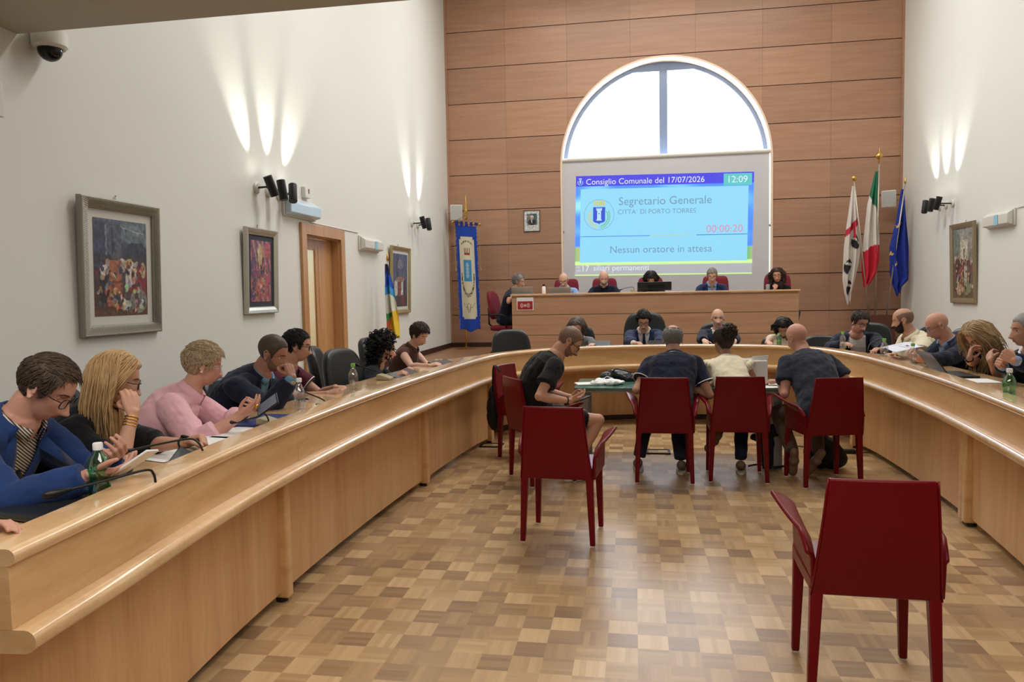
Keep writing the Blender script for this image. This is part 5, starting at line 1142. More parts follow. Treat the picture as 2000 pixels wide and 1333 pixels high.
        if a_.get('watch'):
            mb = MB(); wm, nn = a_['watch'], a_.get('n', (0, 0, -1)); nn = Vector(nn).normalized(); u_ = (nn-dv*nn.dot(dv)).normalized(); v_ = dv.cross(u_); K = W-dv*0.022
            for q in range(a_.get('bands', 1)): mb.tube([K-dv*0.012*q+(u_*math.cos(x)*0.024+v_*math.sin(x)*0.0275)*w_*1.05 for x in np.linspace(0, 2*math.pi, 21)], 0.0045 if a_.get('bands', 1) == 1 else 0.003, 6, cap=False)
            if a_.get('bands', 1) == 1: mb.lathe([(0, 0), (0.019, 0), (0.019, 0.007), (0.015, 0.009), (0, 0.009)], K-u_*0.026*w_, 18, axis=-u_)
            bld(mb, 'wristwatch' if a_.get('bands', 1) == 1 else 'bracelets', wm, t)
    if sp.get('extra'): sp['extra'](t, S_, gb, hit, arms, H, Rh, N, nr, facep, ribbon, bld)
    # legs
    pm, pin = sp.get('pants', ('c_navy', 0.0)); mb = MB()
    mb.ell(P+Vector((0, 0, -0.01)), (0.17*wf, 0.17*wf, 0.105), 20, 12); shorts = sp.get('bareleg')
    for hp_, kn, an, toe in legs:
        if shorts: K = hp_+(kn-hp_)*0.80; mb.tube([hp_, hp_*0.5+K*0.5, K], [0.092, 0.086, 0.076], 16); continue
        mb.tube([hp_, hp_*0.5+kn*0.5, kn], [0.092*s, 0.082*s, 0.068*s], 16); mb.ell(kn, (0.068*s,)*3, 16, 10); mb.tube([kn, kn*0.6+an*0.4, an+(kn-an).normalized()*0.02], [0.066*s, 0.062*s, 0.050*s], 16)
    obj('trousers' if not shorts else 'shorts', remeshed(mb, 0.010, 3, ((0.08, 0.012),), 'legs'), pm, t)
    for hp_, kn, an, toe in legs:
        mb = MB(); dv = (toe-an); side = dv.cross(kn-an).normalized(); b = an-dv.normalized()*0.045
        mb.ell(an*0.75+toe*0.25-(kn-an).normalized()*0.03, (0.042, 0.055, 0.040), 14, 8); capsule(mb, b-(kn-an).normalized()*0.035, toe-(kn-an).normalized()*0.012, 0.034, 0.036, 12)
        sm = remeshed(mb, 0.007, 3, None, 'shoe'); o = obj('shoe', sm, sp.get('shoe', 'black'), t)
        for v in sm.vertices:
            if v.co.z < fl+0.002 and an.z < fl+0.3: v.co.z = fl+0.002
        if an.z < fl+0.12 and sp.get('shoe', 'black') != 'black':
            f_ = Vector((dv.x, dv.y, 0)).normalized(); l_ = Vector((-f_.y, f_.x, 0)); o_ = Vector((b.x, b.y, 0)); n_ = 20; Ls = (toe-b).length+0.075
            poly = [((o_+f_*(Ls*(0.5-0.5*math.cos(q))-0.04)+l_*0.043*math.copysign(abs(math.sin(q))**0.7, math.sin(q)))) for q in [2*math.pi*k/n_ for k in range(n_)]]
            mb = MB(); mb.prism([(q.x, q.y) for q in poly], fl+0.0005, fl+0.024, 'z'); so = bld(mb, 'sole', 'shoe_sole', t, smooth=False, bevel=0.004)
    return t
# ================================================================ THE PEOPLE IN THE ROOM
def ex_pink(t, S_, gb, hit, arms, H, Rh, N, nr, facep, ribbon, bld):
    mb = MB(); mb.ell(H+Rh @ Vector((0.079, -0.008, -0.036)), (0.007,)*3, 10, 8); bld(mb, 'pearl_earring', 'pearl', t)
    mb = MB()
    for sx in (-1, 1):
        for k in range(60): u = sx*random.uniform(0.03, 0.075); tt = random.uniform(0.45, 0.9); mb.ell(hit(gb, u, tt, 0.002), (0.004,)*3, 6, 4)
    bld(mb, 'bead_trim', 'pearl', t)
    W = arms[1][2]; dd_ = Vector(arms[1][3]['d']).normalized(); mb = MB(); mb.ell(W+dd_*0.095+Vector((.012, -.012, .012)), (.010, .010, .010), 10, 8); bld(mb, 'ring', 'gold', t)
def ex_ruffle(t, S_, gb, hit, arms, H, Rh, N, nr, facep, ribbon, bld):
    for i, (A, E, W, a_) in enumerate(arms):
        mb = MB(); d = (E-A).normalized(); out = (S_.r*(-1 if i == 0 else 1)+Vector((0, 0, 0.5))).normalized(); F = d.cross(out).normalized(); rows = []
        for k in range(45):
            a = R(-30+240*k/44)
            dirv = (out*math.sin(a)+F*math.cos(a)).normalized(); c_ = A+out*0.0-d*0.035; wv = 0.011*math.sin(k*1.55)
            rows.append([c_+dirv*0.055, c_+dirv*(0.072+wv*.5)+d*0.02, c_+dirv*(0.082+wv)+d*(0.045+wv)])
        vs = [v for r_ in rows for v in r_]; mb.add(vs, [(k*3+j, k*3+j+1, k*3+j+4, k*3+j+3) for k in range(44) for j in range(2)]); o = bld(mb, 'shoulder_ruffle', 'c_ivory', t); sd = o.modifiers.new('th', 'SOLIDIFY'); sd.thickness = 0.003
G = None
SPECS = [
 dict(label='person at the left edge of the photo, only a hand in view above the desk', head=(-2.00, 1.34, 1.17), face=(0, 15, 0), az=5, hips=(-2.34, 1.30), skin='skin_ruddy', hair=('short', 'h_dark'), L=dict(w=(-1.745, 1.700, 0.868), to=(-1.649, 1.699, 0.927), n=(0, -.4, -1), e=(-.3, .2, -.9), c='relaxed'), R=dict(w=(-1.85, 1.15, 0.87), n=(0, 0, -1), e=(-.3, -.6, -.6)), top=dict(m='c_lblue', sl='long', collar='c_lblue')),
 dict(label='person in blue blazer and striped shirt looking down at a white phone', near=True, head=(-2.097, 2.353, 1.192), face=(16, 36, 0), az=6, hips=(-2.46, 2.22), bulge=.06, skin='skin_ruddy', glasses=True, nose=1.15, seed=2, neck=1.0,
      hair=('short', 'h_cocoa', dict(L=0.034, mess=.14, th=.007, rec=.008, comb=Vector((-0.5, 0.6, 0)), n=2600, rad=.0017)), gaze=45,
      R=dict(w=(-1.793, 2.162, 0.922), to=(-1.689, 2.221, 0.924), n=(-.1, .35, .9), e=(-.3, -.5, -.7), c='relaxed'), L=dict(w=(-1.912, 2.408, 0.935), to=(-1.749, 2.334, 0.943), n=(-.1, -.5, .85), e=(-.2, .6, -.7), c='grip', watch='chrome'),
      top=dict(m='c_blue', sl='long', under='c_stripe', vest='c_black', vee=(0.26, 0.062), lapel=0.06, name='blazer', i=0.022, collar='c_stripe', jcollar=True)),
 dict(label='person with long blond hair and black jacket resting cheek on hand', near=True, fem=True, head=(-2.173, 2.816, 1.163), face=(36, 14, 0), nose=.85, az=22, hips=(-2.52, 2.66), bulge=.05, skin='skin_tan', glasses=True, seed=3,
      hair=('long', 'h_blond', dict(n=2900, L=0.33, rad=0.0023, th=.012, mess=.04)), gaze=35,
      R=dict(w=(-2.005, 2.684, 1.048), to=(-2.051, 2.724, 1.155), n=(-.7, .6, .1), e=(.45, -.4, -.8), c='cheek', watch='gold', bands=4), L=dict(w=(-1.863, 2.820, 0.897), to=(-1.772, 2.837, 0.929), n=(.2, -.5, -.8), e=(-.2, .6, -.7), c='fist', watch='black'),
      top=dict(m='c_black', sl='elbow', i=0.022, name='jacket', crew=True)),
 dict(label='person in pink beaded shirt with short ash-blond hair typing on a dark phone', near=True, fem=True, head=(-2.267, 3.612, 1.153), face=(34, 12, 0), az=22, hips=(-2.62, 3.40), bulge=.04, skin='skin_ruddy', glasses='chrome', seed=4, nose=.8, w=1.16, belly=.05, arm=1.15, neck=1.12,
      hair=('short', 'h_ash', dict(L=0.040, mess=.30, th=.015, comb=Vector((0.2, 0.8, 0)), n=2400, rad=.0021)), gaze=30, brow='h_ash',
      R=dict(w=(-1.960, 3.414, 0.914), to=(-1.831, 3.419, 0.971), n=(-.2, .5, .8), e=(-.3, -.5, -.7), c='relaxed'), L=dict(w=(-2.051, 3.662, 0.897), to=(-1.846, 3.518, 0.969), n=(-.2, -.7, .6), e=(-.2, .6, -.7), c='grip'),
      top=dict(m='c_pink', sl='34', collar='c_pink', i=0.02, ck=dict(up_=.03, dn=.05, point=.03), placket=True), extra=ex_pink),
 dict(label='person in dark navy suit leaning with raised fist against the mouth', near=True, head=(-2.289, 4.421, 1.147), face=(6, 24, -6), az=0, hips=(-2.64, 4.32), bulge=.07, skin='skin_dark', seed=5, w=1.1,
      hair=('stubble', 'h_fade', dict(th=.004, rec=.004)), gaze=20, beard=('h_stub', .0006, True),
      R=dict(w=(-2.045, 4.179, 1.017), to=(-2.081, 4.200, 1.120), n=(-.9, .3, .1), e=(.35, -.3, -.9), c='fist', watch='silver_light'), L=dict(w=(-2.106, 4.500, 0.799), to=(-2.159, 4.389, 0.799), n=(0, 0, -1), e=(-.2, .6, -.6), c='relaxed'),
      top=dict(m='c_navy', sl='cuff', under='c_teal', vee=(0.35, 0.06), lapel=0.05, name='suit_jacket', i=0.022, collar='c_teal', jcollar=True, cuff='c_teal')),
 dict(label='person in maroon polo shirt with dark glasses behind the dark-suited man', near=True, vox=.0045, head=(-2.475, 5.151, 1.141), face=(24, 8, 0), az=5, hips=(-2.80, 5.02), bulge=.05, skin='skin_tan', glasses=True, seed=6,
      hair=('short', 'h_black', dict(L=0.024, mess=.2, th=.011)),
      R=dict(w=(-2.110, 4.836, 0.827), to=(-1.986, 4.829, 0.864), n=(.2, .4, -.9), e=(-.4, -.4, -.6), c='fist'), L=dict(w=(-2.196, 5.177, 0.829), to=(-2.065, 5.099, 0.847), n=(0, 0, -1), e=(-.2, .6, -.6), c='relaxed'),
      top=dict(m='c_maroon', sl='short', collar='c_maroon', i=0.02, strim='white')),
 dict(label='person with voluminous black curly hair and black top', near=True, vox=.005, fem=True, head=(-2.164, 6.212, 1.035), face=(40, 8, 0), az=15, hips=(-2.48, 6.10), skin='skin_tan', seed=7,
      hair=('curly', 'h_black', dict(S=.07, n=1500, drop=.20)), R=dict(w=(-1.966, 5.876, 0.830), to=(-1.869, 5.896, 0.887), n=(0, .3, -.9), e=(-.4, -.5, -.7), c='grip'), L=dict(w=(-1.991, 6.177, 0.840), to=(-1.897, 6.146, 0.897), n=(0, 0, -1), e=(-.2, .6, -.6), c='grip'),
      top=dict(m='c_black2', sl='34', i=.016)),
 dict(label='person with short dark hair in a brown sleeveless shirt', near=True, vox=.005, fem=True, head=(-2.126, 7.138, 1.107), face=(-20, 28, 0), az=-5, hips=(-2.42, 7.20), skin='skin_fair', seed=8,
      hair=('short', 'h_brown', dict(L=0.04, mess=.35, th=.018)), R=dict(w=(-1.909, 6.699, 0.837), to=(-1.804, 6.718, 0.869), n=(0, .3, -.9), e=(-.3, -.6, -.7), c='type'), L=dict(w=(-1.935, 7.051, 0.848), to=(-1.810, 6.972, 0.875), n=(0, 0, -1), e=(-.2, .6, -.6), c='type'),
      top=dict(m='c_brown', sl='none', collar='c_brown', i=.014, placket=True)),
 dict(label='person with grey-brown hair partly hidden behind the person in black t-shirt', fem=True, head=(-0.703, 9.049, 1.071), face=(-98, 22, 0), az=-88, hips=(-.74, 9.34), skin='skin_fair', seed=9, hair=('bob', 'h_greybrown', dict(L=.12, n=900, mess=.1)), glasses=True,
      R=dict(w=(-.90, 8.72, .87), n=(0, 0, -1), e=(-.6, .2, -.6)), L=dict(w=(-.48, 8.74, .87), n=(0, 0, -1), e=(.6, .2, -.6)), top=dict(m='c_grey', sl='short')),
 dict(label='person in navy suit, white shirt and dark tie reading at the curved bench', head=(0.100, 9.339, 1.137), face=(-92, 28, 0), az=-92, hips=(.12, 9.50), skin='skin_fair', seed=10, hair=('short', 'h_black', dict(L=.03, th=.02)), glasses=True, gaze=45,
      R=dict(w=(-.02, 8.92, .88), n=(0, 0, -1), e=(-.8, .1, -.5), to=(.08, 8.84, .90), c='grip'), L=dict(w=(.26, 8.92, .88), n=(0, 0, -1), e=(.8, .1, -.5), to=(.16, 8.84, .90), c='grip'),
      top=dict(m='c_navy2', sl='cuff', under='c_white', vee=(.28, .075), lapel=.05, name='suit_jacket', i=.02, collar='c_white', jcollar=True, tie='c_tie', cuff='c_white')),
 dict(label='person with shaved head in dark jacket looking straight at the camera', head=(1.024, 9.646, 1.140), face=(-92, 2, 0), az=-95, hips=(1.02, 9.60), skin='skin_fair', seed=11, hair=('none', 'h_stub'), gaze=0,
      R=dict(w=(.80, 8.98, .88), n=(0, 0, -1), e=(-.8, .1, -.5)), L=dict(w=(1.15, 8.98, .88), n=(0, 0, -1), e=(.8, .1, -.5)), top=dict(m='c_navy', sl='long', under='c_white', vee=(.35, .07), lapel=.05, name='suit_jacket', i=.02, collar='c_white', jcollar=True)),
 dict(label='person with dark hair bending over the bench behind a green bottle', fem=True, head=(1.769, 9.407, 1.027), face=(-104, 42, 0), az=-95, hips=(1.76, 9.40), skin='skin_fair', seed=12, hair=('bob', 'h_black', dict(L=.14, n=920, mess=.1)), bulge=.06,
      R=dict(w=(1.50, 8.86, .87), n=(0, 0, -1), e=(-.8, .1, -.5)), L=dict(w=(1.86, 8.86, .87), n=(0, 0, -1), e=(.8, .1, -.5)), top=dict(m='c_ivory', sl='none')),
 dict(label='person in dark jacket and white t-shirt with glasses turning to the bearded man', near=True, vox=.005, head=(2.478, 8.820, 1.106), face=(-72, 18, 6), az=-108, hips=(2.66, 9.12), skin='skin_ruddy', seed=13, hair=('short', 'h_dark', dict(L=.026, th=.012)), glasses=True, w=1.05,
      R=dict(w=(2.22, 8.55, .88), n=(0, 0, -1), e=(-.8, .1, -.5)), L=dict(w=(2.542, 8.151, 0.816), to=(2.381, 8.074, 0.828), n=(0, 0, -1), e=(.6, .2, -.6), c='type'),
      top=dict(m='c_navy', sl='long', under='c_white', vee=(.12, .10), lapel=.04, name='jacket', i=.022)),
 dict(label='person with bald crown and black beard in a cream polo shirt', near=True, vox=.005, head=(2.610, 7.880, 1.163), face=(160, 12, 0), az=186, hips=(2.90, 7.84), skin='skin_tan', seed=14, hair=('stubble', 'h_stub', dict(th=.003, top=.068)), beard=('h_black', .014, True), w=1.14, belly=.04, arm=1.15,
      L=dict(w=(2.416, 7.317, 0.819), to=(2.299, 7.300, 0.854), n=(0, .3, -.9), e=(.3, -.5, -.7), c='relaxed'), R=dict(w=(2.532, 7.845, 0.821), to=(2.401, 7.774, 0.848), n=(0, 0, -1), e=(.2, .6, -.6)), top=dict(m='c_cream', sl='short', collar='c_cream', i=.02)),
 dict(label='person with shaved head, glasses and navy jacket over pale blue shirt reading a document', near=True, vox=.005, head=(2.644, 7.123, 1.142), face=(176, 26, 0), az=192, hips=(2.96, 7.06), skin='skin_ruddy', seed=15, hair=('none', 'h_stub'), glasses=True, gaze=40,
      L=dict(w=(2.361, 6.601, 0.876), to=(2.244, 6.582, 0.891), n=(0, .4, .4), e=(.3, -.5, -.7), c='grip'), R=dict(w=(2.434, 6.969, 0.882), to=(2.310, 6.897, 0.876), n=(0, -.4, .5), e=(.2, .6, -.6), c='grip'),
      top=dict(m='c_navy', sl='long', under='c_lblue', vee=(.3, .075), lapel=.05, name='suit_jacket', i=.022, collar='c_lblue', jcollar=True)),
 dict(label='person with wavy dark-blond hair holding the face in both hands', near=True, vox=.0045, fem=True, head=(2.661, 6.360, 1.084), face=(204, 32, 0), az=196, hips=(2.98, 6.18), bulge=.06, skin='skin_tan', seed=16, hair=('long', 'h_dkblond', dict(n=2600, L=.28, rad=.0026, th=.024, mess=.14)), glasses=True, gaze=45,
      R=dict(w=(2.490, 6.089, 0.947), to=(2.545, 6.167, 1.066), n=(.6, .1, .5), e=(-.3, .5, -.9), c='cheek', watch='black'), L=dict(w=(2.553, 5.896, 0.949), to=(2.585, 6.041, 1.059), n=(.5, .6, .3), e=(-.35, -.4, -.9), c='cheek'), top=dict(m='c_black', sl='short', i=.016)),
 dict(label='person in navy suit with clasped hands and wristwatch at the right edge', near=True, head=(2.747, 5.821, 1.172), face=(178, 4, 0), az=200, hips=(3.02, 5.50), skin='skin_tan', seed=17, hair=('stubble', 'h_grey', dict(th=.006)), gaze=10,
      L=dict(w=(2.390, 5.294, 1.005), to=(2.328, 5.337, 1.056), n=(.1, .9, .1), e=(.1, -.5, -.8), c='fist', watch='chrome'), R=dict(w=(2.457, 5.504, 0.944), to=(2.359, 5.422, 1.021), n=(.1, -.9, 0), e=(.2, .6, -.7), c='fist'),
      top=dict(m='c_navy', sl='cuff', under='c_white', vee=(.3, .075), lapel=.05, name='suit_jacket', i=.022, collar='c_white', jcollar=True, cuff='c_lblue')),
 # seated at the glass table, backs to the camera
 dict(label='person in black t-shirt and shorts with dark glasses looking at a phone', near=True, head=(-0.506, 5.732, 1.118), face=(10, 40, 0), az=26, hips=(-.80, 5.86), seat=.44, bulge=.10, skin='skin_tan', seed=18, hair=('stubble', 'h_stub', dict(th=.003)), glasses=True, bareleg=True, pants=('c_black', 0), shoe='shoe_grey', knee=((-.44, 6.16, .47), (-.30, 5.93, .47)), ankle=((-.60, 6.08, .10), (-.50, 5.84, .10)), toe=((-.45, 6.16, .035), (-.35, 5.92, .035)), beard=('h_stub', .0006, True),
      R=dict(w=(-0.492, 5.503, 0.688), to=(-0.389, 5.572, 0.702), n=(-.2, .4, .9), e=(-.4, -.6, -.6), c='relaxed', watch='black'), L=dict(w=(-0.518, 5.803, 0.676), to=(-0.403, 5.771, 0.665), n=(-.2, -.5, .8), e=(-.2, .6, -.6), c='grip'), top=dict(m='c_black', sl='short', crew=True, i=.018)),
 dict(label='person in navy polo shirt with white collar trim seen from behind', near=True, vox=.0045, head=(0.311, 6.425, 1.087), face=(92, 14, 0), az=92, hips=(.235, 6.00), seat=.44, w=1.12, skin='skin_tan', seed=19, showface=False, hair=('short', 'h_grey', dict(L=.02, th=.009, top=.075, rec=.03)), pants=('c_denim', 0), shoe='shoe_grey',
      L=dict(w=(.10, 6.34, .72), n=(0, 0, -1), e=(-.35, -.3, -.9)), R=dict(w=(.40, 6.34, .72), n=(0, 0, -1), e=(.35, -.3, -.9)), ankle=((.02, 6.22, .10), (.36, 6.16, .10)), toe=((.01, 6.40, .035), (.38, 6.34, .035)),
      top=dict(m='c_dkpolo', sl='short', collar='c_dkpolo', i=.02, strim='white', ck=dict(trim='white'))),
 dict(label='person in cream blouse with ruffled shoulders and pinned-up curly brown hair', near=True, vox=.0045, fem=True, head=(0.749, 6.648, 1.047), face=(118, 6, 0), az=96, hips=(.79, 6.04), seat=.44, skin='skin_dark', seed=20, showface=False, hair=('updo', 'h_brown', dict(th=.014)), pants=('c_navy', 0), shoe='shoe_tan',
      L=dict(w=(.66, 6.34, .73), n=(0, 0, -1), e=(-.35, -.2, -.9)), R=dict(w=(.92, 6.38, .73), n=(0, 0, -1), e=(.3, -.3, -.9)), knee=((.76, 6.46, .60), (.88, 6.46, .52)), ankle=((.66, 6.28, .30), (.84, 6.20, .10)), toe=((.60, 6.36, .18), (.86, 6.38, .035)),
      top=dict(m='c_ivory', sl='none', i=.014), extra=ex_ruffle),
 dict(label='person with shaved head and dark blue t-shirt leaning over the glass table', near=True, vox=.0045, head=(1.338, 6.545, 1.084), face=(122, 18, 4), az=108, hips=(1.43, 6.02), seat=.44, w=1.08, bulge=.05, skin='skin_ruddy', seed=21, showface=False, hair=('none', 'h_stub'), pants=('c_khaki', 0), shoe='shoe_tan',
      L=dict(w=(1.18, 6.42, .73), to=(1.05, 6.48, .73), n=(0, 0, -1), e=(-.2, -.5, -.9)), R=dict(w=(1.50, 6.42, .70), n=(0, 0, -1), e=(.3, -.4, -.9)), knee=((1.16, 6.40, .47), (1.46, 6.46, .47)), ankle=((1.22, 6.08, .20), (1.42, 6.12, .19)), toe=((1.23, 6.15, .045), (1.36, 6.19, .045)),
      top=dict(m='c_dtee', sl='short', crew=True, i=.018)),
 # on the dais
 dict(label='person with curly grey hair and glasses beside the left end of the dais desk', floor=PZ, seat=.95, head=(-1.97, 12.62, 1.70), face=(-8, 10, 0), az=-10, hips=(-2.22, 12.70), skin='skin_tan', seed=22, hair=('curly', 'h_grey', dict(S=.035, n=420)), glasses='chrome', R=dict(w=(-1.95, 12.35, 1.52), n=(0, 0, -1), e=(-.5, -.5, -.6)), L=dict(w=(-1.84, 12.72, 1.50), n=(0, 0, -1), e=(-.3, .6, -.6)), top=dict(m='c_navy', sl='short', collar='c_navy')),
 dict(label='person with bald head, glasses and pale blue shirt on the dais', floor=PZ, seat=.95, head=(-1.20, 12.62, 1.71), face=(-92, 26, 0), az=-92, hips=(-1.2, 12.92), skin='skin_fair', seed=23, hair=('stubble', 'h_grey', dict(th=.003, top=.04)), glasses=True, R=dict(w=(-1.38, 12.40, 1.24), n=(0, 0, -1), e=(-.8, .1, -.5)), L=dict(w=(-1.02, 12.40, 1.24), n=(0, 0, -1), e=(.8, .1, -.5)), top=dict(m='c_lblue', sl='long', collar='c_lblue')),
 dict(label='person with bald head, grey beard and dark navy polo on the dais', floor=PZ, seat=.95, head=(-.52, 12.64, 1.735), face=(-88, 28, 0), az=-90, hips=(-.52, 12.94), skin='skin_fair', seed=24, hair=('stubble', 'h_stub', dict(th=.002, top=.05)), beard=('h_grey', .010, True), w=1.08, R=dict(w=(-.72, 12.40, 1.24), n=(0, 0, -1), e=(-.8, .1, -.5)), L=dict(w=(-.34, 12.40, 1.24), n=(0, 0, -1), e=(.8, .1, -.5)), top=dict(m='c_dkpolo', sl='short', collar='c_dkpolo')),
 dict(label='person with black centre-parted hair bowed behind the black monitor', floor=PZ, seat=.95, fem=True, head=(.26, 12.60, 1.71), face=(-90, 48, 0), az=-90, hips=(.26, 12.98), skin='skin_fair', seed=25, hair=('bob', 'h_black', dict(L=.14, n=900, mess=.1)), bulge=.05, R=dict(w=(.08, 12.40, 1.24), n=(0, 0, -1), e=(-.8, .1, -.5)), L=dict(w=(.44, 12.40, 1.24), n=(0, 0, -1), e=(.8, .1, -.5)), top=dict(m='c_black', sl='long')),
 dict(label='person in navy suit with glasses and salmon tie on the dais', floor=PZ, seat=.95, head=(1.25, 12.64, 1.735), face=(-94, 22, 0), az=-92, hips=(1.26, 12.92), skin='skin_fair', seed=26, hair=('short', 'h_grey', dict(L=.02, th=.010)), glasses=True, R=dict(w=(1.06, 12.40, 1.24), n=(0, 0, -1), e=(-.8, .1, -.5)), L=dict(w=(1.44, 12.40, 1.24), n=(0, 0, -1), e=(.8, .1, -.5)), top=dict(m='c_navy2', sl='long', under='c_lblue', vee=(.3, .075), lapel=.05, name='suit_jacket', i=.02, collar='c_lblue', jcollar=True, tie='c_pinktie')),
 dict(label='person with long dark hair and glasses at the right end of the dais desk', floor=PZ, seat=.95, fem=True, head=(2.28, 12.66, 1.715), face=(-104, 6, -4), az=-100, hips=(2.32, 12.90), skin='skin_tan', seed=27, hair=('bob', 'h_brown', dict(L=.20, n=1100, mess=.12)), glasses=True, R=dict(w=(2.22, 12.50, 1.50), to=(2.25, 12.54, 1.58), n=(0, 1, 0), e=(-.3, -.2, -.9), c='fist'), L=dict(w=(2.40, 12.48, 1.24), n=(0, 0, -1), e=(.2, .3, -.9)), top=dict(m='c_black', sl='34')),
]
ONLY = None
for i_, sp in enumerate(SPECS):
    if ONLY is not None and i_ not in ONLY: continue
    for k in ('L', 'R'):
        if 'to' in sp[k]: sp[k]['d'] = Vector(sp[k]['to'])-Vector(sp[k]['w'])
    person(sp)
print('PEOPLE', PEOPLE_INFO)
# ================================================================ CHAIRS BEHIND THE BENCHES AND ON THE DAIS
oc = office_chair('x')
hc = office_chair('x', back_h=0.325, wback=0.275)
rcs = office_chair('x', back_h=0.345, seat_z=0.50, m='dark_red_fabric', wback=0.225, sq=7)
lc = office_chair('x', back_h=0.17)
def place(proto, used, x, y, az, label, z=0.0):
    o = proto if not used[0] else dup(proto); used[0] = True
    o.location = (x, y, z); o.rotation_euler = (0, 0, R(az-90)); o['label'] = label; return o
u1, u2, u3, u4 = [False], [False], [False], [False]
place(oc, u1, -2.14, 5.66, -14, 'empty black leather office chair between the maroon polo and the curly black hair')
for i_, lb in ((0, 'black office chair just outside the left edge of the photo'), (1, 'black office chair under the person in the blue blazer'), (2, 'black office chair under the person with long blond hair'), (3, 'black office chair rising behind the pink beaded shirt'), (4, 'black office chair under the person with raised fist'), (5, 'black office chair under the person in the maroon polo'),
               (6, 'black office chair behind the person with curly black hair'), (7, 'black office chair under the person in the brown sleeveless shirt'), (8, 'black office chair under the person with grey-brown hair'), (10, 'black office chair under the person looking straight at the camera'),
               (11, 'black office chair under the person bending over behind the green bottle'), (12, 'black office chair under the person in jacket and white t-shirt'), (13, 'black office chair under the bearded person in the cream polo'), (14, 'black office chair under the person reading a document'), (15, 'black office chair under the person holding the face in both hands'), (16, 'black office chair under the person with clasped hands')):
    s_ = SPECS[i_]; a = s_['az']; lo_ = i_ in (1, 2, 4, 5, 11, 14, 15, 16); place(lc if lo_ else oc, u4 if lo_ else u1, s_['hips'][0]-0.02*math.cos(R(a)), s_['hips'][1]-0.02*math.sin(R(a)), a, lb)
place(oc, u1, -1.34, 8.38, -62, 'empty black office chair left of the curved bench, beside the brass banner foot')
place(lc, u4, 2.20, 9.30, -104, 'empty black office chair behind the shaved head in the dark blue t-shirt')
place(oc, u1, 2.94, 8.46, 205, 'empty black office chair between the white t-shirt and the cream polo')
place(hc, u2, .12, 9.52, -90, 'high-backed black chair of the person with white shirt and dark tie')
for x, y, lb in ((-1.20, 12.93, 'dark red chair of the bald person in pale blue on the dais'), (-.53, 12.95, 'dark red chair of the bearded person on the dais'), (.265, 12.98, 'dark red chair behind the black monitor'), (1.36, 12.95, 'dark red chair of the person with the salmon tie'), (2.37, 12.92, 'dark red chair at the right end of the dais desk')):
    place(rcs, u3, x, y, -90, lb, PZ)
sw = office_chair('red and black swivel chair beside the left end of the dais desk', back_h=0.25, seat_z=0.50, m='dark_red_fabric', wback=0.22); sw.location = (-2.22, 12.70, PZ); sw.rotation_euler = (0, 0, R(-100))

# ================================================================ THINGS ON THE DESKS
def V(p): return Vector(p)
def frame_(p, xdir, up=(0, 0, 1)):
    x = Vector(xdir).normalized(); z = Vector(up).normalized(); y = z.cross(x).normalized(); x = y.cross(z); return Matrix(((x.x, y.x, z.x, p[0]), (x.y, y.y, z.y, p[1]), (x.z, y.z, z.z, p[2]), (0, 0, 0, 1)))
def simple(name, label, cat, loc, rz, fn, group=None):
    t = thing(name, label, cat, loc, rz, group); fn(t); return t
def bottle(label, loc, gm='bottle_clear', cap='white', s=1.0, bulb=False):
    t = thing('water_bottle', label, 'bottle', loc)
    pr = [(0, 0), (0.030, 0), (0.033, 0.006), (0.033, 0.055), (0.029, 0.068), (0.029, 0.082), (0.034, 0.095), (0.034, 0.125), (0.026, 0.150), (0.013, 0.168), (0.0125, 0.182), (0, 0.182)]
    if bulb: pr = [(0, 0), (0.028, 0), (0.031, 0.006), (0.027, 0.03), (0.026, 0.05), (0.034, 0.075), (0.036, 0.10), (0.032, 0.13), (0.020, 0.155), (0.013, 0.168), (0.0125, 0.182), (0, 0.182)]
    pr = [(r*s, z*s) for r, z in pr]
    mb = MB(); mb.lathe(pr, (0, 0, 0), 24); mb.build('bottle_body', gm, t, smooth=True, angle=50)
    mb = MB(); mb.lathe([(0, 0.178*s), (0.0155*s, 0.178*s), (0.0155*s, 0.198*s), (0.014*s, 0.201*s), (0, 0.201*s)], (0, 0, 0), 20); mb.build('cap', cap, t, smooth=True, angle=40)
    if not bulb: mb = MB(); mb.lathe([(0, 0.004), (0.030*s, 0.006), (0.030*s, 0.055*s), (0.0265*s, 0.068*s), (0.0265*s, 0.08*s), (0, 0.08*s)], (0, 0, 0), 20); mb.build('water', gm, t, smooth=True, angle=50)
    return t
mat('cap_green', srgb(120, 190, 80), 0.5)
bottle('green plastic water bottle with white cap in front of the blue blazer', (-1.758, 2.171, 0.831), 'bottle_green', 'white')
bottle('clear squeezed bottle with white cap in front of the dark-suited person', (-1.929, 4.024, 0.831), bulb=True)
bottle('clear bottle with bright green cap before the empty chair', (-1.950, 4.915, 0.831), cap='cap_green', bulb=True)
bottle('small green bottle on the bench before the bowed dark-haired person', (1.62, 8.86, 0.831), 'bottle_green', 'cap_green', 0.8)
bottle('clear bottle with green cap beside the person in white t-shirt', (2.16, 8.30, 0.831), cap='cap_green')
bottle('clear bottle standing in front of the open document on the right bench', (2.22, 7.16, 0.831), cap='cap_green', bulb=True)
bottle('clear bottle with green cap left of the black laptop', (2.24, 6.52, 0.831), cap='cap_green', bulb=True)
bottle('green water bottle near the clasped hands at the right edge', (2.054, 4.513, 0.831), 'bottle_green', 'white')
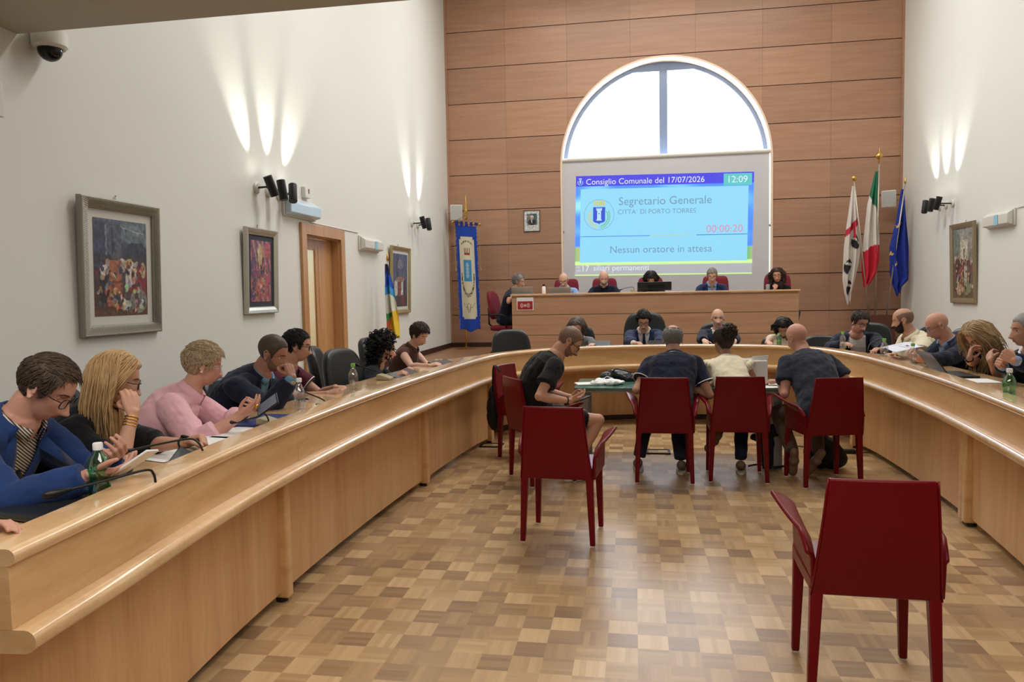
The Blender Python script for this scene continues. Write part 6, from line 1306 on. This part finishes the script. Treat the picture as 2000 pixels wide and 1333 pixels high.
t = thing('thermos_bottle', 'white thermos bottle with dark cap on the dais desk', 'bottle', (-1.46, 11.98, 1.486)); mb = MB(); mb.lathe([(0, 0), (0.028, 0), (0.03, 0.01), (0.03, 0.10), (0.018, 0.12), (0, 0.12)], (0, 0, 0), 18); mb.build('flask', 'white', t, smooth=True, angle=40); mb = MB(); mb.lathe([(0, 0.1205), (0.02, 0.1205), (0.02, 0.15), (0, 0.15)], (0, 0, 0), 16); mb.build('cap', 'black', t)
t = thing('thermos_bottle', 'small dark-capped bottle at the right end of the dais desk', 'bottle', (2.02, 11.98, 1.486)); mb = MB(); mb.lathe([(0, 0), (0.028, 0), (0.03, 0.01), (0.03, 0.07), (0.018, 0.085), (0, 0.085)], (0, 0, 0), 18); mb.build('flask', 'grey_plastic', t, smooth=True, angle=40); mb = MB(); mb.lathe([(0, 0.0855), (0.02, 0.0855), (0.02, 0.105), (0, 0.105)], (0, 0, 0), 16); mb.build('cap', 'black', t)
mat('mic_base', srgb(170, 160, 130), 0.4); mat('lcd', srgb(90, 96, 100), 0.15)
def mic(label, base, pts, head, unit=None):
    b = V(base); t = thing('gooseneck_microphone', label, 'microphone', b)
    q = [V(p)-b for p in pts]; mb = MB()
    mb.prism([(-0.055, 0), (0.055, 0), (0.055, 0.018), (-0.03, 0.045), (-0.055, 0.045)], -0.05, 0.05, 'y'); mb.build('base', 'mic_base', t, bevel=0.005)
    P_ = catmull3([q[0]]+q+[q[-1]]); mb = MB(); mb.tube(P_, 0.0042, 8); mb.build('gooseneck', 'black', t, smooth=True)
    d = (q[-1]-q[-2]).normalized(); mb = MB(); mb.tube([q[-1]-d*0.02, q[-1], q[-1]+d*0.012, q[-1]+d*0.03, q[-1]+d*0.05, q[-1]+d*0.058], [0.006, 0.008, 0.012, 0.013, 0.012, 0.006], 12); mb.build('microphone_head', 'black', t, smooth=True)
    return t
def catmull3(P):
    P = [Vector(p) for p in P]; P = [P[0]]+P+[P[-1]]; out = []
    for i in range(1, len(P)-2):
        p0, p1, p2, p3 = P[i-1:i+3]
        for k in range(6):
            t_ = k/6; v = 0.5*((2*p1)+(p2-p0)*t_+(2*p0-5*p1+4*p2-p3)*t_*t_+(3*p1-p0-3*p2+p3)*t_**3)
            if not out or (v-out[-1]).length > 1e-4: out.append(v)
    out.append(P[-2]); return out
mic('gooseneck microphone bending over the black folder', (-1.731, 2.413, 0.831), [(-1.572, 2.197, 0.893), (-1.579, 2.198, 0.925), (-1.592, 2.177, 0.942), (-1.659, 2.084, 0.931), (-1.735, 1.989, 0.919)], None)
mic('gooseneck microphone with small display in front of the long blond hair', (-1.811, 2.855, 0.831), [(-1.700, 2.674, 0.900), (-1.716, 2.674, 0.929), (-1.746, 2.660, 0.948), (-1.809, 2.558, 0.947), (-1.861, 2.457, 0.942)], None)
mic('gooseneck microphone before the person in the dark navy suit', (-1.811, 4.144, 0.831), [(-1.823, 4.174, 0.839), (-1.847, 4.172, 0.882), (-1.966, 4.206, 0.920), (-2.092, 4.238, 0.959)], None)
mic('gooseneck microphone beside the bottle with green cap, near the tablet', (-1.975, 5.648, 0.831), [(-2.000, 5.719, 0.839), (-2.028, 5.717, 0.877), (-2.157, 5.798, 0.898), (-2.266, 5.833, 0.928)], None)
mic('gooseneck microphone curving over the blue folder', (-1.891, 3.593, 0.831), [(-1.877, 3.556, 0.849), (-1.882, 3.547, 0.885), (-1.893, 3.526, 0.907), (-1.904, 3.483, 0.895), (-1.955, 3.413, 0.889)], None)
mic('thin microphone on the dais desk left of the monitor', (-0.02, 12.2, 1.486), [(-0.02, 12.2, 1.50), (-0.03, 12.18, 1.56), (-0.12, 12.15, 1.56), (-0.22, 12.12, 1.53)], None)
mic('gooseneck microphone in front of the open document on the right bench', (2.14, 7.35, 0.831), [(2.14, 7.35, .86), (2.14, 7.36, .92), (2.18, 7.42, .97), (2.26, 7.50, .99)], None)
def slab(name, label, cat, c, xdir, up, sx, sy, sz, m, screen=None, group=None, bevel=0.002):
    t = thing(name, label, cat, c, 0, group); mw = frame_((0, 0, 0), xdir, up); mb = MB(); mb.box((-sx/2, -sy/2, 0), (sx/2, sy/2, sz)); mb.build('casing' if screen else 'sheet', m, t, mw=mw, bevel=bevel)
    if screen: mb = MB(); mb.box((-sx/2+0.005, -sy/2+0.005, sz+0.0002), (sx/2-0.005, sy/2-0.005, sz+0.0008)); mb.build('display', screen, t, mw=mw)
    return t
mat('phone_glow', srgb(120, 130, 150), 0.2)
slab('mobile_phone', 'white mobile phone held by the person in the blue blazer', 'phone', (-1.665, 2.226, 0.951), V((-1.631, 2.233, 0.969))-V((-1.696, 2.220, 0.933)), (-.55, .1, .8), 0.148, 0.072, 0.008, 'white', 'phone_glow')
slab('mobile_phone', 'dark mobile phone held by the person in the pink shirt', 'phone', (-1.818, 3.441, 0.963), V((-1.770, 3.411, 1.006))-V((-1.848, 3.454, 0.924)), (-.35, -.8, .45), 0.135, 0.066, 0.009, 'black', 'phone_glow')
slab('mobile_phone', 'dark mobile phone held by the person in the black t-shirt', 'phone', (-0.403, 5.650, 0.679), (.3, .2, .05), (-.3, 0, .9), 0.14, 0.07, 0.009, 'black', 'phone_glow')
slab('display_unit', 'small tilted display of the desk conference unit beside the microphone', 'display', (-1.843, 2.745, 0.840), V((-1.900, 2.898, 0.840))-V((-1.827, 2.674, 0.840)), (.35, -.2, .9), 0.17, 0.075, 0.012, 'black', 'lcd')
slab('document_folder', 'black leather folder lying under the nearest microphone', 'folder', (-1.83, 2.12, 0.832), (.25, 1, 0), (0, 0, 1), 0.36, 0.26, 0.022, 'black_leather', None, bevel=0.009)
slab('pen', 'dark blue pen resting on the black leather folder', 'pen', (-1.83, 2.20, 0.856), (.35, 1, 0), (0, 0, 1), 0.14, 0.009, 0.009, 'paper_blue', None, bevel=0.003)
G3 = None
slab('paper_sheet', 'white sheet at the near left end of the desk, by the lone hand', 'paper', (-1.76, 1.74, 0.832), (0.1, 1, 0), (0, 0, 1), 0.20, 0.20, 0.002, 'paper')
slab('paper_sheet', 'white sheet lying behind the conference display before the blond-haired person', 'paper', (-1.973, 2.908, 0.832), (0.3, 1, 0), (0, 0, 1), 0.30, 0.21, 0.003, 'paper')
slab('paper_sheet', 'white sheet under the watch-wearing fist of the blond-haired person', 'paper', (-1.947, 3.131, 0.832), (0.1, 1, 0), (0, 0, 1), 0.28, 0.20, 0.003, 'paper')
slab('paper_sheet', 'white sheets in front of the pink shirt cuff', 'paper', (-1.973, 3.382, 0.832), (0.2, 1, 0), (0, 0, 1), 0.28, 0.20, 0.003, 'paper')
slab('document_folder', 'dark blue folder on the desk beneath the pink-shirted arms', 'folder', (-1.973, 3.706, 0.832), (0.05, 1, 0), (0, 0, 1), 0.36, 0.25, 0.012, 'paper_blue', bevel=0.003)
slab('tablet', 'tablet in a brown case between the curly-haired person and the bench ledge', 'tablet', (-1.898, 5.942, 0.835), (0.2, 1, 0), (.25, -.1, 1), 0.36, 0.17, 0.010, 'brown_box', 'lcd')
slab('tablet', 'tablet in front of the person in the brown sleeveless shirt', 'tablet', (-1.828, 6.917, 0.835), (0.3, 1, 0), (.25, -.1, 1), 0.30, 0.17, 0.010, 'black', 'lcd')
slab('tablet', 'dark tablet before the person in white shirt and dark tie', 'tablet', (0.26, 8.76, 0.88), (1, 0, 0.1), (0, -.5, 1), 0.24, 0.15, 0.010, 'black', 'black_gloss')
slab('laptop', 'closed dark laptop on the curved bench left of the person with tie', 'laptop', (-0.42, 8.74, 0.875), (1, 0, 0), (0, -.35, 1), 0.26, 0.18, 0.022, 'black')
# open document on the right bench, phone, laptop, sheet
t = thing('open_document', 'open printed booklet with blue drawings held on the right bench', 'document', (2.42, 7.30, 0.90))
def doc(u, v):
    if (abs(u-.3) < .02 and .3 < v < .7) or abs(v-.5-(u-.5)*.5) < .02 and .4 < u < .8: return srgb(70, 90, 140)
    if (u-.55)**2+(v-.7)**2 < .004: return srgb(60, 60, 90)
    return srgb(222, 226, 240)
colgrid('page', lambda u, v: Vector((-0.12+0.22*v, 0.24-0.48*u, 0.02+0.12*v*v*0+0.05*v+0.008*math.sin(u*6))), 40, 30, doc, 'painted', t, thick=0.003)
def laptop(label, loc, rz, lidang=100, sx=0.33, sy=0.22, m='black', top=0.0):
    t = thing('laptop', label, 'laptop', loc, rz); mb = MB(); mb.box((-sx/2, -sy, 0), (sx/2, 0, 0.014)); mb.build('keyboard_base', m, t, bevel=0.004)
    mw = Matrix.Translation((0, 0.002, 0.016)) @ Matrix.Rotation(R(90-(lidang-90)*1.0), 4, 'X') @ Matrix.Identity(4); mb = MB(); mb.box((-sx/2, 0, -0.004), (sx/2, sy, 0.004)); mb.build('lid', m, t, mw=mw, bevel=0.003)
    mb = MB(); mb.box((-sx/2+0.01, 0.012, 0.0042), (sx/2-0.01, sy-0.01, 0.005)); mb.build('display', 'lcd', t, mw=mw); return t
laptop('open black laptop seen from behind on the right bench', (2.24, 5.95, 0.832), R(88), 126, 0.36, 0.20)
slab('paper_sheet', 'white sheet beside the black laptop on the right bench', 'paper', (2.36, 5.60, 0.832), (0, 1, 0), (0, 0, 1), 0.24, 0.2, 0.003, 'paper')
slab('paper_sheet', 'white sheet by the green bottle at the right edge', 'paper', (2.156, 4.588, 0.832), (0, 1, 0), (0, 0, 1), 0.24, 0.2, 0.003, 'paper')
laptop('grey laptop at the left end of the dais desk', (-1.83, 12.10, 1.486), R(180), 125, 0.36, 0.12, 'grey_plastic')
laptop('dark laptop in front of the bald person in pale blue on the dais', (-1.20, 11.98, 1.40+0.086), R(180), 125, 0.36, 0.10, 'grey_plastic')
t = thing('monitor', 'wide black monitor on the dais desk seen from behind', 'monitor', (0.30, 11.98, 1.486)); mb = MB(); mb.box((-0.265, -0.02, 0.02), (0.265, 0.02, 0.155)); mb.build('screen_housing', 'black', t, bevel=0.006); mb = MB(); mb.box((-0.10, -0.026, 0.06), (0.16, -0.021, 0.11)); mb.build('rear_vent', 'black_gloss', t); mb = MB(); mb.box((-0.10, -0.06, 0), (0.10, 0.06, 0.012)); mb.box((-0.03, -0.015, 0.012), (0.03, 0.015, 0.03)); mb.build('stand', 'black', t)
# red wireless sign on the desk front
sg = thing('wireless_sign', 'white and red wireless hotspot sign on the left of the dais desk front', 'sign', (-1.735, 11.745, 1.225))
mat('sign_red', srgb(170, 40, 48), 0.4)
mb = MB(); mb.box((-0.135, -0.006, 0), (0.135, 0, 0.205)); mb.build('sign_plate', 'white', sg, bevel=0.004)
mb = MB(); mb.box((-0.122, -0.0075, 0.012), (0.122, -0.0062, 0.145)); mb.build('red_field', 'sign_red', sg)
mb = MB()
mb.tube([(0.018*math.cos(a), -0.009, 0.078+0.018*math.sin(a)) for a in np.linspace(0, 2*math.pi, 17)], 0.003, 6, cap=False); mb.ell((0, -0.009, 0.078), (0.008, 0.002, 0.008), 10, 6)
for s_ in (-1, 1):
    for r_ in (0.036, 0.054, 0.072): mb.tube([(s_*r_*math.cos(a), -0.009, 0.078+r_*0.8*math.sin(a)) for a in np.linspace(-0.75, 0.75, 9)], 0.0035, 6)
mb.build('wireless_symbol', 'white', sg)
# ---- glass table load
tz = 0.6885
t = thing('plastic_bag', 'crumpled white plastic bag on the glass table', 'bag', (-0.23, 6.52, tz)); mb = MB()
for k in range(16): mb.ell((random.uniform(-.13, .13), random.uniform(-.08, .08), random.uniform(.012, .03)), (random.uniform(.03, .07), random.uniform(.03, .06), random.uniform(.01, .028)), 10, 8)
me = remeshed(mb, 0.006, 2, ((0.04, 0.025),), 'bag')
for v in me.vertices: v.co.z = max(v.co.z, 0.0005)
me.materials.append(M['white']); o = bpy.data.objects.new('bag_body', me); C.objects.link(o); o.parent = t
mb = MB(); mb.tube([(-.05, -.02, .05), (-.02, -.05, .075), (.03, -.05, .06)], 0.004, 6); mb.build('bag_handle', 'white', t, smooth=True)
slab('newspaper', 'folded newspaper at the left corner of the glass table', 'newspaper', (-0.42, 6.50, tz+.001), (1, 0.3, 0), (0, 0, 1), 0.20, 0.16, 0.012, 'paper')
t = thing('handbag', 'black handbag lying on the glass table behind the white plastic bag', 'bag', (-0.10, 6.80, tz)); mb = MB()
for k in range(9): mb.ell((-.16+.05*k, random.uniform(-.03, .03), .04+.02*math.sin(k)), (.07, .07, .045), 12, 8)
me = remeshed(mb, 0.008, 3, ((0.05, 0.03),), 'hb')
for v in me.vertices: v.co.z = max(v.co.z, 0.0005)
me.materials.append(M['black_leather']); o = bpy.data.objects.new('bag_body', me); C.objects.link(o); o.parent = t
mb = MB(); mb.tube(catmull3([(-.12, -.02, .07), (-.08, -.05, .11), (0, -.06, .10), (.06, -.04, .07)]), 0.006, 8); mb.build('bag_handle', 'black_leather', t, smooth=True)
t = thing('tote_box', 'white box-shaped paper bag with loose sheets on the glass table', 'bag', (1.00, 6.62, tz)); mb = MB(); mb.box((-0.10, -0.05, 0), (0.11, 0.07, 0.20)); mb.build('box_body', 'paper', t, bevel=0.008)
mb = MB(); mb.prism([(-0.03, 0.20), (0.11, 0.20), (0.12, 0.245), (-0.01, 0.235)], -0.03, -0.024, 'y'); mb.prism([(-0.06, 0.20), (0.08, 0.20), (0.09, 0.225), (-0.08, 0.215)], 0.01, 0.016, 'y'); mb.build('loose_sheets', 'paper', t)
slab('paper_sheet', 'white sheets on the right end of the glass table', 'paper', (1.10, 6.42, tz+.001), (1, 0.15, 0), (0, 0, 1), 0.21, 0.28, 0.003, 'paper')
slab('paper_sheet', 'white sheet between the cream blouse and the paper bag', 'paper', (0.86, 6.40, tz+.001), (1, -0.1, 0), (0, 0, 1), 0.21, 0.24, 0.003, 'paper')
slab('mobile_phone', 'dark phone lying on the sheets at the right end of the glass table', 'phone', (1.02, 6.48, tz+.004), (1, .6, 0), (0, 0, 1), 0.15, 0.07, 0.009, 'black', 'lcd')
# ---- bags, cable and floor boxes
def softbag(name, label, cat, loc, blobs, m, strap=None, vx=0.008, rz=0):
    t = thing(name, label, cat, loc, rz); mb = MB()
    for c_, r_ in blobs: mb.ell(c_, r_, 14, 10)
    me = remeshed(mb, vx, 4, ((0.09, 0.02),), name)
    me.materials.append(M[m]); o = bpy.data.objects.new('bag_body', me); C.objects.link(o); o.parent = t
    if strap: mb = MB(); mb.tube(catmull3(strap), 0.009, 8, flat=0.4); mb.build('strap', m, t, smooth=True)
    return t
mat('bag_black', srgb(16, 17, 22), 0.7)
softbag('shoulder_bag', 'black bag hanging on the sideways red armchair near the left bench', 'bag', (-1.30, 6.66, 0.42), [((0, .10, .02), (.07, .15, .16)), ((0, .12, -.07), (.075, .16, .13)), ((0, .08, .14), (.05, .10, .10))], 'bag_black', [(0, .0, .18), (.02, -.06, .40), (.06, -.12, .43), (.10, -.14, .38)])
softbag('backpack', 'black backpack slumped on the floor under the rightmost occupied armchair', 'bag', (1.52, 6.42, 0.0), [((0, 0, .14), (.15, .11, .14)), ((.08, 0, .10), (.12, .10, .10)), ((-.04, 0, .24), (.09, .08, .10))], 'bag_black', [(-.10, -.08, .28), (-.15, -.12, .15), (-.10, -.12, .03)])
softbag('jacket_bundle', 'dark jacket and straps bunched on the floor beside the backpack', 'garment', (1.08, 6.40, 0.0), [((0, 0, .20), (.06, .06, .14)), ((.0, .0, .06), (.05, .05, .10)), ((.05, .0, .32), (.08, .06, .06)), ((-.06, .0, .26), (.08, .05, .04))], 'bag_black', [(-.16, -.03, .02), (-.08, -.05, .04), (.05, -.05, .02), (.14, -.03, .03)])
mb = MB(); mb.tube(catmull3([(1.30, 7.5, 0.006), (1.52, 7.3, 0.006), (1.70, 7.12, 0.006), (1.80, 7.05, 0.012)]), 0.005, 6); tag(mb.build('power_cable', 'black', smooth=True), 'thin black cable running on the floor to the power adapter', 'cable')
t = thing('power_adapter', 'black power adapter block on the floor by the right bench', 'adapter', (1.88, 7.04, 0)); mb = MB(); mb.box((-0.08, -0.03, 0), (0.07, 0.03, 0.035)); mb.build('adapter_body', 'black', t, bevel=0.006); mb = MB(); mb.tube([(0.07, 0, 0.015), (0.13, 0.01, 0.006), (0.20, 0.03, 0.006)], 0.004, 6); mb.build('lead', 'black', t)
for x, y, lb in ((-1.41, 7.12, 'open metal-framed floor socket box at the foot of the left bench'), (0.20, 6.95, 'metal-framed floor socket box under the glass table')):
    t = thing('floor_socket', lb, 'floor socket', (x, y, 0)); mb = MB()
    for a, b in (((-.11, -.09, 0), (.11, -.07, .012)), ((-.11, .07, 0), (.11, .09, .012)), ((-.11, -.07, 0), (-.09, .07, .012)), ((.09, -.07, 0), (.11, .07, .012))): mb.box(a, b)
    mb.build('socket_frame', 'black', t); mb = MB(); mb.box((-.089, -.069, 0), (.089, .069, .006)); mb.build('socket_lid', 'parquet', t)
